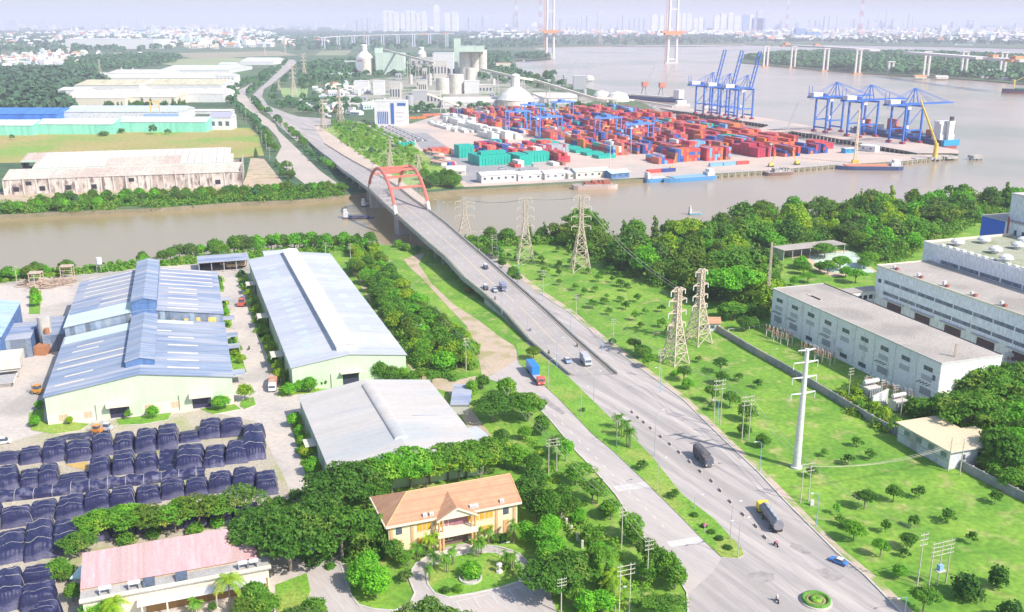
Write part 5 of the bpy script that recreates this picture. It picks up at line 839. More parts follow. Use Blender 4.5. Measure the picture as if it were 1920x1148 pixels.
# ================= the arch bridge =================
DK = [((567, 256), (608, 270), .15), ((600, 285), (640, 290), 2.5), ((620, 300), (664, 304), 4.5), ((640, 318), (692, 319), 6.5), ((663, 334), (719, 334), 8), ((692, 356), (748, 352), 9), ((716, 379), (774, 373), 9.2), ((742, 402), (804, 394), 9), ((772, 429), (840, 422), 8.7), ((801, 455), (872, 450), 8), ((832, 481), (905, 478), 7), ((866, 519), (947, 515), 5.3), ((908, 553), (988, 550), 3.8), ((947, 589), (1032, 589), 2.2), ((988, 636), (1082, 636), .9), ((1030, 672), (1122, 671), .3), ((1067, 704), (1158, 702), .1)]
DL = [P(a[0], a[1], z) for a, b, z in DK]; DR = [P(b[0], b[1], z) for a, b, z in DK]
base = (DL[6]+DR[6])/2; base.z = 0
br = thing('arch_bridge', 'long road bridge over the creek with twin coral red arches', 'bridge', base)
def rel(v, dz=0): return Vector((v.x-base.x, v.y-base.y, v.z+dz))
n = len(DK); ND = mat('bridge_asphalt', (.41, .375, .355), (.34, .315, .30), sc=.05, fine=.05)
mb = MB()
for i in range(n-1):
    a, b, c, d = rel(DL[i]), rel(DL[i+1]), rel(DR[i+1]), rel(DR[i]); lo = Vector((0, 0, -1.5))
    mb.face([a, b, c, d], ND); mb.face([a+lo, b+lo, b, a], CONC); mb.face([d, c, c+lo, d+lo], CONC); mb.face([d+lo, c+lo, b+lo, a+lo], CONC)
mb.build('deck', br)
def fix_normals(o):
    import bmesh
    bm = bmesh.new(); bm.from_mesh(o.data); bmesh.ops.remove_doubles(bm, verts=bm.verts, dist=.0005); bmesh.ops.recalc_face_normals(bm, faces=bm.faces); bm.to_mesh(o.data); bm.free()
for side, L0, nm in ((1, DL, 'parapet'), (-1, DR, 'parapet')):
    mb = MB()
    for i in range(n-1):
        a, b = rel(L0[i]), rel(L0[i+1]); o_ = (rel(DR[i])-rel(DL[i])).normalized()*side
        for w0, w1, z0, z1, m in ((.1, .4, .02, .75, LCONC), (.15, .3, .95, 1.1, CONC), (1.3, 1.5, .01, .28, YL)):
            mb.face([a+o_*w0+Vector((0, 0, z1)), b+o_*w0+Vector((0, 0, z1)), b+o_*w1+Vector((0, 0, z1)), a+o_*w1+Vector((0, 0, z1))], m)
            mb.face([a+o_*w0+Vector((0, 0, z0)), b+o_*w0+Vector((0, 0, z0)), b+o_*w0+Vector((0, 0, z1)), a+o_*w0+Vector((0, 0, z1))], m); mb.face([a+o_*w1+Vector((0, 0, z0)), b+o_*w1+Vector((0, 0, z0)), b+o_*w1+Vector((0, 0, z1)), a+o_*w1+Vector((0, 0, z1))], m)
    mb.build(nm, br)
mb = MB()                                            # painted median and lane dashes
for i in range(n-1):
    for j in range(3):
        t0, t1 = j/3, (j+1)/3
        A = [rel(DL[i]).lerp(rel(DL[i+1]), t) for t in (t0, t1)]; B = [rel(DR[i]).lerp(rel(DR[i+1]), t) for t in (t0, t1)]
        for f, w, m, dash in ((.5, .018, YL, 0), (.27, .008, WL, 1), (.73, .008, WL, 1), (.07, .007, WL, 0), (.93, .007, WL, 0)):
            e = .42 if dash else 1
            p0 = A[0].lerp(B[0], f-w/2); p1 = A[0].lerp(B[0], f+w/2); q0 = A[1].lerp(B[1], f-w/2); q1 = A[1].lerp(B[1], f+w/2); u = Vector((0, 0, .03)); mb.face([p0+u, p0.lerp(q0, e)+u, p1.lerp(q1, e)+u, p1+u][::1], m)
mb.build('lane_marking', br)
PIERC = mat('pier_concrete', (.42, .40, .40), (.32, .31, .31), sc=.2, stretch=(1, 1, .3))
for i in range(n-1):
    if DK[i][2] < 1.5: continue
    for t in (0, .5):
        a = rel(DL[i]).lerp(rel(DL[i+1]), t); b = rel(DR[i]).lerp(rel(DR[i+1]), t); zt = a.z-1.5
        if i in (5, 6) and not (i == 5 and t == 0): continue
        big = i in (5, 7) and t == 0; mb = MB(); x = (b-a).normalized(); y = Vector((-x.y, x.x, 0)); w = (b-a).length
        if big: c = [a+x*.3-y*2.5, a+x*(w-.3)-y*2.5, a+x*(w-.3)+y*2.5, a+x*.3+y*2.5]; mb.prism([tuple(p)[:2] for p in c], -6, zt, PIERC)
        else:
            for f in (.2, .8):
                c = a+x*w*f; mb.tube((c.x, c.y, -4), (c.x, c.y, zt-1), .7, PIERC, n=8)
            c = [a+x*.8-y*.9, a+x*(w-.8)-y*.9, a+x*(w-.8)+y*.9, a+x*.8+y*.9]; mb.prism([tuple(p)[:2] for p in c], zt-1.3, zt, PIERC)
        mb.build('pier', br)
mb = MB()                                            # solid approach walls where the deck is low
for i in list(range(12, n-1))+[0]:
    for L0 in (DL, DR):
        a, b = rel(L0[i]), rel(L0[i+1]); mb.face([(a.x, a.y, -.2), (b.x, b.y, -.2), (b.x, b.y, b.z-.02), (a.x, a.y, a.z-.02)], LCONC)
mb.build('approach_wall', br)
ARCH = mat('coral_paint', (.66, .19, .15), (.58, .18, .14), sc=.3, rough=.45); RISE = 18.8
def arc(A, B, t): p = A.lerp(B, t); return Vector((p.x, p.y, 9+RISE*(4*t*(1-t))**.8))
ends = []
for A, B in ((rel(DL[5]), rel(DL[7])), (rel(DR[5]), rel(DR[7]))):
    d = (B-A).normalized(); A2 = A-d*1; B2 = B+d*1; ends.append((A2, B2)); mb = MB(); pts = [arc(A2, B2, t/24) for t in range(25)]
    for i, (p, q) in enumerate(zip(pts[:-1], pts[1:])): mb.tube(p, q+(q-p)*.05, .95, ARCH if 0 < i < 23 else WHITE, n=6)
    mb.build('arch_rib', br)
    mb = MB()
    for i in range(3, 22): p = arc(A2, B2, i/24); mb.tube(p, (p.x, p.y, 9), .09, WHITE, n=4)
    mb.build('hanger', br)
for t in (.17, .3, .43, .57, .7, .83):
    a, b = arc(*ends[0], t), arc(*ends[1], t); e = (ends[0][1]-ends[0][0]).normalized()*1.6; mb = MB()
    mb.tube(a-e, b-e, .42, ARCH, n=5); mb.tube(a+e, b+e, .42, ARCH, n=5)
    for k in range(5): mb.tube(a.lerp(b, k/5)-e, a.lerp(b, (k+1)/5)+e, .2, ARCH)
    mb.build('cross_brace', br)
# ================= pylons, poles, lamps =================
def lattice(mb, h, w0, w1, m, r=.12, steps=9, waist=None):
    f = lambda z: w0+(w1-w0)*min(1, z/(h*(waist or 1)))
    zs = [h*(i/steps)**.85 for i in range(steps+1)]
    for (sx, sy) in ((1, 1), (1, -1), (-1, -1), (-1, 1)):
        for a, b in zip(zs[:-1], zs[1:]): mb.tube((sx*f(a), sy*f(a), a), (sx*f(b), sy*f(b), b), r*1.5, m)
    for a, b in zip(zs[:-1], zs[1:]):
        fa, fb = f(a), f(b)
        for (p, q) in (((1, 1), (1, -1)), ((1, -1), (-1, -1)), ((-1, -1), (-1, 1)), ((-1, 1), (1, 1))):
            mb.tube((p[0]*fa, p[1]*fa, a), (q[0]*fb, q[1]*fb, b), r, m); mb.tube((q[0]*fa, q[1]*fa, a), (p[0]*fb, p[1]*fb, b), r, m); mb.tube((p[0]*fb, p[1]*fb, b), (q[0]*fb, q[1]*fb, b), r, m)
def make_pylon(h=35., w0=3.4, arms=(20.5, 25, 29.5, 34.5), aw=4.2, m=None, m2=None, r=.12):
    def f():
        root = bpy.data.objects.new('lattice_pylon', None); COL.objects.link(root); mb = MB(); lattice(mb, h, w0, .8, m or PYL, r=r, waist=.62); mb.build('lattice_body', root)
        for z in arms:
            k = MB(); w = aw*(1 if z < h*.95 else .8)
            for s in (-1, 1):
                k.tube((s*.8, .6, z), (s*w, 0, z+.1), r*1.1, m or PYL); k.tube((s*.8, -.6, z), (s*w, 0, z+.1), r*1.1, m or PYL); k.tube((s*.8, 0, z+1.3), (s*w, 0, z+.1), r, m or PYL); k.tube((s*w, 0, z), (s*w, 0, z-1.7), r*1.2, WHITE)
            k.build('cross_arm', root)
        return root
    return f
for (x, y, yt, lab, rz, key, mk) in ((1265, 680, 540, 'sturdy pylon in front of its taller twin above the meadow', .6, 'pa', make_pylon(28, 3.4, (14.5, 19, 23.5, 27), 4.0, r=.16)), (1308, 643, 505, 'pylon behind its shorter twin near the guard house', .6, 'pb', make_pylon(31, 3.6, (16, 20, 24.5, 30), 3.6, r=.16)),
        (1088, 508, 368, 'rightmost and tallest of the three river pylons', .15, 'pc', make_pylon(35, 4.2, (21, 25.5, 30, 34.5), 4.5, r=.13)), (985, 492, 372, 'middle one of the three river pylons beside dark bushes', .15, 'pd', make_pylon(33, 4, (19, 23.5, 28, 32.6), 4, r=.11)), (872, 446, 372, 'leftmost river pylon just right of the bridge', .15, 'pe', make_pylon(25, 3.6, (14, 19.5, 23), 5, r=.11))):
    s = ZH(x, y, yt)/{'pa': 28, 'pb': 31, 'pc': 35, 'pd': 33, 'pe': 25}[key]
    o = place(key, mk, P(x, y), rz, lab, 'pylon', 'lattice pylons', (1, 1, s))
fpl = make_pylon(34, 3.8, (20, 25, 30, 33.6), 4.5, r=.16)
for i, (x, y, yt, lab) in enumerate([(733, 322, 262, 'slim pylon on the scrub left of the port'), (729, 320, 288, 'short pylon in front of the slim one on the scrub'), (785, 322, 290, 'stubby pylon nearest the port corner'), (571, 147, 101, 'pylon at the bend of the avenue'), (551, 180, 122, 'pylon beside the pale green field'), (523, 170, 150, 'small pylon beside the avenue trees'), (607, 246, 188, 'pylon with a flat top at the junction'), (638, 232, 164, 'broad pylon before the white office block'), (497, 105, 83, 'distant pylon left of the avenue end'), (535, 103, 80, 'distant pylon above the avenue end'), (188, 138, 112, 'distant pylon beside the far village'), (683, 86, 56, 'faint pylon left of the cement silos'), (1125, 86, 46, 'faint pylon on the far river shore'), (1164, 84, 52, 'second faint pylon on the far river shore'), (1772, 125, 98, 'pylon standing in the island wood'), (1667, 121, 103, 'second pylon standing in the island wood'), (1500, 122, 98, 'pylon at the tip of the island wood')]):
    h = ZH(x, y, yt); place('pf', fpl, P(x, y), .2+.1*i, lab, 'pylon', 'distant lattice pylons', (max(.7, h/40), max(.7, h/40), h/34))
RWm = mat('red_white_tower', (.70, .70, .72), (.70, .70, .72)); rw = flat('signal_red', (.62, .22, .2))
for (x, y, yt, lab) in ((1013, 66, -12, 'very tall faint transmission mast above the far shore'), (968, 62, -12, 'faint mast left of the left bridge tower'), (1474, 62, 2, 'tall red and white mast above the far town'), (1612, 66, -14, 'thick red and white mast above the far town')):
    h = ZH(x, y, yt); t = thing('transmission_mast', lab, 'mast', P(x, y), .4, 'tall transmission masts'); mb = MB(); k = 7; w = h*.045
    for j in range(k):
        a, b = h*j/k, h*(j+1)/k; fa = w*(1-.75*j/k); fb = w*(1-.75*(j+1)/k); m = rw if j % 2 else RWm
        for s in ((1, 1), (1, -1), (-1, -1), (-1, 1)): mb.tube((s[0]*fa, s[1]*fa, a), (s[0]*fb, s[1]*fb, b), h*.006, m); mb.tube((s[0]*fa, s[1]*fa, a), (-s[1]*fb, s[0]*fb, b), h*.004, m)
    mb.build('lattice_body', t)
# white monopole
h = 32.4; t = thing('steel_monopole', 'tall tapering white steel mast standing alone on the meadow', 'power mast', P(1493, 877), .35)
mb = MB(); mb.tube((0, 0, .3), (0, 0, h), 1.05, WHITE, r1=.52, n=14); mb.build('shaft', t, smooth=False); MB().tube((0, 0, 0), (0, 0, .45), 1.5, WHITE, n=14).build('base_plate', t)
for z in (20.5, 24.8, 28.8, 32.0):
    k = MB(); w = 2.6 if z > 31 else 3.6
    for s in (-1, 1): k.tube((s*.3, 0, z), (s*w, 0, z+.15), .28, WHITE, r1=.15, n=5); k.tube((s*w, 0, z), (s*w, 0, z-1.6 if z < 31 else z-.1), .1, WHITE)
    k.build('cross_arm', t)
# guyed mast by the wood and the thin one by the factory corner
for (x, y, yt, lab, w) in ((1437, 592, 455, 'slim lattice radio mast at the edge of the riverside wood', .55), (1779, 752, 645, 'thin lattice mast before the sunlit factory end wall', .45)):
    t = thing('radio_mast', lab, 'mast', P(x, y), .3); mb = MB(); lattice(mb, ZH(x, y, yt), w, w*.5, PYL, r=.035, steps=16); mb.build('lattice_body', t)
def make_pole(n=1, arms=3, tr=False):
    def f():
        root = bpy.data.objects.new('power_pole', None); COL.objects.link(root)
        for i in range(n): MB().tube((i*2.2-(n-1)*1.1, 0, -.2), (i*2.2-(n-1)*1.1, 0, 10), .16, POLEC, r1=.09, n=6).build('pole', root)
        for j in range(arms):
            z = 9.8-j*.9; k = MB(); w = .95+(n-1)*.95; k.box(-w, w, -.27, -.17, z-.045, z+.045, POLEC)
            for s in (-1, -.5, .5, 1): k.tube((s*w*.95, -.22, z+.07), (s*w*.95, -.22, z+.3), .05, WHITE)
            k.build('cross_arm', root)
        if tr: MB().box(-1, 1, -.9, .5, 3.4, 3.6, POLEC).box(-.5, .5, -.6, .3, 3.6, 4.8, LAMPB).build('transformer', root)
        return root
    return f
PL = [(1018, 554, 507, 1, 'beside the green sapling field, nearest the bridge'), (1080, 596, 552, 1, 'beside the sapling field, second after the bridge'), (1149, 640, 598, 1, 'beside the sapling field, third after the bridge'), (1236, 713, 655, 1, 'near the kerb below the twin pylons'), (971, 519, 476, 1, 'beside the dark bushes by the frontage road'), (927, 484, 440, 2, 'twin-legged, by the road next to the river pylons'), (658, 498, 457, 1, 'at the dirt strip near the river bank'), (699, 481, 452, 2, 'twin-legged, in the bank trees left of the bridge'), (732, 511, 488, 1, 'at the upper end of the green belt'), (771, 552, 531, 1, 'in the green belt beside the dirt path'), (818, 605, 578, 1, 'in the green belt, halfway down the dirt path'), (874, 697, 634, 1, 'at the lower end of the green belt'), (943, 746, 718, 1, 'in the leafy tree by the service road'), (1036, 887, 822, 2, 'twin-legged, on the verge left of the service road'), (1165, 1030, 950, 1, 'on the grass verge near the zebra crossing'), (1213, 1098, 1012, 1, 'among verge trees near the lower crossing'), (1170, 1150, 1058, 2, 'twin-legged, near the bottom edge'), (1052, 1150, 1084, 1, 'by the parking bays at the bottom edge'), (1344, 798, 712, 2, 'twin-legged, by the kerb near the dark trees'), (1397, 828, 742, 2, 'twin-legged, beside leafy kerb trees'), (1508, 942, 868, 2, 'twin-legged, left of the white mast foot'), (1719, 1103, 1000, 1, 'with three arms on the lower right meadow'), (1757, 1098, 1014, 3, 'frame carrying a blue transformer on the meadow'), (1777, 884, 820, 1, 'left of the pair at the cream-roofed house'), (1799, 891, 824, 1, 'right of the pair at the cream-roofed house'), (1590, 749, 690, 1, 'nearest the substation on the factory lawn'), (1621, 743, 706, 1, 'beside the transformer yard'), (1650, 762, 712, 1, 'before the middle of the transformer yard'), (1674, 770, 722, 1, 'before the right end of the transformer yard'), (1688, 782, 740, 1, 'behind the cream roof at the transformer yard'),
  (32, 532, 500, 1, 'behind the blue hall at the left edge'), (68, 552, 508, 1, 'beside the timber yard'), (464, 498, 468, 1, 'at the corner of the open shed'), (326, 486, 474, 1, 'behind the rear blue factory hall'), (611, 480, 455, 1, 'behind the long warehouse on the bank'),
  (656, 290, 266, 1, 'first beside the bridge ramp shoulder'), (678, 305, 278, 1, 'second beside the bridge ramp shoulder'), (698, 318, 290, 1, 'third beside the bridge ramp shoulder'), (715, 320, 298, 2, 'twin-legged, by the far end of the arch'), (618, 258, 236, 1, 'on the scrub near the side street'), (629, 268, 246, 2, 'twin-legged, on the scrub'), (483, 256, 236, 1, 'on the field corner, upper'), (491, 268, 244, 1, 'on the field corner, middle'), (500, 282, 252, 1, 'on the field corner, lower'), (506, 300, 276, 1, 'by the side road below the field corner'), (541, 335, 300, 1, 'beside the ruined hall, among feathery trees'), (453, 215, 198, 1, 'left of the far junction'), (462, 232, 206, 1, 'left of the far junction, nearer'), (522, 200, 188, 1, 'behind the parked trucks')]
for (x, y, yt, n, lab) in PL:
    h = max(5, ZH(x, y, yt)); place(f'pole{n}', make_pole(n, 4 if n == 3 else 3, n == 3), P(x, y), .35, f'concrete power pole {lab}', 'power pole', 'concrete power poles', (1, 1, h/10))
def make_lamp(n, blue=True):
    def f():
        root = bpy.data.objects.new('street_lamp', None); COL.objects.link(root); m = LAMPB if blue else STEEL; MB().tube((0, 0, -.2), (0, 0, 9.2), .14, m, r1=.08, n=6).build('post', root)
        for s in ((-1, 1) if n == 2 else (-1,)):
            a = MB(); a.path([(0, 0, 9.1), (s*.8, 0, 9.7), (s*2.2, 0, 10)], .06, m, n=4); a.build('arm', root); MB().box(min(s*2.1, s*3.0), max(s*2.1, s*3.0), -.18, .18, 9.9, 10.05, WHITE).build('lamp_head', root)
        return root
    return f
def Pd(x, y):
    """deck height under a survey point"""
    for i in range(n_dk-1):
        if DK[i][0][1] <= y <= DK[i+1][0][1]: t = (y-DK[i][0][1])/(DK[i+1][0][1]-DK[i][0][1]); return P(x, y, DK[i][2]*(1-t)+DK[i+1][2]*t+.02)
    return P(x, y)
n_dk = len(DK)
LL = [(896, 467, 434, 2, 0, 'by the frontage road at the bridge head'), (934, 491, 463, 1, 1, 'by the frontage road beside the twin-legged pole'), (973, 533, 497, 2, 1, 'by the frontage road below the dark bushes'), (1018, 566, 534, 2, 1, 'before the first sapling field pole'), (1070, 624, 580, 1, 1, 'before the second sapling field pole'), (1129, 662, 624, 1, 1, 'near the end of the barrier on the kerb'), (1238, 735, 688, 1, 1, 'on the kerb below the twin pylons'), (941, 588, 545, 1, 2, 'on the bridge left side near its foot'), (989, 636, 588, 1, 2, 'on the ramp left side'), (1044, 688, 634, 1, 2, 'on the ramp left side near its end'), (1113, 754, 697, 1, 0, 'on the left road edge near the truck'), (1028, 728, 674, 1, 0, 'on the median behind the blue container'), (1089, 782, 727, 1, 0, 'on the median facing the service road'), (1156, 838, 786, 1, 0, 'on the median left of the palms'), (1232, 922, 860, 1, 0, 'on the median near the upper crossing'), (1227, 856, 770, 1, 0, 'tall one at the median edge'), (1302, 955, 930, 1, 0, 'short one near the median tip'), (1369, 1013, 942, 1, 0, 'left of the pair at the median tip'), (1383, 1047, 973, 2, 0, 'twin-armed, at the very median tip'), (1424, 885, 826, 1, 1, 'on the right kerb left of the white mast'), (1530, 987, 922, 1, 1, 'on the right kerb beside the white box'), (1696, 1150, 1118, 1, 1, 'on the right kerb at the bottom edge'), (1345, 800, 748, 1, 1, 'on the right kerb by the twin-legged pole'), (1153, 1150, 1104, 1, 0, 'by the villa fence at the bottom'), (1447, 668, 656, 1, 0, 'small one on the factory lawn'), (1577, 742, 731, 1, 0, 'second small one on the factory lawn'), (469, 755, 742, 1, 0, 'white one under the yellow-green tree'), (839, 406, 384, 2, 3, 'on the far bridge edge beyond the arch'), (822, 400, 376, 1, 3, 'on the bridge edge at the arch foot'), (936, 1048, 1020, 1, 0, 'beside the drive in front of the villa'), (780, 640, 610, 1, 0, 'at the dirt strip by the green belt')]
for (x, y, yt, n, k, lab) in LL:
    p = Pd(x, y) if k in (2,) else P(x, y, 8 if k == 3 else 0); h = max(2.6, ZH(x, y, yt, p.z)-p.z) if k != 3 else 8
    place(f'lamp{n}{k > 0}', make_lamp(n, k > 0), p, 3.5 if k in (0, 2) else .4, f'{"blue" if k in (1,2) else "pale"} street lamp {lab}', 'street lamp', 'street lamps', (.8, .8, h/10))
# cables
def cable(a, b, sag, label, r=.035):
    mb = MB(); pts = [a.lerp(b, t/14)-Vector((0, 0, sag*4*(t/14)*(1-t/14))) for t in range(15)]; mb.path(pts, r, POLEC, n=3); o = mb.build('power_cable', rebase=a); tag(o, label, 'cable', 'power cables')
for i, (dx, dz) in enumerate(((-1.2, 0), (-.4, .2), (.5, 0), (1.3, .1))):
    a = P(1508, 942)+Vector((dx, 0, 9.6-dz)); b = P(1790, 888)+Vector((dx, 0, 8.6-dz)); cable(a, b, 2.2, f'{ORD(i)} cable from the near end of those crossing the meadow to the cream-roofed house')
for nm, ch in (('right of the road', [(971, 519, 476), (1018, 554, 507), (1080, 596, 552), (1149, 640, 598), (1236, 713, 655), (1344, 798, 712), (1397, 828, 742), (1508, 942, 868), (1719, 1103, 1000)]), ('along the green belt', [(732, 511, 488), (771, 552, 531), (818, 605, 578), (874, 697, 634), (943, 746, 718), (1036, 887, 822), (1165, 1030, 950), (1213, 1098, 1012)]), ('over the creek between pylons', [(735, 322, 262), (872, 446, 372), (985, 492, 372), (1088, 508, 368), (1265, 680, 540)])):
    q = [P(x, y)+Vector((0, 0, ZH(x, y, yt)-.3)) for x, y, yt in ch]
    for i, (a, b) in enumerate(zip(q[:-1], q[1:])):
        for k, dx in enumerate((-.8, .8)): cable(a+Vector((dx, 0, 0)), b+Vector((dx, 0, 0)), (b-a).length*.03, f'thin power cable {nm}, {ORD(i)} span from the far end, {("left", "right")[k]} one', .08 if 'creek' in nm else .055)
# ================= vehicles =================
TYRE = flat('tyre_rubber', (.03, .03, .03)); CAR = {}
def paint(nm, c): return mat('paint_'+nm, c, c, rough=.3, spec=.5, fine=.02)
PW, PBK, PSV, PBL, PRD, PYE = paint('white', (.75, .75, .75)), paint('black', (.05, .05, .06)), paint('silver', (.5, .52, .55)), paint('blue', (.06, .22, .60)), paint('red', (.60, .12, .09)), paint('yellow', (.80, .62, .02))
def extr(mb, prof, w, m, y0=None):
    y0 = -w/2 if y0 is None else y0; a = [(x, y0, z) for x, z in prof]; b = [(x, y0+w, z) for x, z in prof]; mb.face(a, m); mb.face(b[::-1], m)
    for i in range(len(prof)): j = (i+1) % len(prof); mb.face([a[j], a[i], b[i], b[j]], m)
def wheels(t, xs, w, r):
    for x in xs:
        for s in (-1, 1): y = s*(w/2-.14); wh = MB().tube((x, y-.13, r), (x, y+.13, r), r, TYRE, n=12).build('wheel', t); MB().tube((x, y-.14, r), (x, y+.14, r), r*.5, STEEL, n=8).build('rim', wh)
def car(x, y, rz, m, label, kind='sedan', roof=None, zf=P, name='car'):
    t = thing(name, label, 'car', zf(x, y), rz); mb = MB(); extr(mb, [(-2.15, .35), (2.15, .35), (2.2, .75), (1.2, .95), (-1.9, 1.0), (-2.2, .9)][::1], 1.7, m); fix_normals(mb.build('body', t))
    pr = [(-1.6, .97), (1.05, .94), (.4, 1.42), (-1.1, 1.45)] if kind == 'sedan' else [(-2.1, .97), (1.3, .94), (.75, 1.75), (-2.0, 1.8)]
    mb = MB(); extr(mb, pr, 1.5, GLASS); fix_normals(mb.build('cabin_glass', t)); mb = MB(); rr = [(p[0]*.98, p[1]+.015) for p in pr[2:]]; mb.box(rr[1][0], rr[0][0], -.7, .7, pr[2][1], pr[2][1]+.05, roof or m); mb.build('roof', t)
    wheels(t, (-1.35, 1.35), 1.75, .33)
    for s in (-1, 1): MB().box(2.14, 2.22, s*.6-.18, s*.6+.18, .6, .74, WHITE).build('headlight', t); MB().box(-2.22, -2.14, s*.6-.18, s*.6+.18, .65, .8, PRD).build('tail_light', t)
    return t
RD_ = math.atan2((P(1000, 540)-P(1150, 700)).y, (P(1000, 540)-P(1150, 700)).x); RDN = RD_+math.pi
car(911, 503, RDN, PBK, 'dark car alone on the upper bridge ramp', 'van', WHITE, Pd); car(911, 542, RDN, PBK, 'dark car on the left lane of the group on the ramp', 'van', WHITE, Pd); car(928, 546, RDN, PSV, 'silver car between the dark car and the minibus', 'sedan', None, Pd)
car(1064, 679, RDN, paint('steel_blue', (.30, .42, .60)), 'pale blue car just before the grey box truck', 'sedan', WHITE, Pd); car(1572, 1056, 2.35, PBL, 'blue car with a white roof near the lower kerb', 'sedan', WHITE).scale = (.88, .88, .88); car(6, 832, .3, PW, 'white pickup at the left edge by the pile yard', 'van')
def truck(x, y, rz, L, label, cab, body, kind='box', zf=P, nm='truck', wb=2.4, hb=3.2, s=1.0):
    t = thing(nm, label, 'truck', zf(x, y), rz); c = L/2; t.scale = (s, s, s); mb = MB(); extr(mb, [(c-2.1, .6), (c, .6), (c, 1.5), (c-.35, 2.6), (c-2.1, 2.7)], wb-.1, cab); fix_normals(mb.build('cab', t))
    MB().box(c-.28, c+.03, -wb*.4, wb*.4, 1.55, 2.25, GLASS).build('windscreen', t); MB().box(-c, c-.4, -.5, .5, .55, .95, TYRE).build('chassis', t)
    if kind == 'tank':
        mb = MB(); mb.tube((-c+.1, 0, 2.05), (c-2.5, 0, 2.05), 1.2, body, n=16); mb.box(-c+.5, c-3, -.35, .35, 3.15, 3.45, STEEL); mb.build('tank', t)
        for i in range(4): k = -c+1.4+i*(L-4.6)/3.4; MB().tube((k, 0, 3.2), (k, 0, 3.6), .35, STEEL, n=8).build('hatch', t)
    elif kind == 'box': MB().box(-c, c-2.25, -wb/2, wb/2, .98, hb, body).build('cargo_box', t); 
    elif kind == 'cover':
        mb = MB(); q = [(-wb/2, .98), (wb/2, .98), (wb/2, hb-.4), (wb*.25, hb), (-wb*.25, hb), (-wb/2, hb-.4)]; a = [(-c, p[0], p[1]) for p in q]; b = [(c-2.25, p[0], p[1]) for p in q]; mb.face(a[::-1], body); mb.face(b, body)
        for i in range(6): j = (i+1) % 6; mb.face([a[i], a[j], b[j], b[i]], body)
        fix_normals(mb.build('canvas_cover', t))
    elif kind == 'semi': MB().box(-c, c-7.0, -wb/2, wb/2, 1.3, 1.3+2.7, body).build('container', t); MB().box(-c, c-2.6, -wb/2+.1, wb/2-.1, 1.05, 1.28, STEEL).build('trailer_bed', t)
    wheels(t, [c-1.2, -c+1.2, -c+2.4]+([c-4.5] if L > 9 else []), wb, .5)
    for sy in (-1, 1): MB().box(c, c+.06, sy*.85-.2, sy*.85+.2, .85, 1.1, WHITE).build('headlight', t)
    return t
CANV = mat('dark_canvas', (.10, .095, .11), (.16, .15, .16), sc=.8); CB = paint('container_blue', (.03, .22, .62))
truck(1318, 866, RDN, 8.2, 'dark canvas-covered lorry heading down beside the barrier blocks', CANV, CANV, 'cover', hb=3.5); truck(1442, 978, RD_-.12, 11.5, 'yellow-cabbed tanker lorry with a grey tank on the main road', PYE, mat('tank_grey', (.20, .19, .23), (.28, .27, .30), sc=.5, rough=.4), 'tank', wb=2.5)
truck(1004, 709, RDN+.02, 15, 'red-cabbed articulated lorry with a blue container on the service road', PRD, CB, 'semi', wb=2.5); truck(1098, 682, RDN, 6.5, 'grey box truck below the pale blue car', PSV, mat('truck_box_grey', (.42, .42, .47), (.5, .5, .53), sc=.6), 'box', zf=Pd, hb=3.4)
truck(943, 543, RDN, 6.5, 'dark minibus on the right of the group on the ramp', paint('slate', (.2, .22, .32)), paint('slate2', (.25, .27, .38)), 'box', zf=Pd, hb=2.7, wb=2.0); truck(513, 727, -1.42, 9, 'orange lorry with a grey cover and white cab in the factory lane', PW, mat('orange_side', (.62, .22, .08), (.45, .42, .42), sc=.4), 'box', hb=3.2)
for i in range(11):
    x = 560+i*5.4; y = 183+i*3.1-.0; p = P(x+4, y+7)
    truck(x+4, y+7, RD_-.3, 7.5, f'white lorry parked along the junction kerb, {ORD(i)} from the far end', PW, WHITE, 'box', hb=3.0); bpy.data.objects[-1] if False else None
# tractor and forklifts
def tractor(x, y, rz, label, c=PRD, s=1.0):
    t = thing('forklift', label, 'forklift', P(x, y), rz); t.scale = (s, s, s); MB().box(-1.6, 1.0, -.9, .9, .5, 1.4, c).build('body', t); MB().box(-.9, .6, -.7, .7, 1.4, 2.3, GLASS).box(-1, .7, -.8, .8, 2.3, 2.42, c).build('cab', t)
    MB().box(1.0, 1.15, -.6, -.4, .1, 3.0, STEEL).box(1.0, 1.15, .4, .6, .1, 3.0, STEEL).box(1.0, 1.14, -.39, .39, 2.8, 3.0, STEEL).build('mast', t); MB().box(1.16, 2.4, -.5, -.35, .1, .2, STEEL).box(1.16, 2.4, .35, .5, .1, .2, STEEL).build('fork', t); wheels(t, (-1.0, .7), 1.9, .42)
tractor(454, 574, 1.5, 'red loader with raised fork in the factory lane', s=1.3); tractor(181, 812, 3.0, 'orange forklift before the first covered piles', paint('orange', (.7, .25, .05)), 1.0); tractor(200, 808, 3.1, 'dark forklift right of the orange one', PSV, 1.0); tractor(70, 738, 2.9, 'orange loader at the corner of the blue factory', paint('orange2', (.65, .3, .06)), 1.2); tractor(476, 977, .4, 'small orange loader under the branching trees', MATS['paint_orange'], .8)
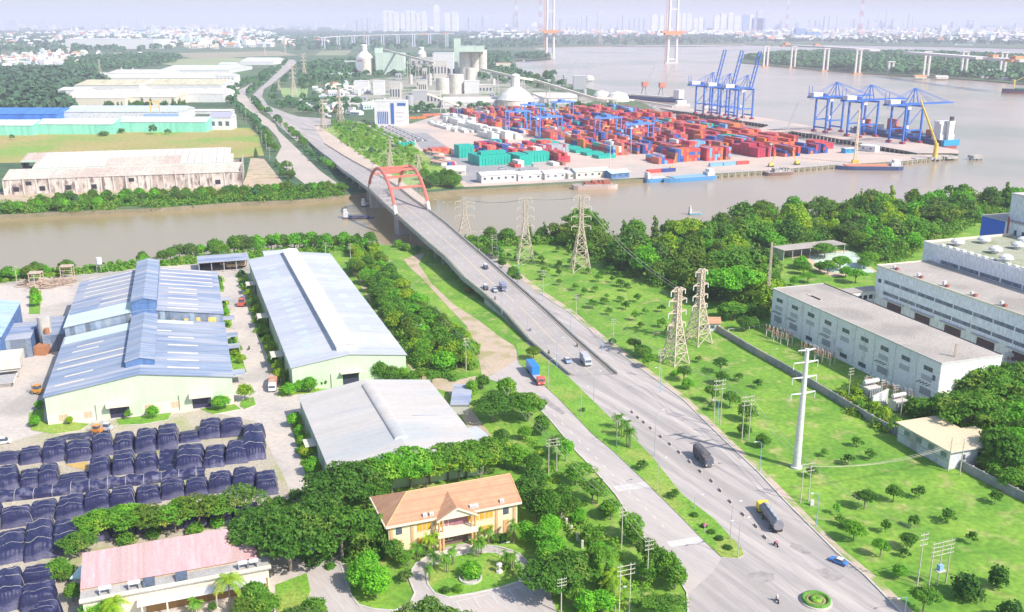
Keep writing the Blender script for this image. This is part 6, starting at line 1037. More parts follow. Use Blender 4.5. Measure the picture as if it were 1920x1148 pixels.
# motorbikes with riders
SKIN = flat('skin', (.45, .28, .2)); 
def rider(x, y, rz, shirt, label, zf=P):
    b = thing('motorbike', 'motorbike ridden by the '+label, 'motorbike', zf(x, y), rz); wh = 0
    for cx in (-.6, .6): MB().tube((cx, -.05, .3), (cx, .05, .3), .3, TYRE, n=10).build('wheel', b)
    mb = MB(); extr(mb, [(-.75, .55), (-.1, .4), (.4, .45), (.55, .95), (.4, 1.0), (.2, .7), (-.7, .8)], .22, PBK); fix_normals(mb.build('body', b)); MB().tube((.45, -.32, 1.02), (.45, .32, 1.02), .03, STEEL).build('handlebar', b)
    # rider: one skinned body
    p = bpy.data.objects.new('person', None)
    V = [(0, 0, .85), (-.02, 0, 1.1), (.03, 0, 1.35), (.06, 0, 1.5), (.08, 0, 1.64), (.09, 0, 1.74), (.05, .18, 1.38), (.25, .25, 1.18), (.43, .26, 1.05), (.05, -.18, 1.38), (.25, -.25, 1.18), (.43, -.26, 1.05), (.02, .12, .82), (.35, .18, .72), (.18, .18, .35), (.3, .18, .3), (.02, -.12, .82), (.35, -.18, .72), (.18, -.18, .35), (.3, -.18, .3)]
    E = [(0, 1), (1, 2), (2, 3), (3, 4), (4, 5), (2, 6), (6, 7), (7, 8), (2, 9), (9, 10), (10, 11), (0, 12), (12, 13), (13, 14), (14, 15), (0, 16), (16, 17), (17, 18), (18, 19)]
    R_ = [.15, .14, .16, .06, .11, .09, .07, .05, .04, .07, .05, .04, .1, .08, .05, .05, .1, .08, .05, .05]
    me = bpy.data.meshes.new('person'); me.from_pydata(V, E, []); o = bpy.data.objects.new('person', me); COL.objects.link(o); bpy.data.objects.remove(p)
    md = o.modifiers.new('skin', 'SKIN'); lay = me.skin_vertices[0] if me.skin_vertices else None
    if lay is None:
        bpy.context.view_layer.objects.active = o; bpy.ops.mesh.customdata_skin_add() if hasattr(bpy.ops.mesh, 'customdata_skin_add') else None; lay = me.skin_vertices[0]
    for i, r in enumerate(R_): lay.data[i].radius = (r, r)
    lay.data[0].use_root = True; o.modifiers.new('sub', 'SUBSURF').levels = 1; o.modifiers['sub'].render_levels = 1; me.materials.append(shirt)
    o.location = zf(x, y); o.rotation_euler = (0, 0, rz); tag(o, label+', sitting on a motorbike', 'person'); tag(b, group=None)
    hm = MB(); hm.lathe([(.14, 0), (.15, .08), (.11, .17), (.02, .2)], WHITE, (.09, 0, 1.62), 10); hm.build('helmet', o)
for a in ((1455, 1024, RDN+.1, flat('pink_shirt', (.62, .2, .28)), 'rider in a pink shirt behind the tanker'), (1457, 1129, 1.7, flat('pale_shirt', (.6, .55, .55)), 'rider in pale clothes near the round flower bed'), (994, 620, RDN, flat('grey_shirt', (.5, .5, .52)), 'rider in grey on the left ramp lane', Pd), (1029, 664, RDN, flat('dark_shirt', (.12, .1, .12)), 'rider in dark clothes on the ramp edge', Pd), (1082, 650, RDN, flat('brown_shirt', (.3, .12, .1)), 'rider in brown along the right barrier', Pd), (928, 562, RDN, MATS['dark_shirt'], 'rider just below the car group', Pd), (467, 656, 1.4, MATS['dark_shirt'], 'rider in the factory lane')): rider(*a)
# round flower bed, barrier blocks, small things
p = P(1530, 1128); t = thing('flower_bed', 'round raised flower bed with clipped green rings in the junction', 'flower bed', p); hd = mat('hedge', (.08, .24, .03), (.16, .36, .05), sc=2, bump=1); MB().tube((0, 0, 0), (0, 0, .3), 3.1, KERB, n=28).build('kerb_ring', t)
for r0, r1, z, m in ((2.8, 2.2, .75, hd), (2.1, 1.2, .36, mat('red_soil', (.42, .3, .2), (.3, .32, .12), sc=2)), (1.15, .1, .85, MATS['lawn'])):
    mb = MB(); mb.lathe([(r0, .28), (r0, z), ((r0+r1)/2, z+.1), (r1, z), (r1, .28)], m, n=28); mb.build('hedge_ring' if m is hd else 'planting', t, smooth=True)
p = P(882, 1086); t = thing('tree_kerb', 'low round kerb around the clipped bush in the garden', 'kerb ring', p); mb = MB(); mb.lathe([(2.4, .16), (2.4, .5), (2.1, .5), (2.1, .18)], KERB, n=24); mb.build('kerb_ring', t)
BLK = mat('barrier_block', (.36, .27, .22), (.62, .56, .5), sc=1.2, spread=(.45, .5))
for i, (x, y) in enumerate([(1186, 774), (1197, 784), (1208, 793), (1221, 804), (1240, 820), (1257, 834), (1274, 849), (1294, 867), (1314, 885), (1335, 903), (1351, 921), (1370, 942), (1394, 966), (1418, 988), (1435, 1009)]):
    def mk():
        root = bpy.data.objects.new('barrier_block', None); COL.objects.link(root); mb = MB(); extr(mb, [(-.8, 0), (.8, 0), (.75, .5), (-.75, .5)], .4, BLK); fix_normals(mb.build('block', root)); MB().box(-.7, .7, -.14, .14, .5, .58, KERB).build('cap', root); return root
    place('blk', mk, P(x, y)+Vector((0, 0, .03)), RD_, f'concrete barrier block on the main road axis, {ORD(i)} from the top', 'barrier block', 'barrier blocks on the main road')
for (x, y, yt, lab, c) in ((1321, 1000, 985, 'pink and white signpost on the median', 'sign'), ):
    t = thing('road_sign', lab, c, P(x, y)); MB().tube((0, 0, 0), (0, 0, 2.4), .06, WHITE, n=6).build('post', t); MB().tube((0, -.04, 2.1), (0, .04, 2.1), .4, flat('pink_sign', (.6, .12, .35)), n=12).build('sign_plate', t)
t = thing('control_box', 'white control box on the kerb beside a blue lamp', 'control box', P(1522, 948)); MB().box(-.4, .4, -.3, .3, .2, 1.4, WHITE).build('cabinet', t); MB().box(-.5, .5, -.4, .4, 0, .2, CONC).build('plinth', t)
t = thing('stone_statue', 'small pale stone lantern on the round lawn', 'statue', P(936, 1074)+Vector((0, 0, .16))); mb = MB(); mb.lathe([(.8, 0), (.7, .4), (.3, .5), (.3, 1.2), (.6, 1.4), (.5, 1.7), (.7, 1.9), (.1, 2.3)], LCONC, n=8); mb.build('lantern', t)
t = thing('water_tank', 'white water tank on a stand behind the blue factory', 'water tank', P(188, 511)); mb = MB(); mb.tube((0, 0, 4), (0, 0, 7), 1.3, WHITE, n=12); mb.build('tank', t)
for sx in (-1, 1):
    for sy in (-1, 1): MB().tube((sx, sy, 0), (sx*.9, sy*.9, 4), .12, STEEL).build('leg', t)
t = thing('steel_silo', 'rusty steel cylinder standing on the lane beside the front factory hall', 'silo', P(90, 655)); mb = MB(); mb.tube((0, 0, .8), (0, 0, 12), 2.2, mat('galvanised', (.42, .40, .36), (.58, .56, .52), sc=.4, stretch=(1, 1, .2)), n=18); mb.build('shell', t); mb = MB(); mb.tube((1.5, -2, 0), (1.8, -2.5, 8.5), 1.3, mat('rust', (.50, .22, .10), (.38, .18, .10), sc=.6), r1=.8, n=8); mb.box(-1.5, 2.5, -7, -2.5, 0, 3.2, MATS['rust']); mb.build('rusty_hopper', t)
# machinery by the left edge
t = thing('hopper_machine', 'pale concrete hopper with a slatted conveyor at the left edge', 'hopper', P(20, 700), GR); MB().box(-4, 4, -6, 6, 3.4, 6.2, CREAM).box(-3.4, 3.4, -5.4, 5.4, 2.4, 3.38, LCONC).build('bin', t)
for sx in (-3, 3):
    for sy in (-5, 5): MB().box(sx-.2, sx+.2, sy-.2, sy+.2, 0, 2.4, STEEL).build('leg', t)
mb = MB(); mb.box(-3, -2.6, -15, -6.1, 1.6, 2, CREAM).box(2.6, 3, -15, -6.1, 1.6, 2, CREAM)
for k in range(8): mb.box(-2.6, 2.6, -14.6+k*1.1, -14.2+k*1.1, 1.7, 1.9, STEEL)
mb.build('conveyor', t)
# timber stacks at the river
TIM = mat('old_timber', (.46, .33, .24), (.62, .5, .4), sc=1)
for k, (x, y, lab) in enumerate([(62, 535, 'left'), (88, 538, 'middle'), (114, 532, 'right')]):
    t = thing('timber_pile', f'jumbled pile of old planks behind the blue halls, {lab} one', 'timber pile', P(x, y), 0, 'timber piles by the river'); rg = random.Random(k); mb = MB()
    for j in range(70): a = rg.uniform(-.5, .5); c = Vector((rg.uniform(-5, 5), rg.uniform(-4, 4), rg.uniform(.2, 2.2))); d = Vector((math.cos(a), math.sin(a), rg.uniform(-.15, .15)))*rg.uniform(1, 3); mb.tube(c-d, c+d, .16, TIM)
    mb.build('planks', t)
for (x, y, lab) in ((70, 537, 'left one'), (128, 524, 'right one')):
    t = thing('timber_tower', f'open timber frame tower at the timber piles, {lab}', 'timber frame', P(x, y), .2); mb = MB()
    for sx in (-2.4, 2.4):
        for sy in (-2, 2): mb.box(sx-.15, sx+.15, sy-.15, sy+.15, 0, 6, TIM)
    for z in (2.5, 4.4, 6): mb.box(-2.6, 2.6, -2.2, -1.95, z, z+.2, TIM).box(-2.6, 2.6, 1.95, 2.2, z, z+.2, TIM)
    mb.build('posts', t); MB().box(-2.7, 2.7, -2.3, 2.3, 6.2, 6.35, TIM).build('roof', t)
# excavated vehicles in the open shed
for k, (x, y) in enumerate([(424, 500), (436, 503), (446, 502), (456, 500)]): truck(x, y, .2+k*.5, 5.5, f'cream and orange loader parked before the dark shed, {ORD(k)} from the left', paint('tan', (.62, .5, .35)), mat('loader_orange', (.6, .35, .15), (.7, .6, .45), sc=1), 'box', hb=2.2, nm='loader')
# substation
SUB = mat('porcelain_brown', (.42, .22, .16), (.55, .36, .30), sc=1.5)
def make_bank():
    root = bpy.data.objects.new('insulator_bank', None); COL.objects.link(root); mb = MB(); mb.box(-3.4, 3.4, -.1, .1, 2.4, 2.6, LCONC)
    for x in (-3, 0, 3): mb.box(x-.12, x+.12, -.12, .12, 0, 2.4, LCONC)
    mb.build('stand', root)
    for i in range(7): x = -3+i; MB().tube((x, 0, 2.6), (x, -.3+.6*(i % 2), 4.4), .22, SUB, r1=.12, n=7).tube((x, -.3+.6*(i % 2), 4.4), (x, -.3+.6*(i % 2), 4.6), .16, WHITE, n=6).build('insulator', root)
    return root
for i, (x, y) in enumerate([(1447, 635), (1463, 646), (1474, 641), (1516, 668), (1530, 674), (1541, 682), (1552, 678), (1640, 735), (1660, 742), (1690, 752), (1900, 708), (1912, 718)]):
    place('bank', make_bank, P(x, y), -.9 if i % 2 else -1.1, f'row of brown insulators at the factory wall, {ORD(i)} from the left', 'insulator bank', 'insulator banks')
def transformer(x, y, rz, s, label):
    t = thing('transformer', label, 'transformer', P(x, y), rz); t.scale = (s, s, s); MB().box(-2, 2, -1.4, 1.4, .3, 3, LCONC).build('tank', t); MB().tube((-2.2, 0, 4.2), (2.2, 0, 4.2), .55, WHITE, n=12).build('conservator', t)
    for i in range(7): MB().box(-1.8+i*.55, -1.6+i*.55, -2.0, -1.42, .5, 2.8, STEEL).build('radiator', t)
    for i in range(3): MB().tube((-1.2+i*1.2, .6, 3), (-1.2+i*1.2, .6, 4.6), .2, SUB, n=7).build('bushing', t)
transformer(1630, 745, .4, 1.25, 'pale transformer with a white drum, left in the yard'); transformer(1682, 768, .4, 1.1, 'pale transformer nearest the cream roof'); transformer(1898, 698, -.3, 1.4, 'grey transformer behind the sunlit factory end')
o = thing('blast_wall', 'pale concrete partition between the two transformers', 'wall', P(1648, 764), rz=-.85+math.pi/2); MB().box(-4.5, 4.5, -.2, .2, 0, 4.6, DWHITE).build('panel', o); MB().box(-4.6, 4.6, -.3, .3, 4.6, 4.75, LCONC).build('coping', o)
# ================= the container port =================
QA = math.radians(24); E1 = Vector((math.cos(QA), math.sin(QA), 0)); E2 = Vector((-math.sin(QA), math.cos(QA), 0)); OQ = P(1250, 332)
def AB(a, b, z=0): p = OQ+E1*a+E2*b; return Vector((p.x, p.y, z))
CCOL = {'red': (.62, .10, .09), 'crimson': (.52, .05, .10), 'orange': (.75, .22, .06), 'coral': (.72, .20, .14), 'maroon': (.36, .07, .10), 'blue': (.05, .16, .50), 'navy': (.05, .08, .30), 'teal': (.02, .48, .38), 'white': (.78, .76, .70), 'grey': (.42, .43, .48), 'green': (.06, .40, .22), 'sky blue': (.22, .45, .70), 'brown': (.42, .18, .13), 'magenta': (.55, .05, .25)}
CM = {}
def cmat(c):
    if c not in CM:
        v = CCOL[c]; m = mat('container_'+c.replace(' ', '_'), v, tuple(x*.8 for x in v), sc=.5, rough=.55, stripe=(1, .35, .12), fine=.06); CM[c] = m
    return CM[c]
CMESH = {}
def cont_mesh(c, L):
    k = (c, L)
    if k not in CMESH:
        m = cmat(c); mb = MB(); mb.box(-1.19, 1.19, -L/2+.03, L/2-.03, .03, 2.55, m)
        for sx in (-1, 1):
            for sy in (-1, 1): mb.box(sx*1.22-.08, sx*1.22+.08, sy*(L/2-.09)-.08, sy*(L/2-.09)+.08, 0, 2.59, m)
        for sx in (-.5, .5): mb.box(sx-.05, sx+.05, -L/2-.04, -L/2+.02, .1, 2.5, m)
        CMESH[k] = mb.mesh('shipping_container')
    return CMESH[k]
CQ = []
def block(a0, b0, na, nb, tiers, pal, name, seed, fill=.92, L=12.2, gb=.6, ga=.3, rot=0, smooth=True):
    rg = random.Random(seed); top = max(tiers)
    for j in range(nb):
        hh = rg.choice(tiers)
        for i in range(na):
            if rg.random() > fill: continue
            if rg.random() < .45: hh = rg.choice(tiers)
            sub = rg.choice(pal)
            for k in range(hh):
                c = sub if rg.random() < .55 else rg.choice(pal)
                if rot: p = AB(a0+i*(L+gb)+L/2, b0+j*(2.44+ga)+1.2, k*2.6+.1)
                else: p = AB(a0+i*(2.44+ga)+1.2, b0+j*(L+gb)+L/2, k*2.6+.1)
                vis = (k == hh-1)*2+(j == 0)*2+(i == na-1)*1
                CQ.append([vis, p, c, L, QA+(math.pi/2 if rot else 0), name, j, i, k, k == hh-1])
RB = ['red', 'red', 'orange', 'coral', 'crimson', 'brown', 'maroon']; MX = ['red', 'coral', 'orange', 'blue', 'navy', 'maroon', 'crimson', 'sky blue', 'brown', 'teal', 'white']
RBL = ['crimson', 'maroon', 'red', 'coral', 'brown', 'orange', 'navy', 'red', 'blue', 'coral']
block(30, 58, 6, 2, (1, 2, 3, 2), MX, 'front left block', 1); block(48, 62, 9, 2, (3, 4, 3, 2), RBL, 'front middle block', 2); block(76, 58, 9, 3, (3, 4, 5, 4), ['brown', 'red', 'coral', 'maroon', 'brown', 'orange', 'sky blue', 'crimson'], 'tall brown block', 3)
k = 10
for ai, a0 in enumerate((22, 46, 70, 94, 118)):
    for bi, (b0, nb) in enumerate(((100 if ai > 1 else 118, 4), (172, 4), (240, 4), (308, 4), (376, 4), (444, 6))):
        k += 1
        if ai == 0 and bi in (1,): nb = 3
        block(a0, b0, 6, nb, (1, 2, 3, 3, 4), MX if (ai+bi) % 3 == 0 else RBL, f'{ONE[bi]} field of lane {ai+1}'.replace('lane 1', 'the westernmost lane').replace('lane 2', 'the second lane').replace('lane 3', 'the middle lane').replace('lane 4', 'the fourth lane').replace('lane 5', 'the fifth lane'), k, fill=.88)
for ai, a0 in enumerate((145, 169, 193, 217)):
    for bi, (b0, nb) in enumerate(((104, 3), (158, 3), (212, 4), (280, 4), (350, 4), (420, 5))):
        k += 1
        if a0 > 200 and bi in (0, 1): continue
        block(a0, b0, 6, nb, (2, 3, 4, 4), RB if (ai+bi) % 4 else ['blue', 'sky blue', 'teal', 'red', 'navy'], f'{ONE[bi]} field, {["inner", "second", "third", "outermost"][ai]} eastern lane', k, fill=.93)
block(128, 58, 7, 3, (3, 3, 4), ['crimson', 'crimson', 'red', 'maroon'], 'crimson block right of the brown one', 70); block(152, 52, 6, 2, (1, 2, 3), ['blue', 'coral', 'navy', 'red'], 'low blue and coral block', 71); block(182, 58, 8, 2, (2, 3), ['crimson', 'navy', 'blue', 'red', 'orange'], 'blue-fronted block by the basin', 72); block(208, 80, 8, 1, (2, 3), ['red', 'crimson'], 'small red block by the basin', 73)
block(165, 84, 7, 2, (3, 4), ['orange', 'coral', 'orange', 'red'], 'orange block behind the crimson one', 74)
# white boxes
block(-16, 262, 3, 14, (2, 3, 3, 3), ['white'], 'tall white block', 80, fill=.97); block(-5, 262, 3, 9, (1, 2, 2), ['white'], 'lower white block', 81); block(-36, 335, 6, 9, (1,), ['white'], 'single layer of white boxes', 82, fill=.75); block(-28, 268, 3, 3, (2, 3), ['white'], 'near white block', 83); block(24, 228, 9, 2, (1, 2), ['white'], 'small white block under the cranes', 84); block(2, 410, 4, 7, (2, 2, 3), ['white'], 'far white block', 85)
# teal boxes
block(-106, 108, 10, 2, (3,), ['teal'], 'big teal block', 90, fill=1); block(-102, 114, 8, 1, (4,), ['teal'], 'top of the big teal block', 91, fill=1, L=8)
block(-76, 96, 4, 2, (3, 3), ['teal'], 'L-shaped teal block', 92, fill=1); block(-62, 110, 7, 1, (3,), ['teal'], 'rear arm of the teal block', 93, fill=1)
block(-104, 158, 5, 1, (3, 4), ['teal'], 'teal pair behind the big teal block', 94, fill=1)
for j in range(7): block(-1+j*.4, 226-j*20, 6+(j==0), 1, (1,), ['teal'], f'{ONE[j]} step of the flat teal rows', 100+j, fill=.9)
block(-128, 118, 2, 2, (1, 2), ['teal', 'crimson', 'blue'], 'small stacks left of the teal block', 95, fill=1)
# mixed blocks in the near-left of the yard
block(-118, 186, 6, 2, (1, 2), ['orange', 'coral', 'red'], 'orange boxes by the asphalt', 110); block(-104, 176, 7, 1, (1, 2), ['blue', 'navy', 'white'], 'blue boxes by the asphalt', 111); block(-86, 146, 8, 3, (2, 3, 4), ['crimson', 'red', 'navy', 'coral'], 'red stacks behind the teal block', 112); block(-60, 140, 9, 3, (1, 2, 3, 2), ['red', 'coral', 'crimson', 'blue', 'white'], 'red stacks between the teal blocks', 113); block(-56, 190, 6, 2, (2, 3), ['teal', 'blue', 'red', 'grey'], 'teal and blue stack by the white rows', 114)
block(-34, 178, 10, 1, (2, 3), ['red', 'crimson', 'coral'], 'red wall of boxes', 115); block(-32, 150, 10, 1, (3,), ['grey', 'grey', 'maroon'], 'grey wall of boxes', 116, fill=1); block(-46, 98, 6, 2, (2, 3), ['crimson', 'red'], 'crimson stack before the flat teal rows', 117, fill=.95); block(-84, 88, 4, 1, (1, 2), ['brown', 'red', 'white'], 'low stack before the teal arm', 118); block(-52, 84, 4, 1, (2, 1), ['brown', 'white'], 'brown boxes before the teal arm', 119)
block(-40, 500, 2, 1, (1,), ['orange'], 'orange pair by the silo', 120, rot=1, fill=1); block(-10, 528, 2, 1, (1,), ['coral'], 'coral pair by the silo', 121, rot=1, fill=1); block(18, 520, 1, 1, (2,), ['green'], 'green stack by the silo', 122, rot=1, fill=1); block(34, 515, 1, 1, (2,), ['crimson'], 'crimson and teal stack by the silo', 123, rot=1, fill=1)
block(30, 460, 10, 4, (2, 3), MX, 'block in front of the domed silo', 124); block(62, 478, 10, 3, (2, 3, 4), RBL, 'far block before the conveyor', 125)
block(60, 30, 3, 1, (1, 2), ['coral', 'red', 'sky blue'], 'row of boxes at the quay edge', 126, rot=1, fill=1); block(-4, 20, 2, 1, (1,), ['red', 'navy'], 'two boxes by the blue shed', 127, rot=1, fill=1)
# stacked blocks that would share ground with another give way
occ = {}; keep = []
for q in CQ:
    p = q[1]; rr = p-OQ; a, b = rr.dot(E1), rr.dot(E2); key = None; bad = False
    hw, hl = (1.22, q[3]/2) if abs(q[4]-QA) < .1 else (q[3]/2, 1.22)
    for da in (-1, 0, 1):
        for db in (-1, 0, 1):
            for (a2, b2, w2, l2, z2, nm, jj, ii, kk) in occ.get((int(a//14)+da, int(b//14)+db), ()):
                if nm != q[5] and abs(a-a2) < hw+w2 and abs(b-b2) < hl+l2 and (abs(p.z-z2) < 2.4): bad = True
    if q[5] == 'top of the big teal block':
        if q[8] < 3: continue
        bad = False
    if bad: continue
    occ.setdefault((int(a//14), int(b//14)), []).append((a, b, hw, hl, p.z, q[5], q[6], q[7], q[8])); keep.append(q)
TIERN = ['ground tier', 'second tier', 'third tier', 'fourth tier', 'fifth tier']
def cscore(q): return -(q[0]*(900/q[1].length)**2)
keep.sort(key=cscore); V = {}; seen = set(); mbs = MB(); ncont = 0
for q in keep:
    vis, p, c, L, rz, nm, j, i, kk, top = q
    if ncont < 296:
        o = bpy.data.objects.new('shipping_container', cont_mesh(c, L)); COL.objects.link(o); o.location = p; o.rotation_euler = (0, 0, rz)
        tag(o, f'{c} container, {ORD(j)} row, {ORD(i)} column, {TIERN[kk]}, {nm}', 'container', 'containers of the '+nm); ncont += 1
    elif vis or random.Random(int(p.x*7+p.y)).random() < 1:
        mbs.box(-1.21, 1.21, -L/2, L/2, 0, 2.57, cmat(c), rz=rz, c=(p.x, p.y, p.z))
o = mbs.build('containers'); tag(o, 'hundreds of smaller-looking stacked containers filling the far yard', None, None, 'stuff')
# ---- yard gantries
def make_rtg():
    root = bpy.data.objects.new('yard_gantry_crane', None); COL.objects.link(root); H = 20; Wg = 24; m = mat('gantry_blue', (.12, .28, .75), (.10, .24, .66), sc=.5)
    for sx in (0, 1):
        for sy in (-4.5, 4.5): MB().box(sx*Wg-.5, sx*Wg+.5, sy-.5, sy+.5, 1.2, H, m).build('leg', root)
        MB().box(sx*Wg-.6, sx*Wg+.6, -6.5, 6.5, .9, 1.9, m).build('sill_beam', root)
        for sy in (-5, 5): MB().tube((sx*Wg-.4, sy, .7), (sx*Wg+.4, sy, .7), .7, TYRE, n=10).build('wheel', root)
    for sy in (-4.5, 4.5): MB().box(-1.2, Wg+1.2, sy-.55, sy+.55, H, H+1.5, m).build('girder', root)
    MB().box(8, 13, -4, 4, H+1.5, H+3.6, m).box(13.2, 14.6, -1, 1, H-2.2, H-.1, WHITE).build('trolley', root); MB().box(-1.6, -.7, -3, 3, 2.2, 5.6, WHITE).build('power_house', root); MB().box(7.5, 13.5, -1.2, 1.2, 12, 12.6, YELL).build('spreader', root); return root
for i, (a, b, lab) in enumerate([(16, 330, 'nearest the white boxes'), (19, 262, 'over the small white block'), (66, 168, 'low over the front red rows'), (68, 230, 'in the middle of the red rows'), (66, 400, 'far among the red rows'), (114, 420, 'farthest by the conveyor foot')]):
    place('rtg', make_rtg, AB(a, b), QA, f'blue yard gantry crane {lab}', 'gantry crane', 'blue yard gantry cranes')
# ---- ship-to-shore cranes
def make_sts(up):
    def f():
        root = bpy.data.objects.new('quay_crane', None); COL.objects.link(root); H = 33; m = BLUE; g = 21; w = 8.5
        for x in (0, g):
            for s in (-1, 1): MB().box(x-.75, x+.75, s*w-.75, s*w+.75, 1.8, H+2, m).build('leg', root); MB().box(x-1.6, x+1.6, s*w-2.6, s*w+2.6, .2, 1.8, flat('bogie_red', (.45, .06, .08))).build('bogie', root)
            MB().box(x-.5, x+.5, -w, w, 4.0, 5.4, m).build('sill_beam', root); MB().box(x-.5, x+.5, -w, w, H, H+1.6, m).build('portal_beam', root)
        for s in (-1, 1):
            MB().box(.76, g-.76, s*w-.5, s*w+.5, 11.5, 12.8, m).build('tie_beam', root); mb = MB(); mb.tube((.5, s*w, 12.5), (g, s*w, H), .38, m); mb.build('diagonal', root)
            MB().box(-17, g+2, s*3-.5, s*3+.5, H+1.7, H+3.3, m).build('girder', root)
            a = MB(); a.tube((g-1, s*3, H+3.2), (g-3.5, s*1, H+17), .5, m); a.tube((g-12, s*3, H+3.2), (g-3.5, s*1, H+17), .4, m); a.tube((-14, s*3, H+3.2), (g-3.5, s*1, H+17), .22, m); a.build('apex_frame', root)
        MB().box(-15, -3, -4, 4, H+3.35, H+7.2, WHITE).build('machinery_house', root); MB().box(-1, 3, -3.6, 3.6, H+3.35, H+6, mat('crane_navy', (.05, .12, .4))).build('electric_room', root); MB().box(9, 13, -2, 2, H-2.4, H+1.6, WHITE).build('operator_cabin', root)
        for s in (-1, 1): MB().tube((-16, s*2.4, H+3.3), (-16, s*2.4, H+14), .3, m).build('mast', root)
        mb = MB()
        for k in range(9): mb.tube((-16.5+k*1.6, 0, H+1.7), (-16.5+k*1.6, 0, H-.6), .12, STEEL)
        mb.build('festoon', root); L = 42
        d = Vector((math.cos(math.radians(76)), 0, math.sin(math.radians(76)))) if up else Vector((1, 0, 0)); h0 = Vector((g+2, 0, H+2.5)); mb = MB()
        for s in (-1, 1):
            o_ = Vector((0, s*2.6, 0)); mb.tube(h0+o_, h0+o_+d*L, .75, m)
        for k in range(8): mb.tube(h0+d*L*k/7+Vector((0, -2.6, 0)), h0+d*L*k/7+Vector((0, 2.6, 0)), .3, m)
        mb.build('boom', root)
        mb = MB()
        for s in (-1, 1):
            for q in ((.45, .95) if not up else (.35,)): mb.tube((g-3.5, s*1, H+17), h0+Vector((0, s*2.6, 0))+d*L*q, .22, m)
        mb.build('stay', root); MB().box(2, 4.5, -w-1, -w+.5, 14, 17, WHITE).build('cabinet', root); return root
    return f
for i, (b, up, lab) in enumerate([(402, 1, 'farthest quay crane with its boom raised'), (368, 1, 'middle quay crane of the raised-boom trio'), (334, 1, 'nearest quay crane of the raised-boom trio'), (186, 0, 'blue quay crane with lowered boom, farthest out of its trio'), (138, 0, 'blue quay crane with lowered boom, middle of its trio'), (82, 0, 'blue quay crane with lowered boom, nearest the ship stern')]):
    place(f'sts{up}', make_sts(up), AB(306, b, 1.2), QA, lab, 'quay crane', 'ship-to-shore cranes on the wharf')
# ---- ships and barges (local x forward)
def hull(mb, L, B, z0, z1, m, bow=.22, stern=.04, taper=.8, m2=None):
    n = 12; st = []
    for i in range(n+1):
        t = i/n; w = B/2*(min(1, ((1-t)/bow)**.55) if t > 1-bow else (.75+.25*t/stern if t < stern else 1)); x = -L/2+L*t; st.append((x, w))
    for (za, zb, ka, kb, mm) in ((z0, z0+(z1-z0)*.45, taper, (1+taper)/2, m2 or m), (z0+(z1-z0)*.45, z1, (1+taper)/2, 1, m)):
        for (x0, w0), (x1, w1) in zip(st[:-1], st[1:]):
            for s in (-1, 1): q = [(x0*ka/ka, s*w0*ka, za), (x1, s*w1*ka, za), (x1, s*w1*kb, zb), (x0, s*w0*kb, zb)]; mb.face(q if s < 0 else q[::-1], mm)
        w = st[0][1]; mb.face([(-L/2, w*ka, za), (-L/2, -w*ka, za), (-L/2, -w*kb, zb), (-L/2, w*kb, zb)], mm)
    mb.face([(x, -w, z1-.02) for x, w in st]+[(x, w, z1-.02) for x, w in st[::-1]], flat('deck_grey', (.42, .36, .32)))
def vessel(name, label, cat, a, b, rz, L, B, fb, m, m2=None, group=None, pos=None):
    t = thing(name, label, cat, pos or AB(a, b, -2.5), rz, group); mb = MB(); hull(mb, L, B, -1.0, fb, m, m2=m2); mb.build('hull', t); return t
HB = paint('hull_navy', (.06, .10, .25)); HS = paint('hull_blue', (.03, .30, .60)); HR = paint('hull_red', (.42, .10, .08)); ORH = mat('hold_orange', (.70, .26, .16), (.62, .22, .14), sc=.3)
t = vessel('container_ship', 'container ship moored behind the lowered cranes with a white stern house', 'ship', 345, 118, QA+math.pi/2, 132, 22, 7.5, HB, paint('hull_rust', (.35, .08, .08)))
MB().box(-66.3, -63, -10, 10, 2.5, 7.8, HS).build('stern_panel', t); mb = MB(); mb.box(-60, -50, -9, 9, 7.5, 12, WHITE).box(-59, -51, -8, 8, 12, 22, WHITE).box(-58.5, -52, -10, 10, 22, 24.5, WHITE); mb.build('superstructure', t); MB().box(-64, -61.5, -3, 3, 7.5, 25, WHITE).box(-63.6, -62, -2, 2, 25, 29, PBK).build('funnel', t)
for i, x in enumerate((-44, -28, -10, 6, 22, 38)):
    mb = MB(); mb.box(x, x+12.5, -9.6, 9.6, 7.5, 9+(i % 2), HB); mb.build('hatch', t)
for i, (x, n, c) in enumerate(((-44, 2, 'coral'), (-28, 1, 'brown'), (-10, 2, 'red'), (6, 4, 'coral'), (22, 2, 'white'), (38, 3, 'red'))):
    for k in range(n): o = bpy.data.objects.new('shipping_container', cont_mesh(c, 12.2)); tag(o, f'{c} container on the moored ship, {ORD(i)} bay from the stern, {TIERN[k]}', 'container', 'containers aboard the moored ship'); COL.objects.link(o); w = AB(345, 118, 0); ca, sa = math.cos(QA+math.pi/2), math.sin(QA+math.pi/2); xx, yy = x+6.2, -4+2.5*(i % 3); o.location = (w.x+xx*ca-yy*sa, w.y+xx*sa+yy*ca, -2.5+9+(i % 2)+k*2.6); o.rotation_euler = (0, 0, QA)
# bulk carrier at the right edge
pr = P(1950, 176, -2.5); t = vessel('cargo_ship', 'dark red-bottomed cargo ship entering at the right edge', 'ship', 0, 0, math.radians(172), 120, 20, 8, paint('hull_dark', (.06, .07, .13)), paint('hull_maroon', (.25, .06, .10)), pos=pr)
for x in (8, 42): MB().box(x-1.2, x+1.2, -1.2, 1.2, 8, 22, YELL).build('deck_crane', t); MB().tube((x, 0, 20), (x-14, 0, 26), .5, YELL).build('crane_jib', t)
MB().tube((54, 0, 8), (54, 0, 16), .4, YELL).build('foremast', t); MB().box(-30, 40, -7, 7, 8, 9.2, mat('hatch_green', (.08, .25, .2))).build('hatch', t)
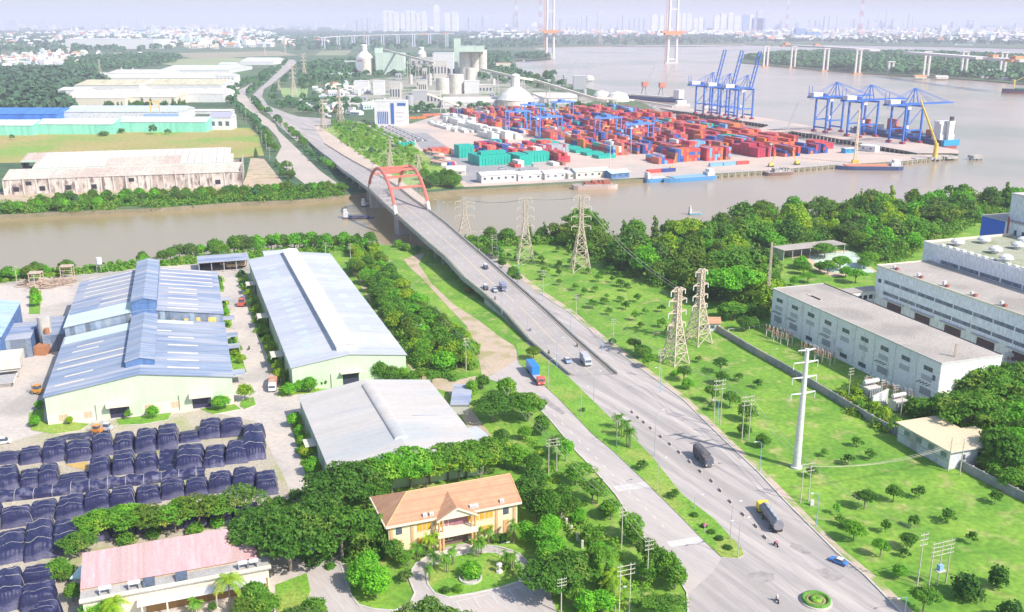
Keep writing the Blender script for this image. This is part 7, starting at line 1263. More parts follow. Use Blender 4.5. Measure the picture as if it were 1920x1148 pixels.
# open barges on the creek
def barge(px, py, rz, L, B, label, m, hold, cabm=WHITE, fb=1.6, zc=0, cargo=None, cabin=True):
    t = vessel('barge', label, 'barge', 0, 0, rz, L, B, fb, m, pos=P(px, py, -2.5), group='barges on the creek'); 
    MB().box(-L*.28, L*.36, -B*.38, B*.38, fb-.01, fb+.55, hold).build('hold_cover', t)
    if cabin: MB().box(-L*.46, -L*.32, -B*.33, B*.33, fb, fb+2.6, cabm).box(-L*.455, -L*.36, -B*.26, B*.26, fb+2.6, fb+4.6, WHITE).box(-L*.35, -L*.30, -.6, .6, fb+.01, fb+1.4, HS).build('cabin', t)
    if cargo:
        rg = random.Random(int(px)); mb = MB()
        for k in range(14): x = -L*.24+k*L*.04; mb.box(x, x+L*.04, -B*.3+rg.uniform(-.5, .5), B*.3, fb+.55, fb+1.2+rg.uniform(0, 1.6), cargo)
        mb.build('cargo', t)
    return t
barge(1628, 318, QA-.47+math.pi, 52, 12, 'long coral-decked barge beside the cream crane jib', HB, ORH, fb=3.2); barge(1292, 339, QA+math.pi, 44, 10, 'long sky-blue barge moored at the quay', paint('barge_blue', (.10, .32, .62)), mat('barge_hold', (.22, .42, .62)), fb=3.2); barge(1230, 341, QA, 19, 8, 'stubby blue boat at the bow of the sky-blue barge', MATS['paint_barge_blue'], LCONC, fb=3)
barge(1116, 354, .12, 32, 11, 'pale pontoon loaded with red scrap near the quay sheds', mat('pontoon_pink', (.62, .48, .44)), CONC, cargo=mat('red_scrap', (.5, .12, .08), (.3, .14, .1), sc=2), cabin=False, fb=3); barge(1462, 328, .25, 24, 9, 'dark rusty pontoon at the quay wall', mat('rust_pontoon', (.22, .15, .14), (.3, .2, .18)), CONC, cargo=CONC, cabin=False, fb=2.6)
barge(672, 409, .02, 19, 5, 'low dark loaded barge left of the bridge pier', HB, mat('dark_cargo', (.10, .10, .15)), fb=.8); barge(12, 401, .05, 26, 6, 'red and white barge at the left edge of the creek', HR, HR, fb=1.0); barge(687, 386, 1.2, 9, 4, 'small dark boat in the shade under the bridge', PBK, CONC, fb=.7)
barge(1178, 338, .4, 8, 4, 'small blue launch by the blue quay shed', paint('launch_blue', (.15, .3, .55)), CONC, fb=.6); barge(988, 117, .3, 26, 8, 'dark boat moored off the river spit', HB, CONC, fb=2); barge(1304, 402, .2, 9, 4, 'small blue boat behind the riverside wood', paint('launch_cyan', (.1, .4, .6)), CONC, fb=.8)
barge(1806, 86, .0, 95, 16, 'long low pale ship on the far channel', paint('pale_hull', (.4, .5, .55)), LCONC, fb=6); barge(1855, 84, .0, 26, 8, 'tiny pale ship on the far channel', MATS['paint_pale_hull'], LCONC, fb=3)
# floating crane pile group and its jib, lone white jib, crawler crane
YC = flat('crane_yellow', (.78, .55, .10)); PY = P(1752, 302, -2.5)
t = thing('pedestal_crane', 'yellow pedestal crane with raised jib at the wharf corner', 'crane', PY, .3); MB().tube((0, 0, 2), (0, 0, 15), 2.2, YC, r1=1.6, n=12).build('pedestal', t); j = MB(); d = Vector((-14.5, 8, 36)); 
for s in (-.8, .8): j.tube(Vector((0, s, 14)), Vector((0, s*.4, 14))+d, .55, YC)
for k in range(8): j.tube(Vector((0, -.8, 14))+d*k/8, Vector((0, .8, 14))+d*(k+1)/8, .25, YC)
j.build('jib', t)
for k, x in enumerate((-16, 0, 16)): MB().box(x-5.5, x+5.5, -3, 3, 1.5, 3.2, CONC).build('pile_cap', t); mb = MB(); [mb.tube((x+q, 0, -2), (x+q, 0, 1.5), .5, CONC, n=6) for q in (-4, -1.3, 1.3, 4)]; mb.build('piles', t)
t = thing('mooring_dolphin', 'lone grey concrete mooring block in the river', 'mooring block', P(1829, 300, -2.5), .2); MB().box(-5, 5, -4, 4, 1.5, 4, CONC).build('cap', t); mb = MB(); [mb.tube((x, y, -2), (x, y, 1.5), .6, CONC, n=6) for x in (-3.5, 3.5) for y in (-2.5, 2.5)]; mb.build('piles', t)
t = thing('mobile_crane', 'tall cream lattice jib crane at the quay beside the coral barge', 'crane', P(1603, 306), 0); MB().box(-2.5, 2.5, -1.6, 1.6, .2, 2.6, YC).build('body', t); j = MB(); d = Vector((.6, 3, 41)); CRJ = flat('jib_cream', (.80, .68, .48))
for s in ((-1, -1), (1, -1), (1, 1), (-1, 1)): j.tube(Vector((s[0], s[1], 2.5)), Vector((s[0]*.35, s[1]*.35, 2.5))+d, .3, CRJ)
for k in range(16): j.tube(Vector((-1+.04*k, -1+.04*k, 2.5))+d*k/16, Vector((1-.04*k, -1+.04*k, 2.5))+d*(k+1)/16, .18, CRJ)
j.build('jib', t)
t = thing('crawler_crane', 'grey lattice crawler crane on the link road behind the containers', 'crane', P(1470, 262), 0); MB().box(-3, 3, -2, 2, .2, 3, YC).build('body', t); j = MB(); d = Vector((13, 6, 33))
for s in ((-1, -1), (1, -1), (1, 1), (-1, 1)): j.tube(Vector((s[0], s[1], 2.5)), Vector((s[0]*.4, s[1]*.4, 2.5))+d, .22, STEEL)
for k in range(12): j.tube(Vector((-1, -1, 2.5))+d*k/12, Vector((1, -1, 2.5))+d*(k+1)/12, .15, STEEL)
j.build('jib', t)
for (x, y, dx, lab) in ((1260, 321, 2, 'small yellow excavator at the quay near the sky-blue barge'), (1494, 309, -4, 'yellow excavator with raised arm on the quay'), (1445, 313, 3, 'orange digger behind the rusty pontoon')):
    t = thing('excavator', lab, 'excavator', P(x, y), .4); MB().box(-2, 2, -1.6, 1.6, .2, 1, TYRE).build('track', t); MB().box(-1.8, 1.6, -1.2, 1.2, 1, 3, YC).build('body', t); MB().path([(0, 0, 2), (dx, 0, 8), (dx*1.3, 0, 11)], .35, YC).build('arm', t)
for (x0, y0, dx, lab) in ((1208, 178, 9, 'left one of the red-based portal cranes on the jetty'), (1240, 180, 9, 'right one of the red-based portal cranes on the jetty'), (1060, 162, 12, 'grey loading crane right of the jetty trees'), (1092, 165, 14, 'grey loading crane with a long boom at the jetty')):
    t = thing('portal_crane', lab, 'crane', P(x0, y0), .2); mb = MB(); m = STEEL if x0 < 1100 else flat('portal_red', (.6, .22, .16))
    for s in ((-4, -4), (4, -4), (4, 4), (-4, 4)): mb.tube((s[0], s[1], 0), (s[0]*.4, s[1]*.4, 13), .8, STEEL)
    mb.build('portal', t); MB().box(-4, 5, -3.5, 3.5, 13, 20, m).build('house', t); MB().tube((3, 0, 18), (dx+8, 0, 46), .7, STEEL).tube((dx+8, 0, 46), (dx+17, 0, 36), .5, STEEL).tube((-2, 0, 20), (dx+5, 0, 38), .4, STEEL).build('jib', t)
# sheds on the quay
QS = [(903, 344, 968, 340, 5.5, WHITE, WHITE, 'white quay shed, largest and leftmost of the row'), (972, 340, 1018, 337, 4.5, WHITE, WHITE, 'white quay shed, second from the left of the row'), (1022, 338, 1062, 335, 4.5, WHITE, WHITE, 'white quay shed, third from the left of the row'), (1066, 336, 1078, 335, 3.5, CREAM, WHITE, 'tiny pinkish shed between the white and the mint roofs'), (1080, 336, 1142, 332, 5, CREAM, MINT, 'long cream quay shed with mint roof'), (1146, 336, 1180, 333, 4, DBLUE, mat('aqua_roof', (.5, .74, .76)), 'blue quay shed with pale aqua roof')]
for (xa, ya, xb, yb, h, wm_, rm_, lab) in QS: shed('quay_shed', lab, (xa, ya), (xb, yb), (xa, ya-6), 0, 2.0, wm_, rm_, group='sheds along the quay', L=13) if False else None
def shed2(name, lab, xa, ya, xb, yb, h, L, rise, wm_, rm_, group=None, cat='shed', win=5, zb=0):
    a = P(xa, ya, zb); b = P(xb, yb, zb); d = b-a; rz = math.atan2(d.y, d.x); W_ = d.length; t = thing(name, lab, cat, a, rz, group); MB().box(0, W_, 0, L, 0, h, wm_).build('wall', t); mb = MB(); s = rise/(L/2)
    for dz in (.03, .25):
        p = [(-.5, -.5, h-.5*s+dz), (W_+.5, -.5, h-.5*s+dz), (W_+.5, L/2, h+rise+dz), (-.5, L/2, h+rise+dz)]; q = [(-.5, L/2, h+rise+dz), (W_+.5, L/2, h+rise+dz), (W_+.5, L+.5, h-.5*s+dz), (-.5, L+.5, h-.5*s+dz)]; mb.face(p if dz > .1 else p[::-1], rm_); mb.face(q if dz > .1 else q[::-1], rm_)
    for x in (-.5, W_+.5):
        q = [(x, -.5, h-.5*s+.03), (x, -.5, h-.5*s+.25), (x, L/2, h+rise+.25), (x, L+.5, h-.5*s+.25), (x, L+.5, h-.5*s+.03), (x, L/2, h+rise+.03)]; mb.face(q if x < 0 else q[::-1], rm_)
        xx = 0 if x < 0 else W_; q = [(xx, 0, h), (xx, L, h), (xx, L/2, h+rise)]; mb.face(q if xx else q[::-1], wm_)
    mb.face([(-.5, -.5, h-.5*s+.03), (W_+.5, -.5, h-.5*s+.03), (W_+.5, -.5, h-.5*s+.25), (-.5, -.5, h-.5*s+.25)], rm_); mb.build('roof', t)
    n = max(0, int(W_/win)); 
    for i in range(n): x = (i+.3)*W_/n; MB().box(x, x+min(1.8, win*.4), -.1, .1, h*.4, h*.72, GLASS).build('window', t)
    return t
for (xa, ya, xb, yb, h, wm_, rm_, lab) in QS: shed2('quay_shed', lab, xa, ya, xb, yb, h, 11, 1.6, wm_, rm_, 'sheds along the quay')
shed2('port_house', 'cream hipped port house near the bridge trees', 838, 330, 872, 330, 3.6, 12, 3, CREAM, CREAM); shed2('quay_box', 'white and blue office box at the quay basin', 1585, 288, 1603, 287, 4, 6, .3, HS, WHITE); shed2('port_store', 'white sheet store by the basin corner', 1612, 283, 1640, 286, 5, 8, 1, WHITE, WHITE)
# scrap sheds and parked trailers on the left of the yard
for k, (x, y) in enumerate([(800, 290), (812, 298), (806, 308), (822, 306)]): shed2('scrap_shed', f'rusty coral-roofed lean-to at the yard corner, {ORD(k)} from the top', x, y, x+22, y+4, 2.6, 6, .6, CREAM, mat('coral_roof', (.55, .25, .18), (.6, .45, .36), sc=.5), 'rusty lean-tos')
for k in range(14):
    x, y = 848+k % 5*8+k//5*5, 312+k//5*6; 
for k, (x, y) in enumerate([(940, 318), (952, 322), (964, 326), (975, 320), (986, 324), (1000, 312), (1062, 318), (1072, 320), (1082, 321)]): car(x, y, QA+k*.3, PW if k % 3 else PSV, f'pale vehicle parked before the teal containers, {ORD(k)} from the left', 'van', name='parked_van')
for k in range(10): p = AB(-112+k*7, 452+k*1.2); c = bpy.data.objects
for k, (x, y) in enumerate([(725+i*10, 213-i*.3) for i in range(9)]): truck(x, y, QA+1.2, 8, f'white lorry lined up below the white office block, {ORD(k)} from the left', PW, WHITE, 'box', hb=3)
# pipe rows near the scrub
for k in range(4): a = P(690+k*13, 240-k*1.5); b = P(752+k*14, 268-k*1.0); o = thing('pipe_row', f'long row of white pipes on the port edge, {ORD(k)} from the left', 'pipe row', a); mb = MB(); d = b-a; [mb.tube(d*(i/9)+Vector((0, 0, .8)), d*((i+.85)/9)+Vector((0, 0, .8)), .8, WHITE, n=8) for i in range(9)]; mb.build('pipes', o); mb = MB(); nn = Vector((-d.y, d.x, 0)).normalized()*2.2; mb.face([nn*.6+Vector((0, 0, .12)), d+nn*.6+Vector((0, 0, .12)), d+nn*2+Vector((0, 0, .12)), nn*2+Vector((0, 0, .12))], DARK); mb.build('cover', o)
block_t = [(742, 274), (757, 272)]
for k in range(5): o = bpy.data.objects.new('shipping_container', cont_mesh('teal', 12.2)); COL.objects.link(o); p = P(750+k*6, 274-k*.6); o.location = (p.x, p.y, .1); o.rotation_euler = (0, 0, .25); tag(o, f'teal container at the end of the pipe rows, {ORD(k)} from the left', 'container', 'teal containers by the pipe rows')
for i, (x, y, yt) in enumerate([(1143, 326, 262), (1182, 310, 240), (858, 250, 175), (1392, 240, 170), (1442, 325, 270)]):
    def mk():
        root = bpy.data.objects.new('light_mast', None); COL.objects.link(root); MB().tube((0, 0, 0), (0, 0, 10), .3, WHITE, r1=.18, n=6).build('post', root); MB().box(-1.2, 1.2, -.3, .3, 9.8, 10.1, WHITE).build('lamp_head', root); return root
    place('hm', mk, P(x, y), .4, f'tall floodlight mast of the port, {ORD(i)} of five', 'light mast', 'port floodlight masts', (1, 1, ZH(x, y, yt)/10))
# ================= far buildings =================
def pxbox(name, lab, cat, x0, x1, yb, yt, depth, wm_, rm_=None, rise=None, ov=.5, rz=0, group=None, axis=None, win=0, band=None):
    """a building that stands on the ground line x0..x1 at yb and reaches up to yt"""
    a = P(x0, yb); b = P(x1, yb); xc = (x0+x1)/2; h = max(2, ZH(xc, yb, yt)); W_ = (b-a).length; t = thing(name, lab, cat, a, rz, group); hh = h-(rise or 0)
    if rise:
        MB().box(0, W_, 0, depth, 0, hh, wm_).build('wall', t); mb = MB(); q0 = (-ov, -ov, hh); q1 = (W_+ov, -ov, hh); r0 = (-ov, depth/2, hh+rise); r1 = (W_+ov, depth/2, hh+rise); q2 = (W_+ov, depth+ov, hh); q3 = (-ov, depth+ov, hh)
        mb.face([q0, q1, r1, r0], rm_); mb.face([r0, r1, q2, q3], rm_); mb.face([q1, q2, r1], wm_); mb.face([q3, q0, r0], wm_); mb.face([q0, q3, q2, q1], wm_); mb.build('roof', t)
    else: MB().box(0, W_, 0, depth, 0, hh-.4, wm_).build('wall', t); MB().box(-.3, W_+.3, -.3, depth+.3, hh-.4, hh, rm_ or wm_).build('roof', t)
    for i in range(win): x = (i+.25)*W_/win; MB().box(x, x+W_/win*.5, -.15, .1, hh*.35, hh*.7, GLASS).build('window', t)
    if band: MB().box(W_*band[0], W_*band[1], -.25, .1, hh*band[2], hh*band[3], band[4]).build('blue_band' if len(band) < 6 else band[5], t)
    return t, W_, hh
# ruined hall: three stepped sheet roofs, along-roof axis follows the front wall
a = P(8, 366); b = P(455, 349); d = b-a; rz = math.atan2(d.y, d.x); Lr = d.length; RW = mat('ruined_wall', (.60, .55, .50), (.42, .34, .30), sc=.12, spread=(.45, .6), stretch=(1, 1, .4), c3=(.20, .15, .14), sc3=.3); RR = mat('old_sheet_roof', (.54, .50, .42), (.60, .56, .48), sc=.05, stretch=(1, .5, 1), c3=(.52, .42, .36), sc3=.03, stripe=(0, 2.4, .05)); RG = mat('mint_gutter', (.45, .60, .50), (.5, .64, .55))
t = thing('ruined_hall', 'long decaying white hall with three stepped sheet roofs behind the creek trees', 'factory', a, rz); h0 = 10
MB().box(0, Lr, 0, .5, 0, h0, RW).box(0, .5, .5, 66, 0, h0, RW).box(Lr-.5, Lr, .5, 66, 0, h0+3, RW).box(0, Lr, 65.5, 66, 0, h0, RW).build('wall', t)
for k, (y0, y1, z0, z1, xs) in enumerate(((-.5, 22, h0, h0+4, 0), (20, 44, h0+3.4, h0+7.4, Lr*.09), (42, 66, h0+6.4, h0+9.5, Lr*.02))):
    mb = MB(); mb.face([(xs, y0, z0), (Lr-k*6, y0, z0), (Lr-k*6, y1, z1), (xs, y1, z1)], RR); mb.face([(xs, y1, z1), (Lr-k*6, y1, z1), (Lr-k*6, y1+2, z0), (xs, y1+2, z0)], RR); mb.face([(xs, y0, z0), (xs, y1, z1), (xs, y1, 0), (xs, y0, 0)][::-1], RW); mb.face([(Lr-k*6, y0, z0), (Lr-k*6, y1, z1), (Lr-k*6, y1, 0), (Lr-k*6, y0, 0)], RW); mb.build('roof', t)
    if k: MB().box(xs, Lr-k*6, y0-.4, y0+.8, z0-.6, z0+.5, RG).build('gutter', t)
n = 26
for i in range(n):
    for (y0, y1, z0, z1, f) in ((44, 63, h0+6.7, h0+9.1, 1), (22, 42, h0+3.8, h0+7.1, 0)):
        if not f and 8 < i < 19: continue
        x = Lr*.11+i*(Lr*.84)/n; mb = MB(); mb.face([(x, y0, z0+.35), (x+4.2, y0, z0+.35), (x+4.2, y1, z1+.35), (x, y1, z1+.35)], mat('white_roof_panel', (.70, .69, .66), (.64, .62, .58))); mb.build('roof_panel', t)
for i in range(18): MB().box(4+i*(Lr-8)/18, 4.8+i*(Lr-8)/18, -.5, .0, 0, h0-.2, LCONC).build('buttress', t)
for i in (0, 1, 2, 4, 6, 9, 16): MB().box(6+i*(Lr-8)/18, 9.5+i*(Lr-8)/18, -.2, .1, 2+4*(i % 2), 5+3.4*(i % 2), DARK).build('opening', t)
# green row and blue halls
GRN = mat('mint_green_wall', (.22, .66, .50), (.30, .70, .56), sc=.08, stripe=(0, 3, .12)); PALE = mat('pale_sheet', (.60, .62, .66), (.68, .69, .70), sc=.03, stretch=(1, .3, 1)); MINTP = mat('pale_mint_roof', (.56, .66, .60), (.64, .70, .66), sc=.03, stretch=(1, .3, 1))
COB = mat('cobalt_sheet', (.05, .19, .66), (.08, .24, .72), sc=.1, stripe=(0, 6, .15))
pxbox('long_workshop', 'long mint green workshop, left part behind the dry field', 'factory', -60, 62, 254, 228, 40, GRN, MINTP, 4, group='mint green workshops'); pxbox('long_workshop', 'long mint green workshop, middle part behind the dry field', 'factory', 68, 212, 252, 226, 40, GRN, MINTP, 4, group='mint green workshops'); pxbox('long_workshop', 'long mint green workshop, right part behind the dry field', 'factory', 222, 387, 248, 222, 36, GRN, PALE, 4, group='mint green workshops')
pxbox('blue_hall', 'deep blue hall at the far left behind the mint green workshops', 'factory', -80, 108, 229, 206, 60, COB, COB, 5, band=None); pxbox('blue_hall', 'pale blue-roofed hall right of the deep blue one', 'factory', 118, 336, 226, 202, 60, PALE, mat('lilac_roof', (.46, .52, .68), (.52, .58, .70), sc=.03), 5, band=(.7, 1, .1, .8, flat('sky_band', (.35, .52, .8))))
pxbox('white_house', 'white gabled house at the field corner', 'house', 394, 434, 244, 212, 22, WHITE, mat('slate_lilac_roof', (.36, .36, .46)), 5, win=3); pxbox('long_wall_building', 'low pale sheds behind the white gabled house', 'shed', 362, 432, 214, 206, 20, WHITE, PALE, 1.5)
t = thing('gantry_frame', 'orange gantry frame on the pale blue roof', 'gantry', P(282, 212, 12)); MB().box(0, 1, 0, 1, 0, 12, YC).box(10, 11, 0, 1, 0, 12, YC).box(0, 11, 0, 1, 12, 13, YC).box(1.01, 9.99, 0, 1, 6, 7, YC).build('frame', t)
# cream factories beyond
YR = mat('yellow_cream_roof', (.56, .51, .34), (.62, .56, .42), sc=.01, stretch=(1, .3, 1)); WR = mat('cream_white_roof', (.60, .56, .50), (.66, .62, .56), sc=.01, stretch=(1, .3, 1))
for (x0, x1, yb, yt, dp, w, r, ri, lab) in ((141, 262, 176, 153, 110, WHITE, YR, 6, 'yellowish-roofed hall before the casuarina wood'), (262, 415, 174, 152, 110, WHITE, YR, 6, 'yellowish-roofed hall continuing right'), (158, 405, 152, 140, 160, WHITE, WR, 7, 'long cream-roofed hall behind the yellowish ones'), (112, 160, 196, 165, 40, WHITE, WHITE, 3, 'white and blue office at the left end of the cream halls'), (125, 235, 200, 172, 60, CREAM, WR, 9, 'pale gabled shed left of the casuarinas'), (200, 330, 198, 170, 70, CREAM, WR, 9, 'pale gabled shed behind the casuarinas'), (330, 420, 192, 168, 60, WHITE, WR, 6, 'pale shed left of the avenue'), (200, 300, 150, 133, 120, WHITE, WR, 5, 'farther cream hall in the middle'), (300, 430, 138, 126, 200, WHITE, MINTP, 6, 'mint-roofed hall behind the cream ones'), (450, 512, 122, 110, 160, WHITE, MINTP, 8, 'pale mint hall by the end of the avenue'), (405, 440, 160, 142, 40, WHITE, WHITE, 0, 'white office tower by the avenue trees'), (410, 440, 130, 118, 50, WHITE, MINTP, 3, 'small white building beside the water tower')):
    pxbox('factory_hall', lab, 'factory', x0, x1, yb, yt, dp, w, r, ri or None, group='pale factory halls left of the avenue', win=0 if x1-x0 > 60 else 5)
pxbox('big_warehouse', 'huge white box warehouse far behind the village, left half', 'warehouse', 124, 212, 90, 73, 200, WHITE, WHITE); pxbox('big_warehouse', 'huge white box warehouse far behind the village, right half', 'warehouse', 212, 290, 92, 74, 200, WHITE, LCONC)
for (x, yb, yt, lab) in ((229, 140, 127, 'white chimney above the cream roofs'), (250, 138, 128, 'thin chimney right of the white one'), (427, 128, 119, 'small water tower beside the avenue')):
    t = thing('chimney', lab, 'chimney', P(x, yb)); MB().tube((0, 0, 0), (0, 0, ZH(x, yb, yt)), 2.2, WHITE, r1=1.6, n=8).build('stack', t)
# villages: every house on its own
HW = [(.78, .76, .72), (.74, .66, .52), (.62, .74, .70), (.76, .62, .56), (.70, .72, .78)]; HR_ = {'white': (.76, .74, .70), 'orange': (.66, .28, .14), 'grey': (.50, .52, .55), 'red': (.55, .20, .16), 'pale blue': (.42, .54, .68)}
HM = {}
def house_mesh(wi, rc, shape):
    k = (wi, rc, shape)
    if k not in HM:
        w = flat(f'house_wall_{wi}', HW[wi]); r = flat('house_roof_'+rc, HR_[rc]); mb = MB()
        if shape == 0: mb.box(-.5, .5, -.4, .4, 0, .6, w); mb.face([(-.55, -.45, .58), (.55, -.45, .58), (.55, 0, .95), (-.55, 0, .95)], r); mb.face([(-.55, 0, .95), (.55, 0, .95), (.55, .45, .58), (-.55, .45, .58)], r); mb.face([(.5, -.4, .6), (.5, .4, .6), (.5, 0, .93)], w); mb.face([(-.5, .4, .6), (-.5, -.4, .6), (-.5, 0, .93)], w)
        elif shape == 1: mb.box(-.35, .35, -.4, .4, 0, 1.1, w, r); mb.box(-.1, .3, -.2, .2, 1.1, 1.4, w, r)
        else: mb.box(-.6, .6, -.4, .4, 0, .45, w, r); mb.box(-.3, .3, -.3, .3, .45, .9, w, r)
        for i in range(3): mb.box(-.35+i*.26, -.22+i*.26, -.42, -.401, .15, .38, GLASS)
        HM[k] = mb.mesh('house')
    return HM[k]
TH = {'n': 0}; far = MB()
def village(poly, n, size, where, seed, group, mind=10, hk=.75, pale=.6, limit=999):
    r = random.Random(seed)
    for i, (x, y) in enumerate(sorted(scatter(poly, n, seed, mind), key=lambda p: p[0]/p[1])):
        rc = 'white' if r.random() < pale else r.choice(['orange', 'grey', 'red', 'pale blue', 'orange']); wi = r.randrange(5); sh = r.choice([0, 0, 1, 2]); s = size*r.uniform(.7, 1.4); rz = r.uniform(-.5, .5); h = s*.75*hk*r.uniform(.8, 1.5)
        if TH['n'] < 296 and i < limit:
            o = bpy.data.objects.new('house', house_mesh(wi, rc, sh)); COL.objects.link(o); o.location = (x, y, 0); o.rotation_euler = (0, 0, rz); o.scale = (s, s, h); tag(o, f'{rc}-roofed house {where}, {ORD(i)} from the left', 'house', group); TH['n'] += 1
        else:
            i0 = len(far.v); me = house_mesh(wi, rc, sh); ca, sa = math.cos(rz), math.sin(rz)
            for v in me.vertices: a, b, c = v.co.x*s, v.co.y*s, v.co.z*h; far.v.append((x+a*ca-b*sa, y+a*sa+b*ca, c))
            for p in me.polygons: far.f.append(tuple(i0+k for k in p.vertices)); far.m.append(far.mi(me.materials[p.material_index]))
village([(-10, 106), (80, 100), (180, 104), (140, 118), (100, 136), (-10, 138)], 95, 15, 'in the village at the left edge', 1, 'houses of the left village', 11); village([(60, 118), (75, 100), (110, 96), (180, 104), (270, 102), (200, 112), (150, 122), (140, 134), (90, 134)], 80, 15, 'in the village below the huge white warehouse', 2, 'houses of the village below the warehouse', 12)
village([(585, 158), (640, 158), (700, 166), (690, 180), (600, 182)], 34, 9, 'in the cluster left of the cement works', 3, 'houses left of the cement works', 14); village([(600, 205), (660, 196), (700, 200), (680, 215), (630, 218)], 14, 10, 'behind the white office block', 4, 'houses behind the office block', 14); village([(300, 80), (420, 74), (540, 78), (560, 86), (420, 92), (320, 92)], 110, 30, 'on the plain left of the avenue end', 5, 'houses on the plain', 30, limit=40)
village([(560, 74), (640, 72), (600, 84), (560, 86)], 14, 26, 'below the viaduct', 6, 'houses below the viaduct', 25); village([(880, 72), (1015, 70), (1015, 76), (890, 78)], 40, 30, 'on the shore left of the left bridge tower', 7, 'houses on the far shore, left', 25, pale=.75, limit=24); village([(1080, 66), (1240, 65), (1350, 64), (1350, 71), (1100, 72)], 46, 42, 'on the far shore between the bridge towers', 8, 'houses between the bridge towers', 45, limit=24)
village([(1330, 66), (1480, 68), (1560, 72), (1560, 80), (1400, 78)], 90, 34, 'on the far shore right of the right bridge tower', 9, 'houses right of the right bridge tower', 30, pale=.75, limit=20)
village([(1540, 66), (1920, 74), (2000, 76), (2000, 82), (1560, 79)], 330, 26, 'along the far channel', 10, 'houses along the far channel', 26, pale=.8, limit=30); village([(1380, 56), (1700, 58), (1920, 62), (1980, 66), (1920, 72), (1600, 66), (1400, 62)], 1700, 42, 'in the far town', 11, 'houses of the far town', 20, .75, .7, 20); village([(-60, 52), (500, 50), (560, 54), (400, 60), (0, 58)], 500, 70, 'near the left horizon', 12, 'houses near the horizon', 60, .6, .9, 16); village([(560, 52), (1300, 53), (1380, 56), (1100, 60), (700, 60)], 320, 80, 'on the plain before the high-rise blocks', 13, 'houses before the high-rises', 80, .7, .85, 14); village([(100, 62), (480, 60), (520, 70), (300, 74), (120, 72)], 220, 40, 'on the plain behind the huge warehouse', 14, 'houses behind the huge warehouse', 50, .8, .8, 12)
village([(-100, 66), (330, 64), (560, 70), (560, 90), (300, 84), (-100, 96)], 420, 30, '', 15, '', 24, .7, .8, 0); village([(900, 58), (1400, 60), (1400, 68), (900, 70)], 300, 44, '', 16, '', 40, .7, .8, 0); o = far.build('far_town'); tag(o, 'far-off town of hundreds of pale low houses in the haze', None, None, 'stuff')
# high-rises
TW = mat('tower_white', (.85, .82, .76), (.78, .75, .70), sc=.02, stretch=(1, 1, 3), stripe=(2, 9, .12)); TB = mat('tower_blue', (.20, .34, .58), (.25, .38, .6), sc=.01); TG = mat('tower_grey', (.55, .58, .66), (.5, .52, .6), sc=.02)
k = 0
for (x0, x1, yb, yt, m, lab) in ([(719, 748, 38, 19, TW, 'wide pale block'), (752, 800, 39, 19, TW, 'widest pale block left'), (814, 824, 38, 9, TW, 'slender pale tower'), (834, 860, 40, 19, TW, 'pale slab beside the slender tower'), (868, 890, 42, 26, TG, 'grey block'), (895, 915, 42, 24, TG, 'hazy grey block'), (960, 980, 44, 24, TG, 'hazy block beside the faint mast'), (1090, 1110, 42, 24, TG, 'faint slab'), (1120, 1136, 42, 22, TG, 'second faint slab'), (1158, 1176, 42, 24, TG, 'third faint slab'), (1221, 1232, 50, 26, TW, 'slim pale tower left of the right bridge tower'), (1236, 1256, 50, 24, TW, 'pale tower cluster left of the right bridge tower'), (1268, 1296, 50, 23, TW, 'pale slab right of the right bridge tower'), (1300, 1318, 51, 31, TW, 'lower pale slab'), (1338, 1362, 52, 24, TW, 'left half of the big pale complex'), (1364, 1387, 52, 23, TW, 'right half of the big pale complex'), (1392, 1402, 50, 27, TB, 'slim bluish tower'), (1404, 1412, 50, 27, TW, 'slim pale tower'), (1408, 1434, 49, 33, TB, 'wide blue block'), (1418, 1430, 48, 18, TG, 'faint tower behind the blue block'), (1491, 1510, 73, 53, TB, 'blue glass block on the far shore, left'), (1511, 1523, 75, 60, TB, 'blue glass block on the far shore, middle'), (1524, 1537, 75, 60, TB, 'blue glass block on the far shore, right'), (1544, 1562, 46, 30, TG, 'faint broad tower'), (1568, 1574, 46, 27, TG, 'faint slim tower'), (1627, 1634, 48, 38, TG, 'small faint tower by the thick mast'), (1643, 1646, 45, 21, TG, 'very slender faint tower'), (1659, 1664, 46, 20, TG, 'faint needle tower'), (1701, 1706, 46, 25, TG, 'faint pointed tower'), (1709, 1713, 46, 28, TG, 'faint low tower'), (1764, 1775, 64, 46, TW, 'white block standing alone on the far shore'), (1815, 1822, 76, 65, TW, 'small white block by the far channel'), (660, 700, 41, 32, TG, 'low faint terrace'), (1020, 1060, 44, 30, TG, 'faint terrace between masts'), (1180, 1216, 46, 32, TG, 'faint long terrace')]):
    yb = yb if yb > 62 else 62; a, b = P(x0, yb), P(x1, yb); W_ = (b-a).length; h = ZH((x0+x1)/2, yb, yt); t = thing('high_rise', f'{lab} on the hazy skyline', 'high-rise', a, 0, 'high-rises on the skyline'); n = max(1, int((x1-x0)/9)); mb = MB(); rg = random.Random(k); k += 1
    if m is not TB and n > 1:
        for i in range(n): mb.box(W_*i/n+W_*.01, W_*(i+.86)/n, 0, W_/n*.9, 0, h*rg.uniform(.86, 1), m)
        mb.box(0, W_, W_/n*.2, W_/n*.7, 0, h*.8, m)
    else: mb.box(0, W_, 0, W_*.7, 0, h*.95, m); mb.box(W_*.2, W_*.7, W_*.1, W_*.5, h*.95, h, m)
    mb.build('tower', t)
rg = random.Random(77); mb = MB()
for i in range(230):
    x = rg.choice([rg.uniform(680, 1240), rg.uniform(1380, 1700), rg.uniform(-50, 1950)]); yb = rg.uniform(58, 61); p = P(x, yb); w = rg.uniform(50, 150); mb.box(p.x, p.x+w, p.y, p.y+w*.5, 0, rg.uniform(30, 150), TG)
o = mb.build('far_skyline'); tag(o, 'pale far-off skyline fading into the haze', None, None, 'stuff')
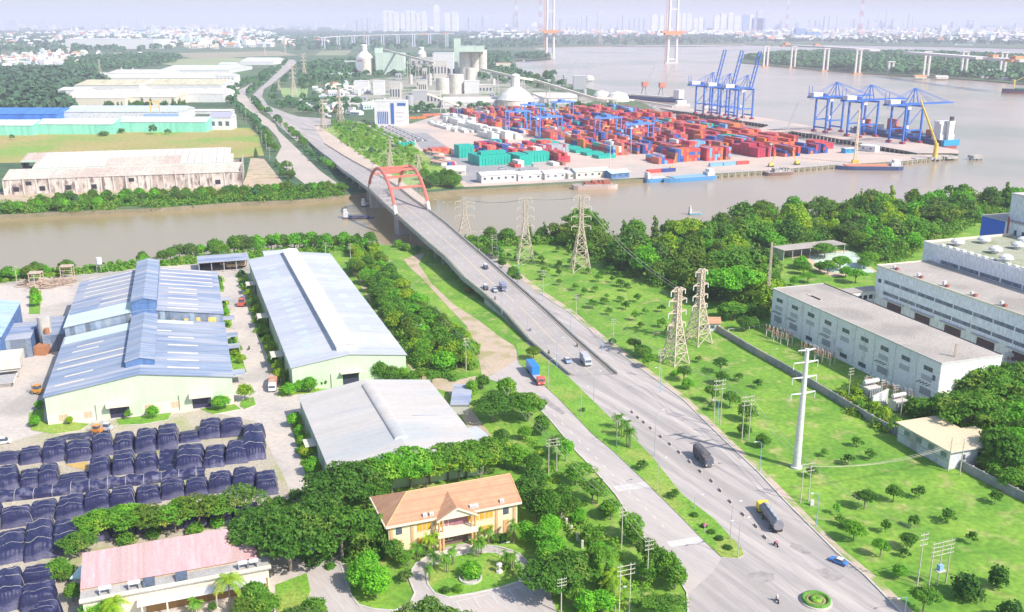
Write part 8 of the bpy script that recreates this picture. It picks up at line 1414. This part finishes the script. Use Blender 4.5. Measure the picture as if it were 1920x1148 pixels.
# ---- bridge under construction
BC = mat('bridge_concrete', (.74, .69, .66), (.66, .62, .61), sc=.05); ORG = mat('orange_formwork', (.72, .36, .18), (.6, .3, .16), sc=.1); ZD = 52
for (x, yb, lab, w) in ((1435, 126, 'tall unfinished pier at the island tip', 0), (1486, 128, 'pier carrying the left end of the deck', 1), (1547, 134, 'second pier under the left deck', 1), (1607, 139, 'third pier under the left deck', 1), (1735, 145, 'first pier under the right deck', 1), (1805, 146, 'second pier under the right deck', 1), (1877, 148, 'pier at the far right under formwork', 1), (1669, 140, 'short unfinished pier between the two decks', 2), (1852, 146, 'shortest unfinished pier at the right', 3)):
    t = thing('bridge_pier', lab+' of the bridge under construction', 'bridge pier', P(x, yb, -2.5), .1, 'piers of the bridge under construction'); h = (ZD, ZD, 27, 15)[w]; s = 5
    for q in (-1, 1): MB().box(q*s-1.9, q*s+1.9, -2.2, 2.2, 0, h, BC).build('shaft', t)
    MB().box(-10, 10, -5, 5, 0, 2.5, ORG).build('pile_cap', t); MB().box(-8.6, 8.6, -3.2, 3.2, h+.01, h+2, BC).build('crosshead', t)
    if w == 0: MB().tube((-4, 0, h+2), (-4, 0, h+22), .8, DBLUE).tube((-4, 0, h+22), (4, 0, h+20), .6, DBLUE).build('tower_crane', t)
def deck(name, lab, pts, z, th=4.2, w=24, form=()):
    q = [P(x, y, z) for x, y in pts]; t = thing(name, lab, 'bridge deck', q[0]); b0 = q[0]
    for a, b in zip(q[:-1], q[1:]):
        d = (b-a).normalized(); n = Vector((-d.y, d.x, 0))*w/2; mb = MB(); mb.prism([tuple(a-n-b0)[:2], tuple(b-n-b0)[:2], tuple(b+n-b0)[:2], tuple(a+n-b0)[:2]], -th, 0, BC); mb.build('deck_span', t)
    for (x, y, L_2) in form: p = P(x, y, z)-b0; MB().box(p.x-L_2, p.x+L_2, p.y-12.3, p.y+12.3, -4.8, -.3, ORG).box(p.x-L_2*.5, p.x+L_2*.5, p.y-10, p.y+10, .1, 5, ORG).build('formwork', t)
deck('bridge_deck', 'left run of raised concrete deck over the river', [(1466, 84), (1488, 84.5), (1547, 87), (1607, 90.5), (1641, 93)], ZD-1, form=((1475, 84.2, 14), (1531, 85.8, 12))); deck('bridge_deck', 'right run of raised concrete deck over the island', [(1704, 97), (1735, 99), (1805, 104), (1843, 107)], ZD-1); deck('bridge_deck', 'short deck stub with orange formwork at the far right', [(1856, 107.5), (1877, 109), (1925, 112)], ZD-1, form=((1862, 108, 10), (1906, 111, 14)))
deck('viaduct_deck', 'long thin viaduct deck behind the cement works', [(604, 70), (640, 67.5), (700, 65.5), (760, 64), (850, 62.5)], 40, 3, 22, form=((795, 64, 30), (835, 63, 30)))
for i, x in enumerate((607, 635, 663, 690, 718, 747, 776, 806, 838)): yb = 92-i*.6; t = thing('viaduct_pier', f'pier of the thin viaduct, {ORD(i)} from the left', 'bridge pier', P(x, yb), .1, 'piers of the viaduct'); hh = ZH(x, yb, 70-i*.9)-1; [MB().box(q*5-2.4, q*5+2.4, -2.5, 2.5, 0, hh, TG).build('shaft', t) for q in (-1, 1)]
for (x, yb, lab) in ((1031, 109, 'left bridge pylon tower rising out of the picture'), (1259, 119, 'right bridge pylon tower rising out of the picture')):
    p = P(x, yb, -2.5); t = thing('bridge_tower', lab, 'bridge tower', p, .05, 'unfinished bridge towers'); s = 12 if x < 1100 else 12.5
    for q in (-1, 1): MB().tube((q*s, 0, 0), (q*s*.86, 0, 190), 4.4, BC, r1=3.4, n=8).build('leg', t)
    MB().box(-19, 19, -8, 8, 0, 3.4, BC).build('pile_cap', t); MB().box(-s, s, -2.6, 2.6, 9, 14, BC).build('cross_beam', t); zd = 84 if x < 1100 else 84; MB().box(-34, 34, -11, 11, zd, zd+5, ORG).box(-24, 24, -12, 12, zd-6, zd-.02, ORG).build('formwork', t); MB().box(-s, s, -2.4, 2.4, 146, 150, WHITE).build('cross_beam', t)
    mb = MB()
    for z in range(0, 18): mb.tube((-s-6, -1, z*10), (-s-6, 2, z*10+10), .7, ORG); mb.tube((-s-8, 1, z*10), (-s-8, -1, z*10+10), .7, ORG)
    mb.build('hoist_mast', t)
# ---- cement works
SIL = mat('silo_concrete', (.58, .54, .46), (.66, .62, .54), sc=.04, stretch=(1, 1, .3), stripe=(2, 6, .04)); SILW = mat('dome_white', (.70, .70, .64), (.62, .62, .56), sc=.05); GRS = mat('green_sheet', (.50, .62, .52), (.58, .68, .58), sc=.03, stripe=(0, 8, .06)); CMG = mat('cement_grey', (.50, .48, .45), (.62, .58, .52), sc=.06)
def silo(x, yb, yt, rpx, lab, dome=None, neck=None, m=None, name='silo'):
    p = P(x, yb); r = rpx*MPP(yb); h = ZH(x, yb, yt); t = thing(name, lab, 'silo', p+Vector((0, r, 0)), 0, 'silos of the cement works'); MB().tube((0, 0, 0), (0, 0, h), r, m or SIL, n=24).build('shell', t)
    if dome: hd_ = ZH(x, yb, dome)-h; nr = (neck[0]*MPP(yb) if neck else r*.3); mb = MB(); mb.lathe([(r*1.03, h), (r*.8, h+hd_*.42), (r*.5, h+hd_*.78), (nr, h+hd_)], SILW, n=24); mb.build('dome', t)
    if neck: z0 = h+hd_; z1 = ZH(x, yb, neck[1]); MB().tube((0, 0, z0-.5), (0, 0, z1), nr, SILW, n=14).lathe([(nr*1.1, z1), (nr*.8, z1+2), (.2, z1+3)], SILW, n=14).build('neck', t)
    return t, r, h
silo(966, 206, 189, 35, 'huge domed silo with a fat neck behind the container yard', 165, (8.5, 144), name='domed_silo'); t, r, h = silo(682, 140, 110, 17, 'domed silo with a round emblem at the left of the works', 97, (6, 86), name='domed_silo')
mb = MB(); a0 = -1.95
c_ = Vector((math.cos(a0)*r, math.sin(a0)*r, h*.66)); n_ = Vector((math.cos(a0), math.sin(a0), 0)); s_ = Vector((-n_.y, n_.x, 0)); mb.face([tuple(c_+n_*1.3+s_*math.cos(q/16*6.283)*11+Vector((0, 0, math.sin(q/16*6.283)*15))) for q in range(16)], WHITE); mb.face([tuple(c_+n_*1.5+s_*(u*6)+Vector((0, 0, 7+v*1.2))) for u, v in ((-1, -1), (1, -1), (1, 1), (-1, 1))], PRD); mb.build('emblem', t)
silo(790, 120, 102, 9, 'small domed silo in the middle distance of the works', 92, (5, 90)); 
for i, (x, yb, yt, r_, lab) in enumerate([(873, 142, 94, 12, 'tall silo under the green gallery, left'), (892, 142, 94, 9, 'tall silo under the green gallery, middle'), (904, 142, 94, 9, 'tall silo under the green gallery, right'), (882, 165, 128, 9.5, 'slim brownish silo below the tall ones'), (855, 176, 140, 14, 'pale stout silo in the front of the works'), (831, 176, 147, 14, 'stout silo with a white band, front left of the works'), (768, 208, 180, 7, 'grey steel silo beside the office block')]): silo(x, yb, yt, r_, lab, m=SIL if i < 6 else STEEL)
pxbox('silo_gallery', 'pale green gallery tower on top of the tall silos', 'plant building', 852, 864, 140, 72, 14, GRS, GRS); t, W_, hh = pxbox('silo_gallery', 'pale green gallery crossing the tops of the tall silos', 'plant building', 860, 908, 143, 86, 20, GRS, GRS); t.children[0].location.z = 0
for c in t.children:
    if c.name.startswith('wall'): c.scale.z = .2; c.location.z = hh*.8
for (x0, x1, yb, yt, dp, w, r, lab) in ((705, 758, 140, 100, 40, GRS, GRS, 'pale green clad mill hall beside the emblem silo'), (704, 717, 139, 90, 20, GRS, GRS, 'tall green stair tower at the mill hall'), (812, 850, 135, 100, 60, WHITE, WHITE, 'white clad store left of the tall silos'), (814, 838, 150, 115, 20, CMG, CMG, 'cream process tower'), (731, 751, 196, 155, 18, CMG, CMG, 'beige square tower behind the office'), (785, 800, 178, 150, 20, CMG, STEEL, 'open grey process frame'), (773, 800, 190, 170, 22, STEEL, CMG, 'grey machine house'), (871, 898, 176, 152, 24, WHITE, WHITE, 'white packing house'), (898, 923, 176, 160, 24, CMG, CMG, 'beige block at the right of the packing house'), (800, 826, 200, 172, 20, CMG, CMG, 'half-open brick frame hall'), (664, 690, 176, 152, 20, WHITE, WHITE, 'white row of tanks hall'), (700, 720, 178, 152, 18, WHITE, WHITE, 'white box with flue'), (930, 958, 130, 118, 20, CREAM, TILE, 'small building above the conveyor'), (620, 660, 145, 138, 40, CREAM, MINTP, 'low mint-roofed store'), (625, 680, 122, 115, 40, WHITE, MINTP, 'long mint-roofed store in the trees'), (770, 812, 130, 108, 30, CMG, CMG, 'far beige kiln building'), (600, 690, 205, 196, 26, WHITE, CMG, 'low white hall left of the office')):
    pxbox('plant_building', lab+' of the cement works', 'plant building', x0, x1, yb, yt, dp, w, r, group='cement works buildings', win=4 if w is CMG else 0)
pxbox('long_store', 'very long low white store, left of the huge domed silo', 'warehouse', 830, 934, 203, 184, 50, WHITE, CMG, 6, win=0, band=(0, 1, .3, .5, CMG, 'grey_band')); pxbox('long_store', 'very long low white store, right of the huge domed silo', 'warehouse', 1000, 1082, 196, 176, 50, WHITE, CMG, 6, band=(0, 1, .3, .5, CMG, 'grey_band'))
for i, (x, yb, yt, w, k) in enumerate([(740, 170, 158, 8, 0), (752, 168, 156, 6, 1), (770, 158, 140, 7, 1), (781, 166, 150, 8, 0), (806, 160, 138, 7, 1), (742, 150, 138, 10, 0), (792, 148, 128, 8, 0), (812, 190, 176, 8, 0), (835, 196, 184, 9, 0), (846, 150, 130, 6, 1), (650, 192, 180, 14, 0), (675, 190, 182, 12, 0), (610, 196, 188, 12, 0), (632, 182, 172, 12, 0), (720, 196, 184, 8, 1), (913, 150, 132, 8, 0), (925, 160, 148, 7, 1), (918, 186, 174, 9, 0), (780, 136, 120, 10, 0), (1020, 160, 150, 14, 0), (1040, 168, 160, 12, 0), (1096, 180, 168, 8, 1)]):
    if k: silo(x, yb, yt, w/2, f'slim process tank of the works, {ORD(i)} in the scattered group', name='process_tank', m=(CMG, STEEL)[i % 2])
    else: pxbox('process_building', f'{("beige", "white", "grey")[i % 3]} process building of the works, {ORD(i)} in the scattered group', 'plant building', x, x+w, yb, yt, 14, (CMG, WHITE, STEEL)[i % 3], group='scattered cement works buildings', win=2)
# office block with blue bands
t, W_, hh = pxbox('office_block', 'white office block with narrow blue windows and a blue glass strip', 'office building', 703, 763, 236, 190, 22, WHITE, WHITE); OB = flat('office_blue', (.04, .14, .42))
for i in range(6): MB().box(W_*(.1+.058*i), W_*(.13+.058*i), -.3, .05, hh*.08, hh*.58, OB).build('window', t)
MB().box(W_*.51, W_*.61, -.35, .05, hh*.08, hh*.92, OB).build('glass_strip', t); MB().box(W_*.72, W_*.98, -.35, .05, hh*.82, hh*.93, OB).build('sign_band', t)
for i in range(3): MB().box(W_*.68, W_*.92, -.32, .05, hh*(.2+.17*i), hh*(.215+.17*i), LCONC).build('ledge', t)
pxbox('long_wall', 'long cream yard wall beside the scrub', 'wall', 662, 700, 234, 229, 3, CREAM, CREAM)
# conveyors
def conveyor(pts, lab, w=2.2):
    q = [P(x, y, 0) if z is None else P(x, y, z) for x, y, z in pts]; t = thing('conveyor_bridge', lab, 'conveyor', Vector((q[0].x, q[0].y, 0))); b0 = Vector((q[0].x, q[0].y, 0)); mb = MB()
    for a, b in zip(q[:-1], q[1:]): mb.tube(a-b0, b-b0, w, CREAM, n=4)
    mb.build('gallery', t)
    for a, b in zip(q[:-1], q[1:]):
        n = max(1, int((b-a).length/70))
        for i in range(n): c = a.lerp(b, (i+.5)/n)-b0; k = MB(); [k.tube((c.x+s*4, c.y, 0), (c.x+s, c.y, c.z-w*.7), .7, CMG) for s in (-1, 1)]; k.build('trestle', t)
conveyor([(903, 130, 44), (962, 144, 38), (1000, 150, 32), (1118, 186, 14), (1140, 190, 12)], 'long inclined conveyor bridge passing the domed silo to the jetty'); conveyor([(718, 93, 50), (790, 112, 40), (815, 118, 36)], 'thin conveyor from the green stair tower'); conveyor([(1118, 183, 16), (1190, 188, 12), (1262, 200, 8)], 'low conveyor gallery along the jetty', 1.6); conveyor([(800, 176, 26), (860, 198, 6)], 'short inclined conveyor in front of the works', 1.5); conveyor([(760, 118, 24), (812, 122, 24)], 'level pipe bridge between mill hall and kiln', 1.5)
for (x, y, r_, h, lab) in ((1128, 185, 14, 12, 'left'), (1158, 190, 17, 14, 'middle'), (1105, 150, 10, 9, 'far')): t = thing('bulk_heap_shed', f'white rounded store on the jetty, {lab} one', 'store', P(x, y)); mb = MB(); mb.lathe([(r_, 0), (r_*.95, h*.4), (r_*.7, h*.8), (.5, h)], SILW, n=18); mb.build('cover', t)
vessel('bulk_ship', 'dark ship moored under the red portal cranes', 'ship', 0, 0, QA-1.25, 110, 16, 6, HB, pos=P(1225, 189, -2.5)); t = bpy.data.objects['bulk_ship']; MB().box(42, 52, -6, 6, 6, 18, WHITE).build('superstructure', t); MB().box(-40, 35, -5, 5, 6, 7.5, CMG).build('hatch', t)
vessel('service_boat', 'small white service boat at the wharf end', 'boat', 0, 0, .3, 26, 8, 3, WHITE, pos=P(1278, 199, -2.5)); MB().box(-8, 6, -3, 3, 3, 8, WHITE).build('cabin', bpy.data.objects['service_boat'])
vessel('service_boat', 'small white launch beside the raised-boom cranes', 'boat', 0, 0, .3, 20, 6, 3, WHITE, pos=P(1330, 202, -2.5)); MB().box(-6, 4, -2.5, 2.5, 3, 7, WHITE).build('cabin', bpy.data.objects['service_boat.001'])
for (x, y, yt, lab) in ((1075, 140, 118, 'grey ship-loader frame beside the jetty trees'),): pxbox('ship_loader', lab, 'loader', x, x+24, y+28, y+2, 16, STEEL, WHITE)
for (x, y, lab) in ((1716, 146, 'orange-roofed'), (1756, 147, 'pale tent-like'), (1840, 146, 'long white'), (1880, 150, 'low white')): pxbox('site_hut', f'{lab} hut on the island shore', 'hut', x, x+22, y+1, y-5, 12, CREAM, ORG if 'orange' in lab else WHITE, 3, group='site huts on the island shore')
